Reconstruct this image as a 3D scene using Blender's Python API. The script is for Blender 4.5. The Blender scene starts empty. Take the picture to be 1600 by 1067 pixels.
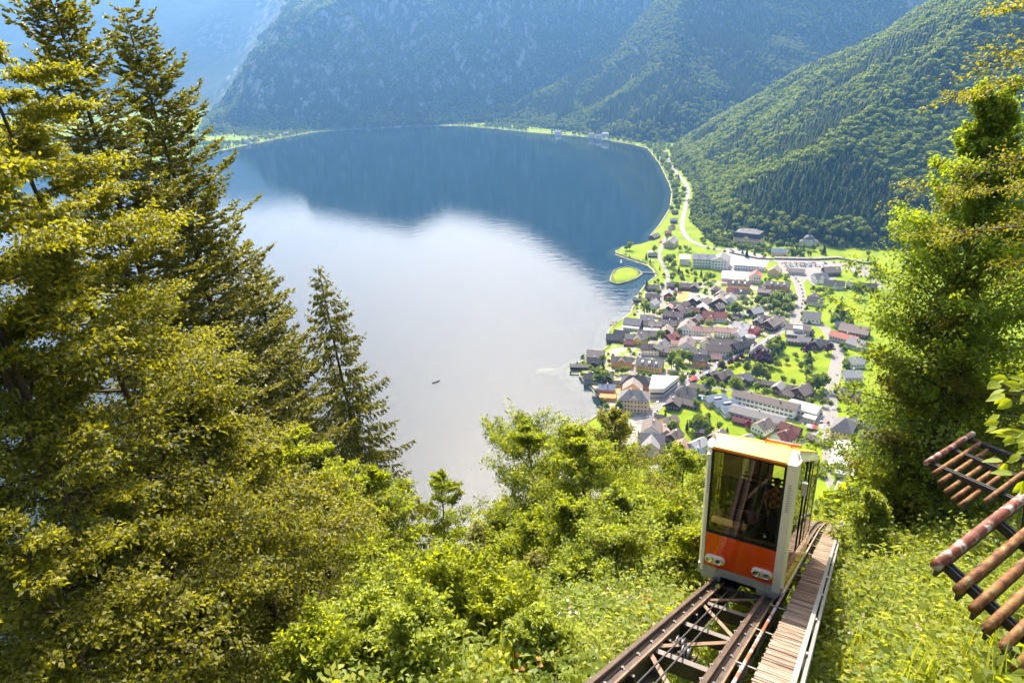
import bpy, bmesh, math, random
import numpy as np
from mathutils import Vector, Matrix

rnd = random.Random(7)
npr = np.random.default_rng(11)
scene = bpy.context.scene
COL = scene.collection
rad = math.radians

# ------------------------------------------------------------------ camera
CAMZ = 300.0                                   # metres above the lake
FPX, PITCH, ROLL = 1067.0, rad(23.4), rad(3.0)
_cP, _sP, _cR, _sR = math.cos(PITCH), math.sin(PITCH), math.cos(ROLL), math.sin(ROLL)
_fwd = Vector((0, _cP, -_sP)); _dn = Vector((0, -_sP, -_cP)); _rt = Vector((1, 0, 0))
_right = _rt * _cR + _dn * _sR
_up = -(_dn * _cR - _rt * _sR)
cam_data = bpy.data.cameras.new('camera')
cam_data.lens = 24.0; cam_data.sensor_width = 36.0
cam_data.clip_start = 0.2; cam_data.clip_end = 40000
cam = bpy.data.objects.new('camera', cam_data); COL.objects.link(cam)
cam.matrix_world = Matrix((
    (_right.x, _up.x, -_fwd.x, 0), (_right.y, _up.y, -_fwd.y, 0),
    (_right.z, _up.z, -_fwd.z, CAMZ), (0, 0, 0, 1)))
scene.camera = cam

# ------------------------------------------------------------------ sky and sun
SUN_AZ, SUN_EL = rad(1.0), rad(44.5)           # azimuth measured from straight ahead towards the right
world = bpy.data.worlds.new('World'); scene.world = world; world.use_nodes = True
wn = world.node_tree; wn.nodes.clear()
sky = wn.nodes.new('ShaderNodeTexSky'); sky.sky_type = 'NISHITA'; sky.sun_disc = False
sky.sun_elevation = SUN_EL; sky.sun_rotation = SUN_AZ
sky.altitude = 600; sky.air_density = 1.0; sky.dust_density = 9.5; sky.ozone_density = 1.5
bgn = wn.nodes.new('ShaderNodeBackground'); bgn.inputs['Strength'].default_value = 0.15
wout = wn.nodes.new('ShaderNodeOutputWorld')
wn.links.new(sky.outputs[0], bgn.inputs[0]); wn.links.new(bgn.outputs[0], wout.inputs[0])
sun_data = bpy.data.lights.new('sun', 'SUN'); sun_data.energy = 5.0; sun_data.angle = rad(0.6)
sun_data.color = (1.0, 0.91, 0.74)
sun = bpy.data.objects.new('sun', sun_data); COL.objects.link(sun)
_sd = Vector((math.sin(SUN_AZ) * math.cos(SUN_EL), math.cos(SUN_AZ) * math.cos(SUN_EL), math.sin(SUN_EL)))
sun.rotation_euler = _sd.to_track_quat('Z', 'Y').to_euler(); sun.location = (0, 0, 900)

vs = scene.view_settings
vs.view_transform = 'Standard'; vs.look = 'None'; vs.gamma = 1.0; vs.use_curve_mapping = False
vs.exposure = 1.3
cy = scene.cycles
cy.max_bounces = 6; cy.diffuse_bounces = 3; cy.glossy_bounces = 3; cy.transmission_bounces = 4
cy.volume_bounces = 0; cy.transparent_max_bounces = 10
cy.use_adaptive_sampling = True; cy.adaptive_threshold = 0.02
cy.use_denoising = True; cy.sample_clamp_indirect = 6.0
cy.caustics_reflective = False; cy.caustics_refractive = False

# ------------------------------------------------------------------ helpers
def tag(o, label=None, cat=None, group=None, kind=None):
    if label: o['label'] = label
    if cat: o['category'] = cat
    if group: o['group'] = group
    if kind: o['kind'] = kind
    return o

def empty(name, loc=(0, 0, 0), rz=0.0, label=None, cat=None, group=None):
    o = bpy.data.objects.new(name, None); COL.objects.link(o)
    o.location = loc; o.rotation_euler = (0, 0, rz); o.empty_display_size = 0.5
    return tag(o, label, cat, group)

def link(name, me, parent=None, loc=None, rz=None):
    o = bpy.data.objects.new(name, me); COL.objects.link(o)
    if parent is not None: o.parent = parent
    if loc is not None: o.location = loc
    if rz is not None: o.rotation_euler = (0, 0, rz)
    return o

def np_mesh(name, V, F, mats=(), fmat=None, smooth=False, tint=None):
    """V (n,3), F (m,k) with constant k; tint = value per face stored as a colour attribute"""
    V = np.asarray(V, np.float32); F = np.asarray(F, np.int32)
    me = bpy.data.meshes.new(name)
    n, (m, k) = len(V), F.shape
    me.vertices.add(n); me.vertices.foreach_set('co', V.ravel())
    me.loops.add(m * k); me.loops.foreach_set('vertex_index', F.ravel())
    me.polygons.add(m)
    me.polygons.foreach_set('loop_start', np.arange(0, m * k, k, dtype=np.int32))
    me.polygons.foreach_set('loop_total', np.full(m, k, np.int32))
    if fmat is not None: me.polygons.foreach_set('material_index', np.asarray(fmat, np.int32))
    if smooth: me.polygons.foreach_set('use_smooth', np.ones(m, bool))
    for mt in mats: me.materials.append(mt)
    if tint is not None:
        at_ = me.attributes.new('tint', 'FLOAT', 'FACE'); at_.data.foreach_set('value', np.asarray(tint, np.float32))
    me.update(calc_edges=True); me.validate()
    return me

class MB:
    """collects boxes, bars, prisms and tubes and builds one mesh"""
    def __init__(s): s.v = []; s.f = []; s.m = []; s.mi = 0
    def quad(s, *p):
        i = len(s.v); s.v += [tuple(a) for a in p]; s.f.append(tuple(range(i, i + len(p)))); s.m.append(s.mi)
    def hexa(s, c):
        i = len(s.v); s.v += [tuple(a) for a in c]
        for q in ((0,3,2,1),(4,5,6,7),(0,1,5,4),(1,2,6,5),(2,3,7,6),(3,0,4,7)):
            s.f.append(tuple(i + a for a in q)); s.m.append(s.mi)
    def box(s, x0, x1, y0, y1, z0, z1):
        s.hexa([(x0,y0,z0),(x1,y0,z0),(x1,y1,z0),(x0,y1,z0),(x0,y0,z1),(x1,y0,z1),(x1,y1,z1),(x0,y1,z1)])
    def bar(s, a, b, w, h, up=(0, 0, 1)):
        a = Vector(a); b = Vector(b); d = (b - a).normalized(); u = Vector(up)
        r = d.cross(u)
        if r.length < 1e-4: r = d.cross(Vector((1, 0, 0)))
        r.normalize(); u = r.cross(d).normalized()
        r *= w / 2; u *= h / 2
        s.hexa([a - r - u, a + r - u, b + r - u, b - r - u, a - r + u, a + r + u, b + r + u, b - r + u])
    def tube(s, pts, radii, n=8, cap=True):
        pts = [Vector(p) for p in pts]
        if not hasattr(radii, '__len__'): radii = [radii] * len(pts)
        base = len(s.v); prev = None
        for k, p in enumerate(pts):
            d = (pts[min(k + 1, len(pts) - 1)] - pts[max(k - 1, 0)]).normalized()
            if prev is None:
                r = d.cross(Vector((0, 0, 1)))
                if r.length < 1e-3: r = d.cross(Vector((1, 0, 0)))
            else: r = prev - d * prev.dot(d)
            r.normalize(); prev = r; u = d.cross(r)
            for j in range(n):
                a = 2 * math.pi * j / n
                s.v.append(tuple(p + (r * math.cos(a) + u * math.sin(a)) * radii[k]))
        for k in range(len(pts) - 1):
            for j in range(n):
                a = base + k * n + j; b = base + k * n + (j + 1) % n
                s.f.append((a, b, b + n, a + n)); s.m.append(s.mi)
        if cap:
            s.f.append(tuple(base + j for j in reversed(range(n)))); s.m.append(s.mi)
            e = base + (len(pts) - 1) * n
            s.f.append(tuple(e + j for j in range(n))); s.m.append(s.mi)
    def lathe(s, prof, n=12, c=(0, 0, 0)):
        base = len(s.v)
        for (r, z) in prof:
            for j in range(n):
                a = 2 * math.pi * j / n
                s.v.append((c[0] + r * math.cos(a), c[1] + r * math.sin(a), c[2] + z))
        for k in range(len(prof) - 1):
            for j in range(n):
                a = base + k * n + j; b = base + k * n + (j + 1) % n
                s.f.append((a, b, b + n, a + n)); s.m.append(s.mi)
    def prism(s, poly, z0, z1):
        n = len(poly); i = len(s.v)
        s.v += [(p[0], p[1], z0) for p in poly] + [(p[0], p[1], z1) for p in poly]
        s.f.append(tuple(i + j for j in reversed(range(n)))); s.m.append(s.mi)
        s.f.append(tuple(i + n + j for j in range(n))); s.m.append(s.mi)
        for j in range(n):
            k = (j + 1) % n
            s.f.append((i + j, i + k, i + n + k, i + n + j)); s.m.append(s.mi)
    def mesh(s, name, *mats, smooth=False):
        me = bpy.data.meshes.new(name); me.from_pydata(s.v, [], s.f)
        for m in mats: me.materials.append(m)
        if len(mats) > 1: me.polygons.foreach_set('material_index', s.m)
        if smooth: me.polygons.foreach_set('use_smooth', [True] * len(me.polygons))
        me.update(); return me
    def build(s, name, mat, parent=None, smooth=False, loc=None):
        mats = mat if isinstance(mat, (tuple, list)) else (mat,)
        return link(name, s.mesh(name, *mats, smooth=smooth), parent, loc)

def bevel(o, w=0.02, seg=2):
    m = o.modifiers.new('edge', 'BEVEL'); m.width = w; m.segments = seg; m.limit_method = 'ANGLE'; m.angle_limit = rad(40)
    return o

# ---- materials
def new_mat(name):
    m = bpy.data.materials.new(name); m.use_nodes = True
    nt = m.node_tree; b = nt.nodes['Principled BSDF']
    return m, nt, b
def noise_ramp(nt, scale, stops, detail=4, coord='Object', rough=0.6, vec_scale=None):
    tc = nt.nodes.new('ShaderNodeTexCoord'); n = nt.nodes.new('ShaderNodeTexNoise')
    n.inputs['Scale'].default_value = scale; n.inputs['Detail'].default_value = detail; n.inputs['Roughness'].default_value = rough
    src = tc.outputs[coord]
    if vec_scale:
        mp = nt.nodes.new('ShaderNodeMapping'); mp.inputs['Scale'].default_value = vec_scale
        nt.links.new(src, mp.inputs[0]); src = mp.outputs[0]
    nt.links.new(src, n.inputs['Vector'])
    r = nt.nodes.new('ShaderNodeValToRGB'); nt.links.new(n.outputs[0], r.inputs[0])
    while len(r.color_ramp.elements) > len(stops): r.color_ramp.elements.remove(r.color_ramp.elements[-1])
    while len(r.color_ramp.elements) < len(stops): r.color_ramp.elements.new(1.0)
    for e, (p, c) in zip(r.color_ramp.elements, stops): e.position = p; e.color = (*c, 1) if len(c) == 3 else c
    return r.outputs[0], n.outputs[0]
def mix(nt, fac, a, b, mode='MIX'):
    m = nt.nodes.new('ShaderNodeMix'); m.data_type = 'RGBA'; m.blend_type = mode
    for sock, val in ((m.inputs[0], fac), (m.inputs[6], a), (m.inputs[7], b)):
        if isinstance(val, (int, float)): sock.default_value = val
        elif isinstance(val, tuple): sock.default_value = (*val, 1)
        else: nt.links.new(val, sock)
    return m.outputs[2]
def maprange(nt, src, a, b, c=0.0, d=1.0):
    m = nt.nodes.new('ShaderNodeMapRange')
    m.inputs[1].default_value = a; m.inputs[2].default_value = b; m.inputs[3].default_value = c; m.inputs[4].default_value = d
    nt.links.new(src, m.inputs[0]); return m.outputs[0]
def add_bump(nt, b, src, strength=0.3, dist=0.1):
    n = nt.nodes.new('ShaderNodeBump'); n.inputs['Strength'].default_value = strength; n.inputs['Distance'].default_value = dist
    nt.links.new(src, n.inputs['Height']); nt.links.new(n.outputs[0], b.inputs['Normal'])
def worn(name, col, rough=0.7, var=0.25, scale=3.0, bump=0.0, metal=0.0, spec=0.4, stops=None, coat=0.0, vec_scale=None):
    """a surface of one colour with uneven tone"""
    m, nt, b = new_mat(name)
    lo = tuple(c * (1 - var) for c in col); hi = tuple(min(1, c * (1 + var)) for c in col)
    c, n = noise_ramp(nt, scale, stops or [(0.25, lo), (0.75, hi)], vec_scale=vec_scale)
    nt.links.new(c, b.inputs['Base Color'])
    b.inputs['Roughness'].default_value = rough; b.inputs['Metallic'].default_value = metal
    b.inputs['Specular IOR Level'].default_value = spec; b.inputs['Coat Weight'].default_value = coat
    if bump: add_bump(nt, b, n, bump, 0.05)
    return m

# ---- pixel of the photograph -> direction / point on the ground (used to survey positions)
def ray(u, v):
    x, y = u - 800.0, v - 533.5
    xr = x * _cR - y * _sR; yr = x * _sR + y * _cR
    return Vector((xr, FPX * _cP - yr * _sP, -(yr * _cP + FPX * _sP)))
def at(u, v, z=0.0):
    d = ray(u, v); t = (z - CAMZ) / d.z
    return Vector((d.x * t, d.y * t, z))
def at_depth(u, v, depth):
    return Vector((0, 0, CAMZ)) + ray(u, v) * (depth / FPX)
# ------------------------------------------------------------------ terrain
TH = rad(30.8)
HX, HY = math.sin(TH), math.cos(TH)            # downhill heading of the track
NX, NY = math.cos(TH), -math.sin(TH)           # to the right of the track
CAB = at_depth(1153, 912, 17.5)                # rail level under the uphill end of the cabin
S1 = CAB.x * HX + CAB.y * HY; Q1 = CAB.x * NX + CAB.y * NY; Z1 = CAB.z
SLOPE = math.tan(rad(30.4))
def track_z(s):
    """rail height along the track"""
    s = np.asarray(s, float); e = np.clip(s - S1 - 13, 0, None)
    z = Z1 - SLOPE * (s - S1) - np.where(e < 22, e * e * 0.0055, 0.0055 * 22 * 22 + (e - 22) * 0.242)
    return np.maximum(z, 9.0)
def track_p(s, q=0.0, dz=0.0):
    q += Q1
    return Vector((HX * s + NX * q, HY * s + NY * q, float(track_z(s)) + dz))

SHORE_PX = [(905,668),(945,640),(941,622),(906,592),(903,580),(893,573),(925,556),(950,541),(950,528),(952,515),(960,506),
    (985,490),(990,478),(995,465),(1003,452),(1012,441),(1026,431),(1021,421),(1010,414),(985,406),(963,398),(962,392),(975,385),
    (1000,382),(1018,376),(1016,368),(1030,352),(1047,325),(1050,300),(1045,285),(1030,255),(1012,232),(990,226),(960,221),
    (930,216),(880,211),(830,207),(780,202),(720,197),(640,196),(560,200),(490,207),(430,218),(380,228),(340,237),(300,252),
    (270,260),(150,264),(0,290)]
SHORE = [tuple(at(u, v)[:2]) for u, v in SHORE_PX]
SHORE = [(75,440),(95,380),(60,300),(-100,200),(-4000,200),(-4000,1700)][::-1][0:0] + SHORE + [(-4000,1800),(-4000,150),(-100,150),(60,300),(90,380)]
ISLE = [tuple(at(940 + X / 10.667, 360 + Y / 10.667)[:2]) for X, Y in
        [(145,870),(270,905),(420,870),(560,820),(680,740),(640,690),(560,640),(430,615),(300,640),(210,680),(160,760)]]

DELTA = [tuple(at(u, v)[:2]) for u, v in ((836,577),(860,574),(890,573),(904,581),(906,590),(885,588),(858,581))]
def sdf(poly, x, y):
    """signed distance, positive inside"""
    P = np.asarray(poly, float); x = np.asarray(x, float); y = np.asarray(y, float)
    d2 = np.full(x.shape, 1e18); ins = np.zeros(x.shape, bool)
    for i in range(len(P)):
        ax, ay = P[i]; bx, by = P[(i + 1) % len(P)]
        ex, ey = bx - ax, by - ay
        t = np.clip(((x - ax) * ex + (y - ay) * ey) / (ex * ex + ey * ey + 1e-9), 0, 1)
        d2 = np.minimum(d2, (x - ax - t * ex) ** 2 + (y - ay - t * ey) ** 2)
        c = ((ay > y) != (by > y)) & (x < (bx - ax) * (y - ay) / (by - ay + 1e-12) + ax)
        ins ^= c
    d = np.sqrt(d2); return np.where(ins, d, -d)

def vnoise(x, y, seed=0):
    xi = np.floor(x); yi = np.floor(y); xf = x - xi; yf = y - yi
    def h(a, b):
        v = np.sin(a * 127.1 + b * 311.7 + seed * 74.7) * 43758.5453
        return v - np.floor(v)
    u = xf * xf * (3 - 2 * xf); w = yf * yf * (3 - 2 * yf)
    return (h(xi, yi) * (1 - u) + h(xi + 1, yi) * u) * (1 - w) + (h(xi, yi + 1) * (1 - u) + h(xi + 1, yi + 1) * u) * w
def fbm(x, y, seed=0, oct=4):
    t = 0; a = 0.5
    for i in range(oct):
        t = t + a * vnoise(x * 2 ** i, y * 2 ** i, seed + i * 3); a *= 0.5
    return t

VZ = 2.0                                        # level of the village plain
M1P = [(500,2060),(470,1950),(440,1750),(405,1500),(375,1330),(352,1220),(345,1120),(362,1050),(410,1000),(475,968),(560,945),
       (650,905),(900,860),(2600,700),(2600,2700),(1200,2450),(800,2260),(560,2130)]
M2P = [(-70,2975),(60,2900),(200,2650),(330,2420),(430,2200),(520,2150),(1000,2350),(3500,2500),(3500,5000),(600,4200)]
M3P = [(-1330,3130),(-1050,3110),(-700,3100),(-223,3075),(0,3030),(150,3060),(800,3300),(3500,4500),(3500,7000),(-3000,7000),(-1900,4700)]
# skyline of the mountains as the lake mirrors it: azimuth, elevation in degrees and the mirroring point's distance
CREST_A = [-40, -22.5, -20.1, -17.6, -15.2, -12.2, -8.1, -4.8, -2.7, -0.6, 2.1, 4.3, 6.5, 8.1, 9.3, 11.5, 40]
CREST_E = [11.5, 11.5, 11.2, 11.2, 11.4, 12.3, 13.4, 12.3, 12.8, 13.6, 14.9, 16.4, 17.8, 19.1, 20.1, 21.2, 21.5]
CREST_R = [1473, 1473, 1510, 1510, 1487, 1375, 1259, 1376, 1326, 1240, 1129, 1017, 934, 864, 820, 772, 760]

def hill_rel(s, q):
    """hillside that carries the track"""
    g = track_z(s) - 2.4
    q = q - Q1
    a = np.abs(q)
    left = np.where(a < 5, -0.22 * a, -1.1 - 0.62 * (a - 5) - 0.004 * np.clip(a - 5, 0, 60) ** 2)
    right = 0.12 * np.minimum(a, 2.0) + 1.3 * np.clip((a - 2.0) / 1.2, 0, 1) + 0.62 * np.clip(a - 2.8, 0, 11) + 0.20 * np.clip(a - 13.8, 0, 60) + 0.1 * np.clip(a - 63, 0, None)
    return g + np.where(q < 0, left, right)

def hz(x, y):
    x = np.asarray(x, float); y = np.asarray(y, float)
    sh = np.maximum(-sdf(SHORE, x, y), sdf(ISLE, x, y))
    z = np.where(sh > 0, np.minimum(sh * 0.45, VZ), np.maximum(sh * 0.2, -2.2) + np.minimum(0, (sh + 11) * 0.35))
    z = np.maximum(z, -30)
    z = np.where(sdf(DELTA, x, y) > 0, np.maximum(z, -0.05), z)
    far = y > 1500
    z = z + np.where(far & (sh > 0), np.minimum(sh * 0.02, 6), 0)
    # forested slope beside the village
    d = np.clip(sdf(M1P, x, y), 0, None)
    m1 = 0.62 * d - 14 * (1 - np.exp(-d / 40)) + 60 * (fbm(x / 300, y / 300, 3) - 0.47) * np.clip(d / 200, 0, 1) + 9 * (fbm(x / 55, y / 55, 5) - .45) * np.clip(d / 60, 0, 1)
    m1 = np.minimum(m1, 640 + 0.1 * d)
    z = np.where(d > 0, np.maximum(z, VZ + np.maximum(m1, 0.0)), z)
    # farther slope behind it
    d = np.clip(sdf(M2P, x, y), 0, None)
    m2 = 0.60 * d + 0.35 * np.clip(d - 420, 0, None) + 150 * (fbm(x / 420 + 3, y / 420, 8) - 0.47) * np.clip(d / 150, 0, 1) + 30 * (fbm(x / 120, y / 120, 2) - .47) * np.clip(d / 80, 0, 1)
    z = np.where(d > 0, np.maximum(z, VZ + np.minimum(m2, 820 + .05 * d)), z)
    # steep wall behind the lake
    d = np.clip(sdf(M3P, x, y), 0, None)
    lx = (x * math.cos(rad(-22.9)) - y * math.sin(rad(-22.9)))          # distance right of the nose's line
    A = np.degrees(np.arctan2(x, y))
    crest = np.minimum((np.hypot(x, y) - np.interp(A, CREST_A, CREST_R)) * np.tan(np.radians(np.interp(A, CREST_A, CREST_E))), 1420)
    rib = fbm(x / 230 + 7, y / 900, 21) - 0.47
    gul = np.abs(fbm((x + .6 * y) / 260, (y - .3 * x) / 600, 51) - .47)
    m3 = 0.55 * d + 0.45 * np.clip(d - 90 - 160 * rib, 0, None) + 0.5 * np.clip(d - 480, 0, None) + (190 * rib + 90 * (fbm(x / 90, y / 260, 4) - .47) - 420 * (gul - .1)) * np.clip(d / 220, 0, 1)
    m3 = np.minimum(m3, crest + 12 * (fbm(x / 150, y / 150, 9) - .5))
    m3 = np.minimum(m3, np.clip(lx + 25, 0, None) * 2.4 + 20 * rib)
    z = np.where((d > 0) & (lx > -25), np.maximum(z, VZ + m3), z)
    # far range
    e = np.clip(y - 5000 + 0.25 * (x + 2500), 0, None)
    m4 = 0.62 * e + 260 * (fbm(x / 700, y / 900, 31) - 0.47) * np.clip(e / 400, 0, 1)
    m4 = np.minimum(m4, 980 + 120 * (fbm(x / 500, y / 500, 12) - .5))
    z = np.where(e > 0, np.maximum(z, m4 + 6), z)
    # the hill we stand on
    s = x * HX + y * HY; q = x * NX + y * NY
    hl = hill_rel(s, q)
    z = np.maximum(z, np.where((y < 700) & (s < S1 + 560), hl, -99))
    return z
def gz(x, y): return float(hz(np.array([x]), np.array([y]))[0])
def ground(u, v):
    """point of the terrain seen at a pixel"""
    d = ray(u, v).normalized(); t = np.concatenate([np.arange(5, 400, 0.5), np.arange(400, 7000, 3.0)])
    X, Y, Z = d.x * t, d.y * t, CAMZ + d.z * t
    k = np.argmax(Z < hz(X, Y))
    return Vector((X[k], Y[k], float(hz(X[k:k+1], Y[k:k+1])[0])))

def axis(*segs):
    out = []
    for a, b, st in segs: out += list(np.arange(a, b, st))
    return np.array(sorted(set(round(v, 3) for v in out)))
GX = axis((-7500,-4000,300),(-4000,-1700,120),(-1700,-200,30),(-200,720,8),(720,1500,20),(1500,3600,90))
GY = axis((-80,300,10),(300,1330,8),(1330,2500,16),(2500,3900,22),(3900,7600,90))
def grid_mesh(name, gx, gy, zfun, mats):
    X, Y = np.meshgrid(gx, gy); Z = zfun(X, Y)
    nx, ny = len(gx), len(gy)
    i = np.arange(nx * ny).reshape(ny, nx)
    F = np.stack([i[:-1, :-1], i[:-1, 1:], i[1:, 1:], i[1:, :-1]], -1).reshape(-1, 4)
    return np_mesh(name, np.stack([X, Y, Z], -1).reshape(-1, 3), F, mats, smooth=True)
HILL = (-75, 85, -14, 110)                      # near patch with finer mesh
def coarse(X, Y):
    Z = hz(X, Y)
    m = (X > HILL[0] + 8) & (X < HILL[1] - 8) & (Y > HILL[2] + 8) & (Y < HILL[3] - 8)
    return np.where(m, Z - 6, Z)

# ground material: grass on the flats, forest floor and rock on the slopes, sand under the water, painted darker with depth for absorbed light
mat_ground, nt, b = new_mat('terrain_ground')
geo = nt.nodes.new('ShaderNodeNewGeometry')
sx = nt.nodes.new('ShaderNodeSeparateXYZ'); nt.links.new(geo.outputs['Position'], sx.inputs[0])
sn = nt.nodes.new('ShaderNodeSeparateXYZ'); nt.links.new(geo.outputs['True Normal'], sn.inputs[0])
grass, gn = noise_ramp(nt, 0.035, [(0.3, (0.12, 0.18, 0.006)), (0.55, (0.19, 0.25, 0.008)), (0.75, (0.26, 0.26, 0.014))], detail=6)
floor_, fn = noise_ramp(nt, 0.02, [(0.3, (0.022, 0.035, 0.012)), (0.7, (0.06, 0.07, 0.025))], detail=6)
rock, rn = noise_ramp(nt, 0.03, [(0.3, (0.12, 0.12, 0.11)), (0.7, (0.26, 0.25, 0.24))], detail=8, vec_scale=(1, 1, 0.35))
patch = maprange(nt, rn, 0.50, 0.56)
steep = maprange(nt, sn.outputs[2], 0.80, 0.66)
rm = nt.nodes.new('ShaderNodeMath'); rm.operation = 'MULTIPLY'; nt.links.new(patch, rm.inputs[0]); nt.links.new(steep, rm.inputs[1])
c = mix(nt, rm.outputs[0], floor_, rock)
flat = maprange(nt, sn.outputs[2], 0.93, 0.985)
c = mix(nt, flat, c, grass)
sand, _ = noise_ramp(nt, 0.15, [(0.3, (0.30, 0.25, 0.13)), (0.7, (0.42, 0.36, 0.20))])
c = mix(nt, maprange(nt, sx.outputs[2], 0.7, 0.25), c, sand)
c = mix(nt, maprange(nt, sx.outputs[2], -1.2, -4.5), c, (0.012, 0.022, 0.028))  # deep bed painted dark in place of light lost in the water
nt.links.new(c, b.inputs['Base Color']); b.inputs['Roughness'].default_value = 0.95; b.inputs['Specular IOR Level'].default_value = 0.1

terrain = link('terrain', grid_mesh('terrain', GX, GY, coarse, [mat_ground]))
tag(terrain, 'green valley floor, lake bed and mountain slopes around the lake', 'terrain', kind='structure')

mat_hill, nt, b = new_mat('hillside_soil')
c, n = noise_ramp(nt, 0.8, [(0.3, (0.05, 0.06, 0.015)), (0.7, (0.10, 0.12, 0.02))], detail=8)
nt.links.new(c, b.inputs['Base Color']); b.inputs['Roughness'].default_value = 1; add_bump(nt, b, n, 0.8, 0.3)
hillside = link('hillside', grid_mesh('hillside', np.arange(HILL[0], HILL[1] + .1, 1.1), np.arange(HILL[2], HILL[3] + .1, 1.1),
                lambda X, Y: hz(X, Y) + 0.5 * (fbm(X / 3, Y / 3, 2) - 0.5), [mat_hill]))
tag(hillside, 'steep overgrown hillside under the funicular track', 'hillside', kind='structure')

# ------------------------------------------------------------------ lake
mat_water = bpy.data.materials.new('lake_water'); mat_water.use_nodes = True
nt = mat_water.node_tree; nt.nodes.clear()
out = nt.nodes.new('ShaderNodeOutputMaterial')
tcn = nt.nodes.new('ShaderNodeTexCoord')
def wnoise(sc, det, vs_=(1, 1, 1), rot=0):
    mp = nt.nodes.new('ShaderNodeMapping'); mp.inputs['Scale'].default_value = vs_; mp.inputs['Rotation'].default_value = (0, 0, rot)
    n = nt.nodes.new('ShaderNodeTexNoise'); n.inputs['Scale'].default_value = sc; n.inputs['Detail'].default_value = det
    nt.links.new(tcn.outputs['Object'], mp.inputs[0]); nt.links.new(mp.outputs[0], n.inputs['Vector']); return n.outputs[0]
w1 = wnoise(0.35, 3, (1, 1.6, 1), 0.4); w2 = wnoise(0.05, 2, (1, 2.2, 1), -0.3)
bp1 = nt.nodes.new('ShaderNodeBump'); bp1.inputs['Strength'].default_value = 0.5; bp1.inputs['Distance'].default_value = 0.06
bp2 = nt.nodes.new('ShaderNodeBump'); bp2.inputs['Strength'].default_value = 0.5; bp2.inputs['Distance'].default_value = 0.28
nt.links.new(w1, bp1.inputs['Height']); nt.links.new(w2, bp2.inputs['Height']); nt.links.new(bp2.outputs[0], bp1.inputs['Normal'])
gl = nt.nodes.new('ShaderNodeBsdfGlossy'); gl.inputs['Roughness'].default_value = 0.015; gl.inputs['Color'].default_value = (1, 0.985, 0.93, 1)
lane = wnoise(0.006, 4, (1, 2.5, 1), 0.5); nt.links.new(maprange(nt, lane, 0.45, 0.62, 0.012, 0.055), gl.inputs['Roughness'])
tr = nt.nodes.new('ShaderNodeBsdfTransparent'); tr.inputs['Color'].default_value = (0.55, 0.68, 0.70, 1)
df = nt.nodes.new('ShaderNodeBsdfDiffuse'); df.inputs['Color'].default_value = (0.006, 0.045, 0.080, 1)
fr = nt.nodes.new('ShaderNodeFresnel'); fr.inputs['IOR'].default_value = 1.41
nt.links.new(bp1.outputs[0], gl.inputs['Normal']); nt.links.new(bp1.outputs[0], fr.inputs['Normal'])
m1_ = nt.nodes.new('ShaderNodeMixShader'); m1_.inputs[0].default_value = 0.3
nt.links.new(tr.outputs[0], m1_.inputs[1]); nt.links.new(df.outputs[0], m1_.inputs[2])
m2_ = nt.nodes.new('ShaderNodeMixShader')
nt.links.new(fr.outputs[0], m2_.inputs[0]); nt.links.new(m1_.outputs[0], m2_.inputs[1]); nt.links.new(gl.outputs[0], m2_.inputs[2])
nt.links.new(m2_.outputs[0], out.inputs['Surface'])
wm = MB(); wm.quad((-3990, 100, 0), (1200, 100, 0), (1200, 3400, 0), (-3990, 3400, 0))
lake = wm.build('lake_water', mat_water)
tag(lake, 'calm blue mountain lake with a white glare of reflected sky', 'lake', kind='structure')
# ------------------------------------------------------------------ survey tiles of the photograph
TILES = {'A': (940,360,10.667), 'B': (1080,360,10.667), 'C': (930,450,10.667), 'D': (1070,450,10.667), 'E': (1210,450,10.667),
         'F': (880,540,10.667), 'G': (1020,540,10.667), 'H': (960,640,10.667), '3': (1140,360,5.333), '5': (1080,540,5.333), 'P': (0,0,1.0)}
def px(t, X, Y):
    a, b_, k = TILES[t]; return a + X / k, b_ + Y / k

def rmat(name, col, var=0.22, rough=0.75):
    """building surface whose tone differs a little from house to house"""
    m, nt, b = new_mat(name)
    oi = nt.nodes.new('ShaderNodeObjectInfo')
    lo = tuple(c * (1 - var) for c in col); hi = tuple(min(1, c * (1 + var)) for c in col)
    c, n = noise_ramp(nt, 0.9, [(0.25, lo), (0.75, hi)], detail=5)
    k = maprange(nt, oi.outputs['Random'], 0, 1, 0.62, 1.08)
    hs = nt.nodes.new('ShaderNodeHueSaturation'); nt.links.new(k, hs.inputs['Value']); nt.links.new(c, hs.inputs['Color'])
    nt.links.new(hs.outputs[0], b.inputs['Base Color']); b.inputs['Roughness'].default_value = rough
    b.inputs['Specular IOR Level'].default_value = 0.3
    return m
ROOF = {k: rmat('roof_' + k, c) for k, c in dict(
    brown=(0.16, 0.125, 0.11), grey=(0.21, 0.195, 0.19), dark=(0.065, 0.058, 0.06), tan=(0.26, 0.205, 0.17), red=(0.20, 0.065, 0.05),
    salmon=(0.48, 0.17, 0.12), light=(0.36, 0.345, 0.335), white=(0.72, 0.70, 0.66), blue=(0.15, 0.185, 0.25), pink=(0.42, 0.25, 0.20),
    orange=(0.55, 0.18, 0.05)).items()}
WALL = {k: rmat('wall_' + k, c, 0.10, 0.9) for k, c in dict(
    white=(0.86, 0.83, 0.77), cream=(0.82, 0.71, 0.48), yellow=(0.85, 0.55, 0.09), ochre=(0.86, 0.62, 0.27), orange=(0.80, 0.38, 0.10),
    wood=(0.10, 0.052, 0.032), green=(0.62, 0.68, 0.50), peach=(0.82, 0.56, 0.33), red=(0.52, 0.06, 0.05), grey=(0.48, 0.46, 0.43)).items()}
mat_pane = worn('window_pane', (0.03, 0.035, 0.045), rough=0.15, var=0.1)
mat_frame = worn('window_frame_paint', (0.75, 0.73, 0.70), var=0.05)
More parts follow.
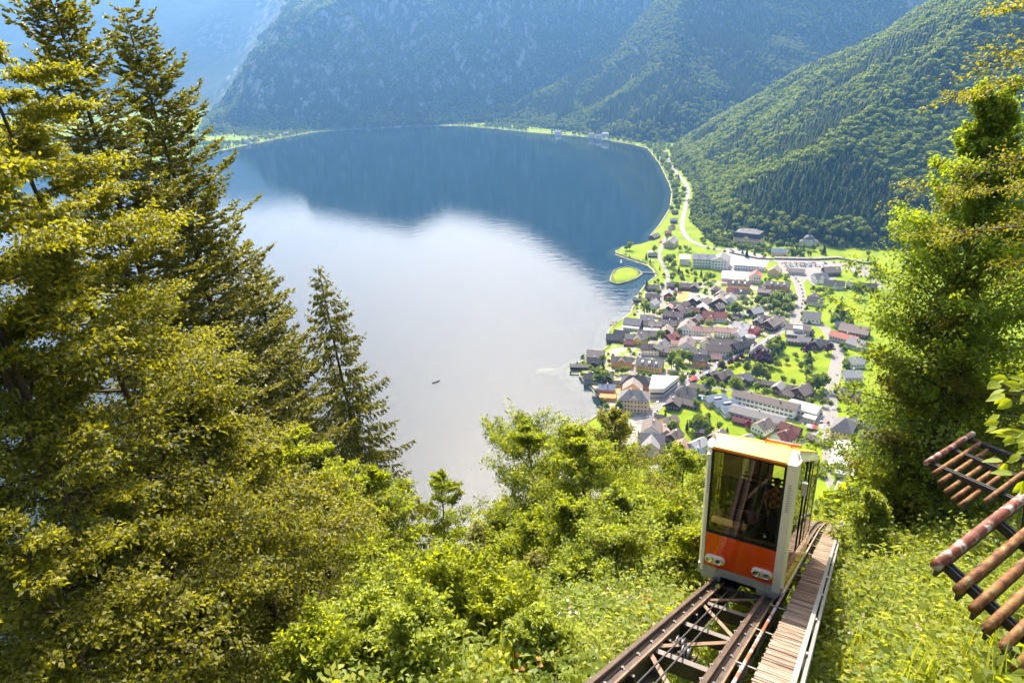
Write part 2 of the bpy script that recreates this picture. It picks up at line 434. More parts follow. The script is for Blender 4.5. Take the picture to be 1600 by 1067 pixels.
mat_chim = worn('chimney_plaster', (0.55, 0.50, 0.46), var=0.2)

def win_mesh(w, h):
    mb = MB(); mb.mi = 0; mb.box(-w/2, w/2, -0.03, 0.05, -h/2, h/2)
    mb.mi = 1
    for sx_ in (-1, 1): mb.box(sx_*w/2 - .09, sx_*w/2 + .09, -0.03, 0.09, -h/2 - .12, h/2 + .12)
    mb.box(-w/2 + .09, w/2 - .09, -0.03, 0.085, h/2 - .06, h/2 + .12); mb.box(-w/2 + .09, w/2 - .09, -0.03, 0.12, -h/2 - .12, -h/2 + .06)
    return mb.mesh('window', mat_pane, mat_frame)
WIN = {'s': win_mesh(1.15, 1.35), 'm': win_mesh(1.5, 1.8), 'b': win_mesh(2.6, 1.5)}
def chim_mesh():
    mb = MB(); mb.box(-.45, .45, -.45, .45, -1.4, 1.4); mb.box(-.6, .6, -.6, .6, 1.4, 1.65); return mb.mesh('chimney', mat_chim)
CHIM = chim_mesh()

def gable_roof(mb, L, W, hw, rise, oh=0.7, th=0.35, x0=None, x1=None):
    x0 = -L/2 - oh if x0 is None else x0; x1 = L/2 + oh if x1 is None else x1
    k = rise / (W / 2); e = W/2 + oh; ze = hw - oh * k
    for sy in (-1, 1):
        p = [(x0, sy*e, ze), (x1, sy*e, ze), (x1, 0, hw + rise), (x0, 0, hw + rise)]
        q = [(a, b_, c + th) for a, b_, c in p]
        if sy > 0: p = p[::-1]; q = q[::-1]
        mb.hexa(p + q)
def hip_roof(mb, L, W, hw, rise, oh=0.8, inset=None, th=0.3):
    inset = W/2 if inset is None else inset
    a, b_ = L/2 + oh, W/2 + oh; r = max(L/2 - inset, 0.05)
    base = [(-a,-b_,hw),(a,-b_,hw),(a,b_,hw),(-a,b_,hw)]
    low = [(x, y, z - th) for x, y, z in base]
    r1, r2 = (-r, 0, hw + rise), (r, 0, hw + rise)
    mb.quad(base[0], base[1], r2, r1); mb.quad(base[2], base[3], r1, r2)
    mb.quad(base[1], base[2], r2); mb.quad(base[3], base[0], r1)
    for i in range(4): mb.quad(low[i], low[(i+1) % 4], base[(i+1) % 4], base[i])
    mb.quad(*low[::-1])

BUILT = []                                       # (centre, radius) of everything built in the village
def place(u, v, h, ang):
    c = at(u, v, VZ + h); a = math.atan2(c.x, c.y)
    d = (math.cos(a) * math.cos(ang) + math.sin(a) * math.sin(ang), -math.sin(a) * math.cos(ang) + math.cos(a) * math.sin(ang))
    return c, math.atan2(d[1], d[0])
def house(t, X, Y, L, W, ang, hw, roof, wall, label, style='gable', rise=None, win='s', rows=None, chim=1, cat='house',
          dormers=0, cross=None, base=None, name=None, maxwin=14, loggia=False):
    u, v = px(t, X, Y)
    rise = (0.36 * W if style != 'flat' else 0.4) if rise is None else rise
    c, rz = place(u, v, hw + rise * 0.45, rad(ang))
    z = VZ if base is None else base
    if base is not None:                          # standing on a slope
        c, rz = place(u, v, hw + rise * 0.45 + base - VZ, rad(ang))
    root = empty(name or ('house' if cat == 'house' else cat.replace(' ', '_')), (c.x, c.y, z), rz, label, cat, 'houses of the lakeside village' if cat == 'house' else None)
    BUILT.append((c.x, c.y, max(L, W) * 0.55))
    mb = MB(); ft = -4.0 if base is not None else -0.4
    if style in ('gable',):
        mb.prism([(-L/2, -W/2), (L/2, -W/2), (L/2, W/2), (-L/2, W/2)], ft, hw)
        for sx_ in (-1, 1):
            x0, x1 = sx_ * L/2, sx_ * (L/2 - .3)
            p = [(x0, -W/2, hw), (x0, W/2, hw), (x0, 0, hw + rise)]; q = [(x1, a[1], a[2]) for a in p]
            mb.quad(*(p if sx_ > 0 else p[::-1])); mb.quad(*(q[::-1] if sx_ > 0 else q))
    else:
        mb.prism([(-L/2, -W/2), (L/2, -W/2), (L/2, W/2), (-L/2, W/2)], ft, hw - (0.02 if style == 'hip' else 0))
    mb.build('wall', WALL[wall], root)
    mb = MB()
    if style == 'gable': gable_roof(mb, L, W, hw, rise)
    elif style == 'hip': hip_roof(mb, L, W, hw, rise)
    elif style == 'pyr': hip_roof(mb, L, W, hw, rise, inset=L/2)
    elif style == 'flat':
        mb.box(-L/2 - .5, L/2 + .5, -W/2 - .5, W/2 + .5, hw, hw + rise)
    elif style == 'mansard':
        a, b_ = L/2 + .7, W/2 + .7; k = 2.6; z1_ = hw + rise * .62
        lo = [(-a,-b_,hw),(a,-b_,hw),(a,b_,hw),(-a,b_,hw)]; mi = [(-a+k,-b_+k,z1_),(a-k,-b_+k,z1_),(a-k,b_-k,z1_),(-a+k,b_-k,z1_)]
        for i in range(4): mb.quad(lo[i], lo[(i+1)%4], mi[(i+1)%4], mi[i])
        mb.quad(*[(x, y, hw - .3) for x, y, z_ in lo[::-1]])
        for i in range(4): mb.quad((*lo[i][:2], hw-.3), (*lo[(i+1)%4][:2], hw-.3), lo[(i+1)%4], lo[i])
    ro = mb.build('roof', ROOF[roof], root)
    if style == 'mansard':
        m2b = MB(); hip_roof(m2b, L + 1.4 - 5.2, W + 1.4 - 5.2, hw + rise*.62 + .1, rise*.45, oh=.25); m2b.build('upper_roof', ROOF['grey'], root)
    if cross:                                     # a cross gable on the viewer's side: (offset, width, projection)
        off, cw, pr = cross
        side = -1 if (Vector((0, -1, 0)).xy @ Vector((0, 1)).xy if False else True) else 1
        g = MB(); cr = cw * 0.42
        zt = min(hw + cr, hw + rise - .15)
        g.prism([(off - cw/2, -W/2 - pr), (off + cw/2, -W/2 - pr), (off + cw/2, -W/2 + .2), (off - cw/2, -W/2 + .2)], ft, hw - .1)
        g.quad((off - cw/2, -W/2 - pr, hw - .1), (off + cw/2, -W/2 - pr, hw - .1), (off, -W/2 - pr, zt - .1))
        g.build('gable_front', WALL[wall], root)
        g = MB(); o_ = .5
        for sy in (-1, 1):
            ex = off + sy * (cw/2 + o_); ez = hw - o_ * .84
            p = [(ex, -W/2 - pr - .6, ez), (off, -W/2 - pr - .6, zt), (off, 0.0, zt), (ex, -W/2 + W * .35, ez)]
            q = [(a, b_, c_ + .3) for a, b_, c_ in p]
            if sy < 0: p, q = p[::-1], q[::-1]
            g.hexa(p[::-1] + q[::-1])
        g.build('gable_roof', ROOF[roof], root)
    for i in range(chim):
        o = link('chimney', CHIM, ro); fx = (i + 0.5) / chim - .5 + rnd.uniform(-.12, .12)
        o.location = (fx * L * .7, rnd.choice((-1, 1)) * W * .1, hw + rise * (.85 if style != 'flat' else 1) + .6)
    for i in range(dormers):
        g = MB(); dx = (i + .5) / dormers * L * .8 - L * .4; yy = -W * .30; zz = hw + rise * .35
        g.box(dx - .9, dx + .9, yy - 1.2, yy + 1.8, zz - .6, zz + 1.5); 
        g.quad((dx - 1.1, yy - 1.5, zz + 1.5), (dx + 1.1, yy - 1.5, zz + 1.5), (dx, yy - 1.5, zz + 2.3))
        g.quad((dx - 1.1, yy - 1.5, zz + 1.5), (dx, yy - 1.5, zz + 2.3), (dx, yy + 2.2, zz + 2.3), (dx - 1.1, yy + 2.2, zz + 1.5))
        g.quad((dx, yy - 1.5, zz + 2.3), (dx + 1.1, yy - 1.5, zz + 1.5), (dx + 1.1, yy + 2.2, zz + 1.5), (dx, yy + 2.2, zz + 2.3))
        g.build('dormer', WALL['white'], ro)
    # windows on the walls that face the viewer
    if win and hw > 2.6:
        n = 0; st = 2.9 if hw < 9 else 3.2
        rows_ = rows or max(1, int((hw - .4) / st))
        M = Matrix.Rotation(rz, 3, 'Z'); cam_v = Vector((-c.x, -c.y, 0)).normalized()
        for (nx_, ny_, half, ext) in ((0, -1, W/2, L), (0, 1, W/2, L), (1, 0, L/2, W), (-1, 0, L/2, W)):
            if (M @ Vector((nx_, ny_, 0))).dot(cam_v) < .3: continue
            if cross and (nx_, ny_) == (0, -1): half_y = half + 0.0
            cols = max(1, int(ext / (3.0 if win != 'b' else 3.8)))
            for r in range(rows_):
                for k in range(cols):
                    if n >= maxwin: break
                    al = ((k + .5) / cols - .5) * ext * .92; zz = (r + .55) * (hw / rows_)
                    pr = 0.0
                    if cross and (nx_, ny_) == (0, -1) and abs(al - cross[0]) < cross[1]/2 + .8:
                        if abs(al - cross[0]) > cross[1]/2 - .8: continue
                        pr = cross[2]
                    o = link('window', WIN[win], root); n += 1
                    if nx_ == 0:
                        o.location = (al, ny_ * (half + pr), zz); o.rotation_euler = (0, 0, 0 if ny_ > 0 else math.pi)
                    else:
                        o.location = (nx_ * half, al, zz); o.rotation_euler = (0, 0, -math.pi/2 if nx_ > 0 else math.pi/2)
    return root

# ------------------------------------------------------------------ ground sheets: roads, paving, courts
mat_road = worn('road_asphalt_pale', (0.21, 0.195, 0.178), rough=0.9, var=0.15, scale=0.3)
mat_pave = worn('paving_stone', (0.29, 0.26, 0.23), rough=0.9, var=0.2, scale=0.4)
mat_court = worn('court_clay', (0.50, 0.22, 0.05), rough=0.95, var=0.1, scale=0.5)
mat_line = worn('line_paint', (0.75, 0.73, 0.68), var=0.05)
mat_stone = worn('quay_stone', (0.24, 0.21, 0.18), rough=0.95, var=0.35, scale=0.8, bump=0.4)
mat_kerb = worn('kerb_stone', (0.40, 0.38, 0.35), rough=0.9, var=0.15)
mat_garden, nt, b = new_mat('village_garden')
gc, _ = noise_ramp(nt, 0.10, [(0.44, (0.14, 0.20, 0.008)), (0.49, (0.20, 0.22, 0.012)), (0.53, (0.30, 0.26, 0.20)), (0.66, (0.36, 0.31, 0.26))], detail=3)
nt.links.new(gc, b.inputs['Base Color']); b.inputs['Roughness'].default_value = 0.95
def offset_line(pts, w):
    Lp, Rp = [], []
    for i, p in enumerate(pts):
        d = (pts[min(i+1, len(pts)-1)] - pts[max(i-1, 0)]); d.z = 0; d.normalize(); n = Vector((-d.y, d.x, 0))
        Lp.append(p + n * w/2); Rp.append(p - n * w/2)
    return Lp, Rp
def smooth_line(pts, n=6):
    out = []
    for i in range(len(pts) - 1):
        p0, p1, p2, p3 = pts[max(i-1,0)], pts[i], pts[i+1], pts[min(i+2, len(pts)-1)]
        for k in range(n):
            t = k / n
            out.append(0.5 * ((2*p1) + (p2-p0)*t + (2*p0-5*p1+4*p2-p3)*t*t + (3*p1-p0-3*p2+p3)*t**3))
    out.append(pts[-1]); return out
def ribbon(name, pxs, width, dz, mat, label, cat='road', follow=False, kerb=False):
    pts = [at(u, v, VZ) for u, v in pxs] if not follow else [ground(u, v) for u, v in pxs]
    pts = smooth_line(pts)
    Lp, Rp = offset_line(pts, width)
    if follow:
        for P in (Lp, Rp):
            for p in P: p.z = max(gz(p.x, p.y), VZ)
    mb = MB()
    for i in range(len(pts) - 1):
        mb.quad(Rp[i] + Vector((0,0,dz)), Rp[i+1] + Vector((0,0,dz)), Lp[i+1] + Vector((0,0,dz)), Lp[i] + Vector((0,0,dz)))
    o = tag(mb.build(name, mat), label, cat, kind='structure')
    if kerb:
        Lo, Ro = offset_line(pts, width + .5)
        for (A_, B_) in ((Lp, Lo), (Rp, Ro)):
            k = MB()
            for i in range(len(pts) - 1):
                a0, a1, b0, b1 = A_[i], A_[i+1], B_[i], B_[i+1]
                k.hexa([a0, a1, b1, b0] + [p + Vector((0,0,dz + .13)) for p in (a0, a1, b1, b0)])
            k.build('kerb', mat_kerb, o)
    return pts
def sheet(name, pxs, dz, mat, label, cat='paving'):
    pts = [at(u, v, VZ) for u, v in pxs]
    mb = MB(); mb.quad(*[(p.x, p.y, VZ + dz) for p in pts])
    me = mb.mesh(name, mat)
    bm = bmesh.new(); bm.from_mesh(me); bmesh.ops.triangulate(bm, faces=bm.faces); bmesh.ops.recalc_face_normals(bm, faces=bm.faces)
    for f in bm.faces:
        if f.normal.z < 0: f.normal_flip()
    bm.to_mesh(me); bm.free()
    return tag(link(name, me), label, cat, kind='structure')

Z3 = lambda *a: [px('3', X, Y) for X, Y in a]
Z5 = lambda *a: [px('5', X, Y) for X, Y in a]
sheet('village_gardens', [(948,640),(945,625),(915,592),(908,578),(930,560),(955,545),(956,520),(990,494),(1000,470),(1010,450),(1046,440),
      (1095,440),(1130,438),(1180,445),(1240,452),(1243,500),(1225,508),(1160,546),(1085,590),(1020,640),(1000,680),(960,690)], 0.05, mat_garden,
      'patchwork of small gardens and paved yards between the houses', 'gardens')
ROADS = {}
ROADS['street'] = ribbon('village_street', [(1318,790),(1300,745),(1297,715),(1296,682),(1298,652),(1298,619),(1303,587),(1310,551),(1306,540),(1297,523),(1286,511),(1271,506),
      (1245,504),(1244,495),(1249,480),(1252,465),(1249,448),(1240,434),(1228,424),(1222,412)], 10, 0.16, mat_road, 'broad pale village street running past the meadow', kerb=True)
ROADS['lane'] = ribbon('diagonal_road', [(1246,503),(1226,510),(1211,524),(1187,538),(1161,549),(1114,574),(1086,591),(1058,607),(1030,632),(1019,645),(1000,664)], 9, 0.20, mat_road,
      'pale road with parked cars crossing the village diagonally', kerb=True)
ROADS['shore'] = ribbon('shore_lane', [(980,606),(988,585),(1003,556),(1020,534),(1032,512),(1037,489),(1034,465),(1039,444),(1045,433),(1037,416),(1030,401),(1033,388),(1040,372),(1046,362)], 5.5, 0.12, mat_road,
      'narrow pale lane along the lake shore houses')
ROADS['main'] = ribbon('lake_road', [(1040,236),(1043,246),(1050,262),(1062,276),(1073,290),(1075,305),(1071,325),(1066,350),(1069,365),(1080,377),(1102,386),(1130,392),(1165,399),(1200,405),(1228,412),(1260,410)], 8.5, 0.24, mat_road,
      'pale main road following the foot of the forested mountain', follow=True)
ribbon('side_lane', Z3((700,300),(640,400),(590,450),(560,480)), 4, 0.10, mat_road, 'short side lane beside the market hall')
ribbon('meadow_lane', Z3((1150,370),(1190,400),(1230,440),(1280,480),(1390,490)), 5, 0.10, mat_road, 'lane curving past the upper end of the meadow')
ribbon('garden_lane', Z5((900,850),(820,850),(760,850),(900,820),(1000,755),(1060,700)), 4, 0.09, mat_road, 'garden lane behind the white house')
ribbon('school_path', Z5((0,470),(200,350),(300,370),(440,345),(470,430)), 3.5, 0.09, mat_road, 'footpath between the gardens and the sheds')
sheet('car_park', Z3((365,245),(800,255),(1190,300),(1165,375),(1090,395),(1000,330),(900,320),(880,400),(700,460),(640,400),(560,430),(500,360),(440,310)), 0.09, mat_road, 'large sunlit car park below the yellow house', 'car park')
sheet('station_forecourt', Z5((1050,525),(1140,525),(1150,470),(1200,480),(1200,780),(1130,770),(1120,740),(1030,640)), 0.07, mat_pave, 'open paved square in front of the station buildings', 'square')
sheet('market_square', [(985,655),(1012,640),(1028,648),(1000,690),(965,700),(960,672)], 0.08, mat_pave, 'paved square by the peach coloured building', 'square')
sheet('school_yard', Z5((700,580),(860,560),(1060,560),(1030,660),(880,640)), 0.08, mat_pave, 'paved yard beside the long school building', 'yard')
sheet('hotel_yard', [(1135,385),(1205,402),(1200,412),(1180,440),(1130,440),(1128,420)], 0.08, mat_pave, 'paved yard between the white hotel and the hall', 'yard')
sheet('station_yard', Z5((1200,780),(1390,760),(1500,860),(1470,1020),(1380,1030),(1150,1067),(1130,900)), 0.08, mat_pave, 'paved yard around the valley station', 'yard')
sheet('tennis_court', [px('C',1355,55), px('C',1595,55), px('C',1570,215), px('C',1345,225)], 0.08, mat_court, 'orange clay tennis court among the brown roofs', 'tennis court')
for i, (a, b_) in enumerate(((( 1375,75),(1570,75)),((1570,75),(1552,200)),((1552,200),(1365,205)),((1365,205),(1375,75)),((1370,138),(1562,138)))):
    mb = MB(); p, q = at(*px('C', *a), VZ + .10), at(*px('C', *b_), VZ + .10); mb.bar(p, q, .35, .02); tag(mb.build('court_line', mat_line, bpy.data.objects['tennis_court']))

def wallrun(pxs, w, h, z0, mat, label, name='quay_wall', cat='wall', pts=None):
    pts = pts or [at(u, v, z0) for u, v in pxs]
    mb = MB()
    Lp, Rp = offset_line(pts, w)
    for i in range(len(pts) - 1):
        a0, a1, b1, b0 = Lp[i], Lp[i+1], Rp[i+1], Rp[i]
        mb.hexa([b0, b1, a1, a0] + [p + Vector((0, 0, h + 0.004 * (i % 2))) for p in (b0, b1, a1, a0)])
    return tag(mb.build(name, mat), label, cat)
wallrun([(1010,414),(985,406),(963,398),(961,394)], 1.0, 3.2, -1.0, mat_stone, 'low dark stone wall round the lawn point')
wallrun(None, 1.2, 2.4, -0.8, mat_stone, 'stone wall round the grassy island', pts=[Vector((x, y, -0.8)) for x, y in ISLE + ISLE[:1]])
wallrun([(945,642),(941,622),(934,614),(920,603),(918,606),(906,592),(905,586)], 1.0, 3.2, -1.2, mat_stone, 'stone quay wall below the orange terrace')
wallrun([px('A',650,722), px('A',800,728), px('A',950,735)], 2.0, 2.4, -0.9, mat_stone, 'narrow causeway joining the island to the shore', 'causeway', 'causeway')
wallrun(Z3((0,190),(120,215),(240,240),(370,245)), 0.8, 2.2, VZ, mat_stone, 'stone retaining wall beside the main road', 'retaining_wall')
wallrun(Z3((372,238),(700,245),(900,235),(1190,285)), 6.0, 2.6, VZ, mat_stone, 'long dark avalanche gallery roof behind the car park', 'gallery', 'gallery')
# ------------------------------------------------------------------ buildings of the village
h = house
# landmarks
h('A',1165,160,26,15,74,7,'grey','ochre','tall ochre house with a steep grey roof by the lawn point', win='m', chim=2, maxwin=18)
h('A',1390,440,14,22,0,9,'white','white','plain white box building beside the white hotel', style='flat', chim=0, cat='building', win=None)
h('B',215,430,30,15,0,12,'light','white','left wing of the white hotel with rows of dark windows', chim=2, win='b', rows=3, cat='hotel', maxwin=24)
h('B',500,440,26,22,82,12,'grey','white','gabled right wing of the white hotel with a brown gable', chim=0, win='b', rows=3, cat='hotel', rise=5, maxwin=24)
h('B',985,560,42,13,-3,6.5,'light','white','long low white building behind the salmon roofed house', rise=2, chim=0, win='b', rows=2, cat='building', maxwin=20)
h('B',700,745,28,30,0,7,'white','white','sports hall with a broad white roof', style='flat', chim=0, cat='hall', win=None)
h('B',1075,720,15,15,88,8,'salmon','white','white gabled house with a bright salmon roof', win='m', maxwin=8)
h('B',1400,640,14,15,78,6,'tan','ochre','dark gabled chalet beside the car park entrance')
h('B',800,870,27,11,0,6.5,'brown','orange','orange terrace with three dormers below the sports hall', dormers=3, chim=2)
h('B',1450,885,28,11,-3,6.5,'brown','orange','orange terrace with dormers next to the broad street', dormers=3, chim=2)
h('B',575,865,10,7,0,3,'pink','white','low pinkish annex left of the orange terrace', style='flat', chim=0)
h('B',690,985,14,9,0,6,'red','white','red roofed house in front of the orange terrace')
h('B',830,1010,15,10,0,6.5,'dark','cream','slate grey house with a square roof dormer', dormers=1)
h('B',420,950,11,11,0,5,'brown','wood','house with a brown pyramid roof left of the orange terrace', style='pyr')
h('B',485,1040,13,11,70,5,'tan','grey','tan gabled house below the brown pyramid roof')
h('B',1220,1000,15,11,0,5,'brown','wood','broad brown house below the salmon roofed house', rise=2.4)
h('B',1200,925,9,8,60,4,'tan','white','small tan house squeezed above the broad brown one')
h('B',1415,1040,13,9,0,5,'tan','wood','low tan house under the right orange terrace')
vp = ground(1172, 383)
h('P',1171,364,40,25,-16,14,'dark','ochre','grand yellow villa with a grey mansard roof at the forest edge', style='mansard', rise=11, base=vp.z - 2, chim=3, win='m', rows=3, cat='villa', cross=(0,9,.8), maxwin=40)
yp = ground(1218, 398)
h('B',1472,330,21,11,0,6,'blue','ochre','yellow house with a blue grey roof above the car park', base=max(yp.z - 1, VZ), chim=1)
h('3',875,432,23,12,0,5.5,'dark','white','white farmhouse with a dark roof at the top of the meadow', cross=(2,5,.4))
h('3',1150,455,21,11,0,4.5,'dark','wood','dark wooden barn beside the round meadow tree', cat='barn')
h('3',757,375,16,15,30,6,'grey','white','grey roofed house with angled gables by the car park', cross=(0,7,.4))
h('3',850,322,20,15,22,5,'tan','wood','brown barn roof at the edge of the car park', cat='barn')
h('3',560,330,20,9,0,4,'tan','white','low market hall in the middle of the car park', cat='hall', chim=0)
h('3',1010,445,9,9,0,4,'grey','wood','small grey barn left of the dark wooden barn', cat='barn')
h('P',1052,287,9,7,60,4,'grey','white','topmost of the huts strung along the far shore road')
h('P',1056,302,10,7,40,4,'brown','wood','second hut down the far shore road')
h('P',1058,314,11,8,70,4,'grey','wood','third hut down the far shore road')
h('P',1055,330,10,8,20,4,'brown','wood','fourth hut down the far shore road')
h('P',1053,343,11,8,10,5,'grey','wood','fifth hut down the far shore road')
h('P',1050,353,10,8,60,4,'red','white','red roofed hut above the ochre house')
h('A',885,80,18,10,58,3,'grey','wood','grey boathouse standing over the water above the lawn point', cat='boathouse')
h('A',1110,25,10,8,0,4,'salmon','wood','small salmon roofed cabin behind the ochre house')
h('A',852,405,13,6,-4,2.6,'brown','wood','long brown shed on the lawn point', cat='shed', chim=0)
h('A',830,345,7,5,0,2.4,'white','white','small white pavilion on the lawn point', style='pyr', cat='pavilion', chim=0, win=None)
h('A',862,930,15,9,0,4.5,'brown','wood','brown house at the corner of the inlet')
h('A',1150,895,9,9,0,4.5,'brown','wood','small brown house across the lane from the inlet')
h('A',1405,905,20,10,0,4.5,'brown','wood','long brown chalet above the tennis court')
h('A',1550,915,11,10,85,4.5,'brown','wood','brown gable at the end of the long chalet')
# around the shore lane
h('C',960,120,17,10,0,5,'brown','wood','wide brown house beside the shore lane above the big lakeside tree')
h('C',1232,75,13,12,88,5,'light','red','pale gabled chalet with red brown walls left of the tennis court')
h('C',965,225,13,11,60,5,'light','white','light grey house right of the big lakeside tree')
h('C',745,180,16,5,-3,2.6,'brown','wood','long low hut at the water above the big lakeside tree', chim=0, win=None, cat='hut')
h('C',1240,300,8,7,75,3,'pink','wood','small striped roof hut by the shore lane', chim=0, cat='hut')
h('C',1335,255,13,7,0,3.2,'brown','wood','long brown hut below the tennis court', cat='hut')
h('C',1385,325,13,10,70,4.5,'brown','wood','brown gabled house below the long hut')
h('C',1310,425,22,11,-10,5,'brown','wood','large brown house at the bend of the shore lane')
h('C',872,480,15,11,-4,6,'grey','white','grey roofed house with a white front near the pier')
h('C',635,545,19,14,-14,4.5,'grey','wood','broad grey boathouse next to the pier', cat='boathouse', chim=0)
h('C',605,645,17,8,-12,3,'light','white','low pale terrace building in front of the pier boathouse', style='flat', chim=0)
h('C',1230,565,17,11,-8,5,'brown','wood','brown house on the right side of the shore lane')
h('C',1390,560,13,9,48,5,'brown','red','brown house set diagonally behind the shore lane')
h('C',890,570,12,8,0,4,'brown','grey','low brown house below the grey roofed one')
h('C',1005,585,14,9,-5,4,'tan','wood','tan house left of the shore lane')
h('C',945,680,17,6,-4,4,'light','white','house with a pale lean-to roof left of the shore lane', rise=1.2)
h('C',870,745,19,9,-12,3.6,'brown','wood','long brown roof behind the yellow chalet')
h('C',440,730,16,9,-14,3.4,'dark','wood','dark boathouse behind the front boathouse', cat='boathouse', chim=0)
h('C',325,800,17,12,-4,3.2,'dark','wood','dark boathouse at the very edge of the lake', cat='boathouse', chim=0)
h('C',690,800,23,10,-4,5.5,'grey','yellow','yellow chalet with a pointed front gable near the lake', cross=(1,8,2), chim=2)
h('C',560,900,10,7,-6,2.6,'red','wood','red roofed shed below the yellow chalet', cat='shed', chim=0)
h('C',1205,680,14,12,85,5,'tan','wood','tan gabled house right of the shore lane')
h('C',1525,605,20,16,80,7.5,'tan','white','big tan gabled house in the heart of the village', win='m')
h('C',1265,790,16,12,55,5,'red','wood','reddish gabled chalet in the heart of the village', cross=(0,7,.5))
h('C',1350,895,10,7,0,3,'pink','white','small pink roofed shed below the reddish chalet', chim=0, cat='shed')
h('C',1530,885,18,15,86,5.5,'brown','white','large brown house with a wide gable below the tan one')
h('C',1095,925,17,11,66,8.5,'grey','white','tall white house with a grey gable at the shore lane', win='m')
h('C',905,965,17,11,0,6.5,'brown','white','white house with a brown roof beside the tall white one')
h('C',1265,1020,23,10,-4,5.5,'tan','wood','long tan roofed house right of the tall white one')
h('C',1480,260,12,10,60,4.5,'brown','wood','dark gabled house under the corner of the tennis court')
h('C',1500,375,15,9,40,4.5,'brown','wood','brown house set diagonally below the tennis court')
# heart of the village
h('D',150,170,13,12,80,5,'light','wood','grey gabled chalet right of the tennis court')
h('D',315,205,17,14,58,5,'tan','wood','broad tan chalet right of the tennis court')
h('D',370,150,12,8,0,3.5,'white','white','flat white annex behind the broad tan chalet', style='flat', chim=0)
h('D',585,175,14,16,88,5.5,'tan','wood','tan house with a wide gable below the pyramid roof')
h('D',565,290,11,11,45,5,'tan','wood','square tan house set on its corner')
h('D',765,150,13,13,88,6,'light','white','white gabled house below the slate grey one', win='m')
h('D',300,310,13,13,88,4.5,'light','wood','dark gabled chalet above the red brown house')
h('D',120,350,17,10,0,4.5,'red','wood','red brown roof left of the dark gabled chalet')
h('D',500,430,26,13,0,5.5,'red','green','large pale green house with a red brown roof and tall chimney', win='m', chim=1)
h('D',205,495,13,10,68,4.5,'brown','wood','brown gabled house above the pale yellow house')
h('D',420,505,9,8,70,4,'red','cream','small reddish house in front of the pale green one')
h('D',1180,360,15,12,45,5,'light','wood','light grey chalet standing alone in the garden')
h('D',980,445,11,6,0,2.6,'blue','wood','blue grey shed beside the garden chalet', style='flat', chim=0, cat='shed')
h('D',830,490,8,5,0,2.4,'tan','wood','tiny tan shed in the gardens', cat='shed', chim=0, win=None)
h('D',290,675,20,9,0,7.5,'pink','cream','pale yellow house with a pinkish roof', win='s')
h('D',680,685,23,9,-3,6.5,'pink','white','white house with a pinkish roof at the paved court')
h('D',960,610,17,11,-20,6.5,'light','white','house with a light blue grey roof in the upper village')
h('D',920,730,13,11,62,6,'light','white','light grey gabled house below the blue grey roof')
h('D',1065,660,11,7,-6,4,'white','red','low white roofed annex beside the red brown gable', style='flat', chim=0)
h('D',1170,680,10,8,60,5,'red','red','small red brown gabled house behind the round tower')
h('D',1440,550,17,15,64,6,'tan','wood','big chalet with a dark carved gable by the diagonal road')
h('D',1560,500,13,10,0,6,'tan','white','tan roofed house behind the carved gable chalet')
h('D',1330,480,14,8,-8,5,'brown','wood','brown roof behind the carved gable chalet')
h('D',1220,530,9,8,75,4.5,'grey','wood','small gabled house left of the carved gable chalet')
h('D',590,885,27,12,-3,5.5,'brown','orange','long brown roofed house with orange eaves')
h('D',380,865,14,12,75,5,'brown','white','gabled white annex left of the orange eaves house')
h('D',565,990,23,12,-2,6.5,'brown','white','brown roofed house with a large white skylight')
h('D',915,930,19,12,48,5,'dark','wood','dark brown house set diagonally at the diagonal road')
h('D',1260,1010,18,16,-10,5,'grey','wood','house with a steep hipped grey brown roof by the bus', style='hip', rise=8)
h('D',225,835,14,8,0,3,'grey','white','flat grey carport below the pale yellow house', style='flat', chim=0)
h('D',225,1045,17,9,0,4.5,'grey','wood','grey brown roof right of the wide gabled house')
h('D',385,1030,10,7,10,4,'tan','wood','small tan roof left of the white skylight house')
h('E',690,185,17,11,-8,5,'dark','cream','cream house with a dark roof beside the broad street', cross=None)
h('E',650,115,10,9,70,4.5,'brown','cream','small gabled house behind the dark roofed cream one')
h('E',560,215,8,6,0,2.6,'dark','wood','dark garage beside the broad street', style='flat', chim=0, cat='garage', win=None)
h('E',628,440,18,14,0,6,'grey','white','house with a large grey roof at the road junction', win='b')
h('E',400,640,24,13,0,9,'brown','cream','main block of the inn at the road junction', rise=3, cat='inn')
h('E',395,655,8,6,0,13,'white','white','white rooftop box of the inn', style='flat', chim=0, cat='building', win=None)
h('E',345,745,16,13,0,8,'grey','cream','grey flat roofed terrace of the inn', style='flat', chim=0, cat='inn', win='b')
h('E',340,860,16,8,0,4,'brown','wood','low front wing of the inn', rise=1.5, chim=0, cat='inn')
h('E',510,840,13,10,-20,5,'grey','wood','grey roofed side house right of the inn')
h('E',600,735,7,6,70,3,'dark','wood','small dark gazebo on the lawn beside the inn', cat='gazebo', chim=0, win=None)
h('E',715,890,15,12,70,4,'dark','wood','dark gabled chalet above the orchard meadow')
h('E',790,890,14,10,0,3.6,'dark','wood','dark wing on the right of the orchard chalet', chim=0)
h('E',1170,790,27,10,-20,5.5,'salmon','green','pale green house with a long salmon roof by the street', win='m')
h('E',1390,890,17,13,-30,5,'grey','grey','grey roofed house below the salmon roof')
h('E',1345,665,28,15,-10,5,'tan','wood','large pale barn roof below the meadow', cat='barn', chim=0)
h('E',1095,575,8,7,0,4,'light','white','small white house under the meadow firs')
h('E',1205,605,11,7,-15,3.5,'brown','wood','brown shed under the meadow firs', cat='shed', chim=0)
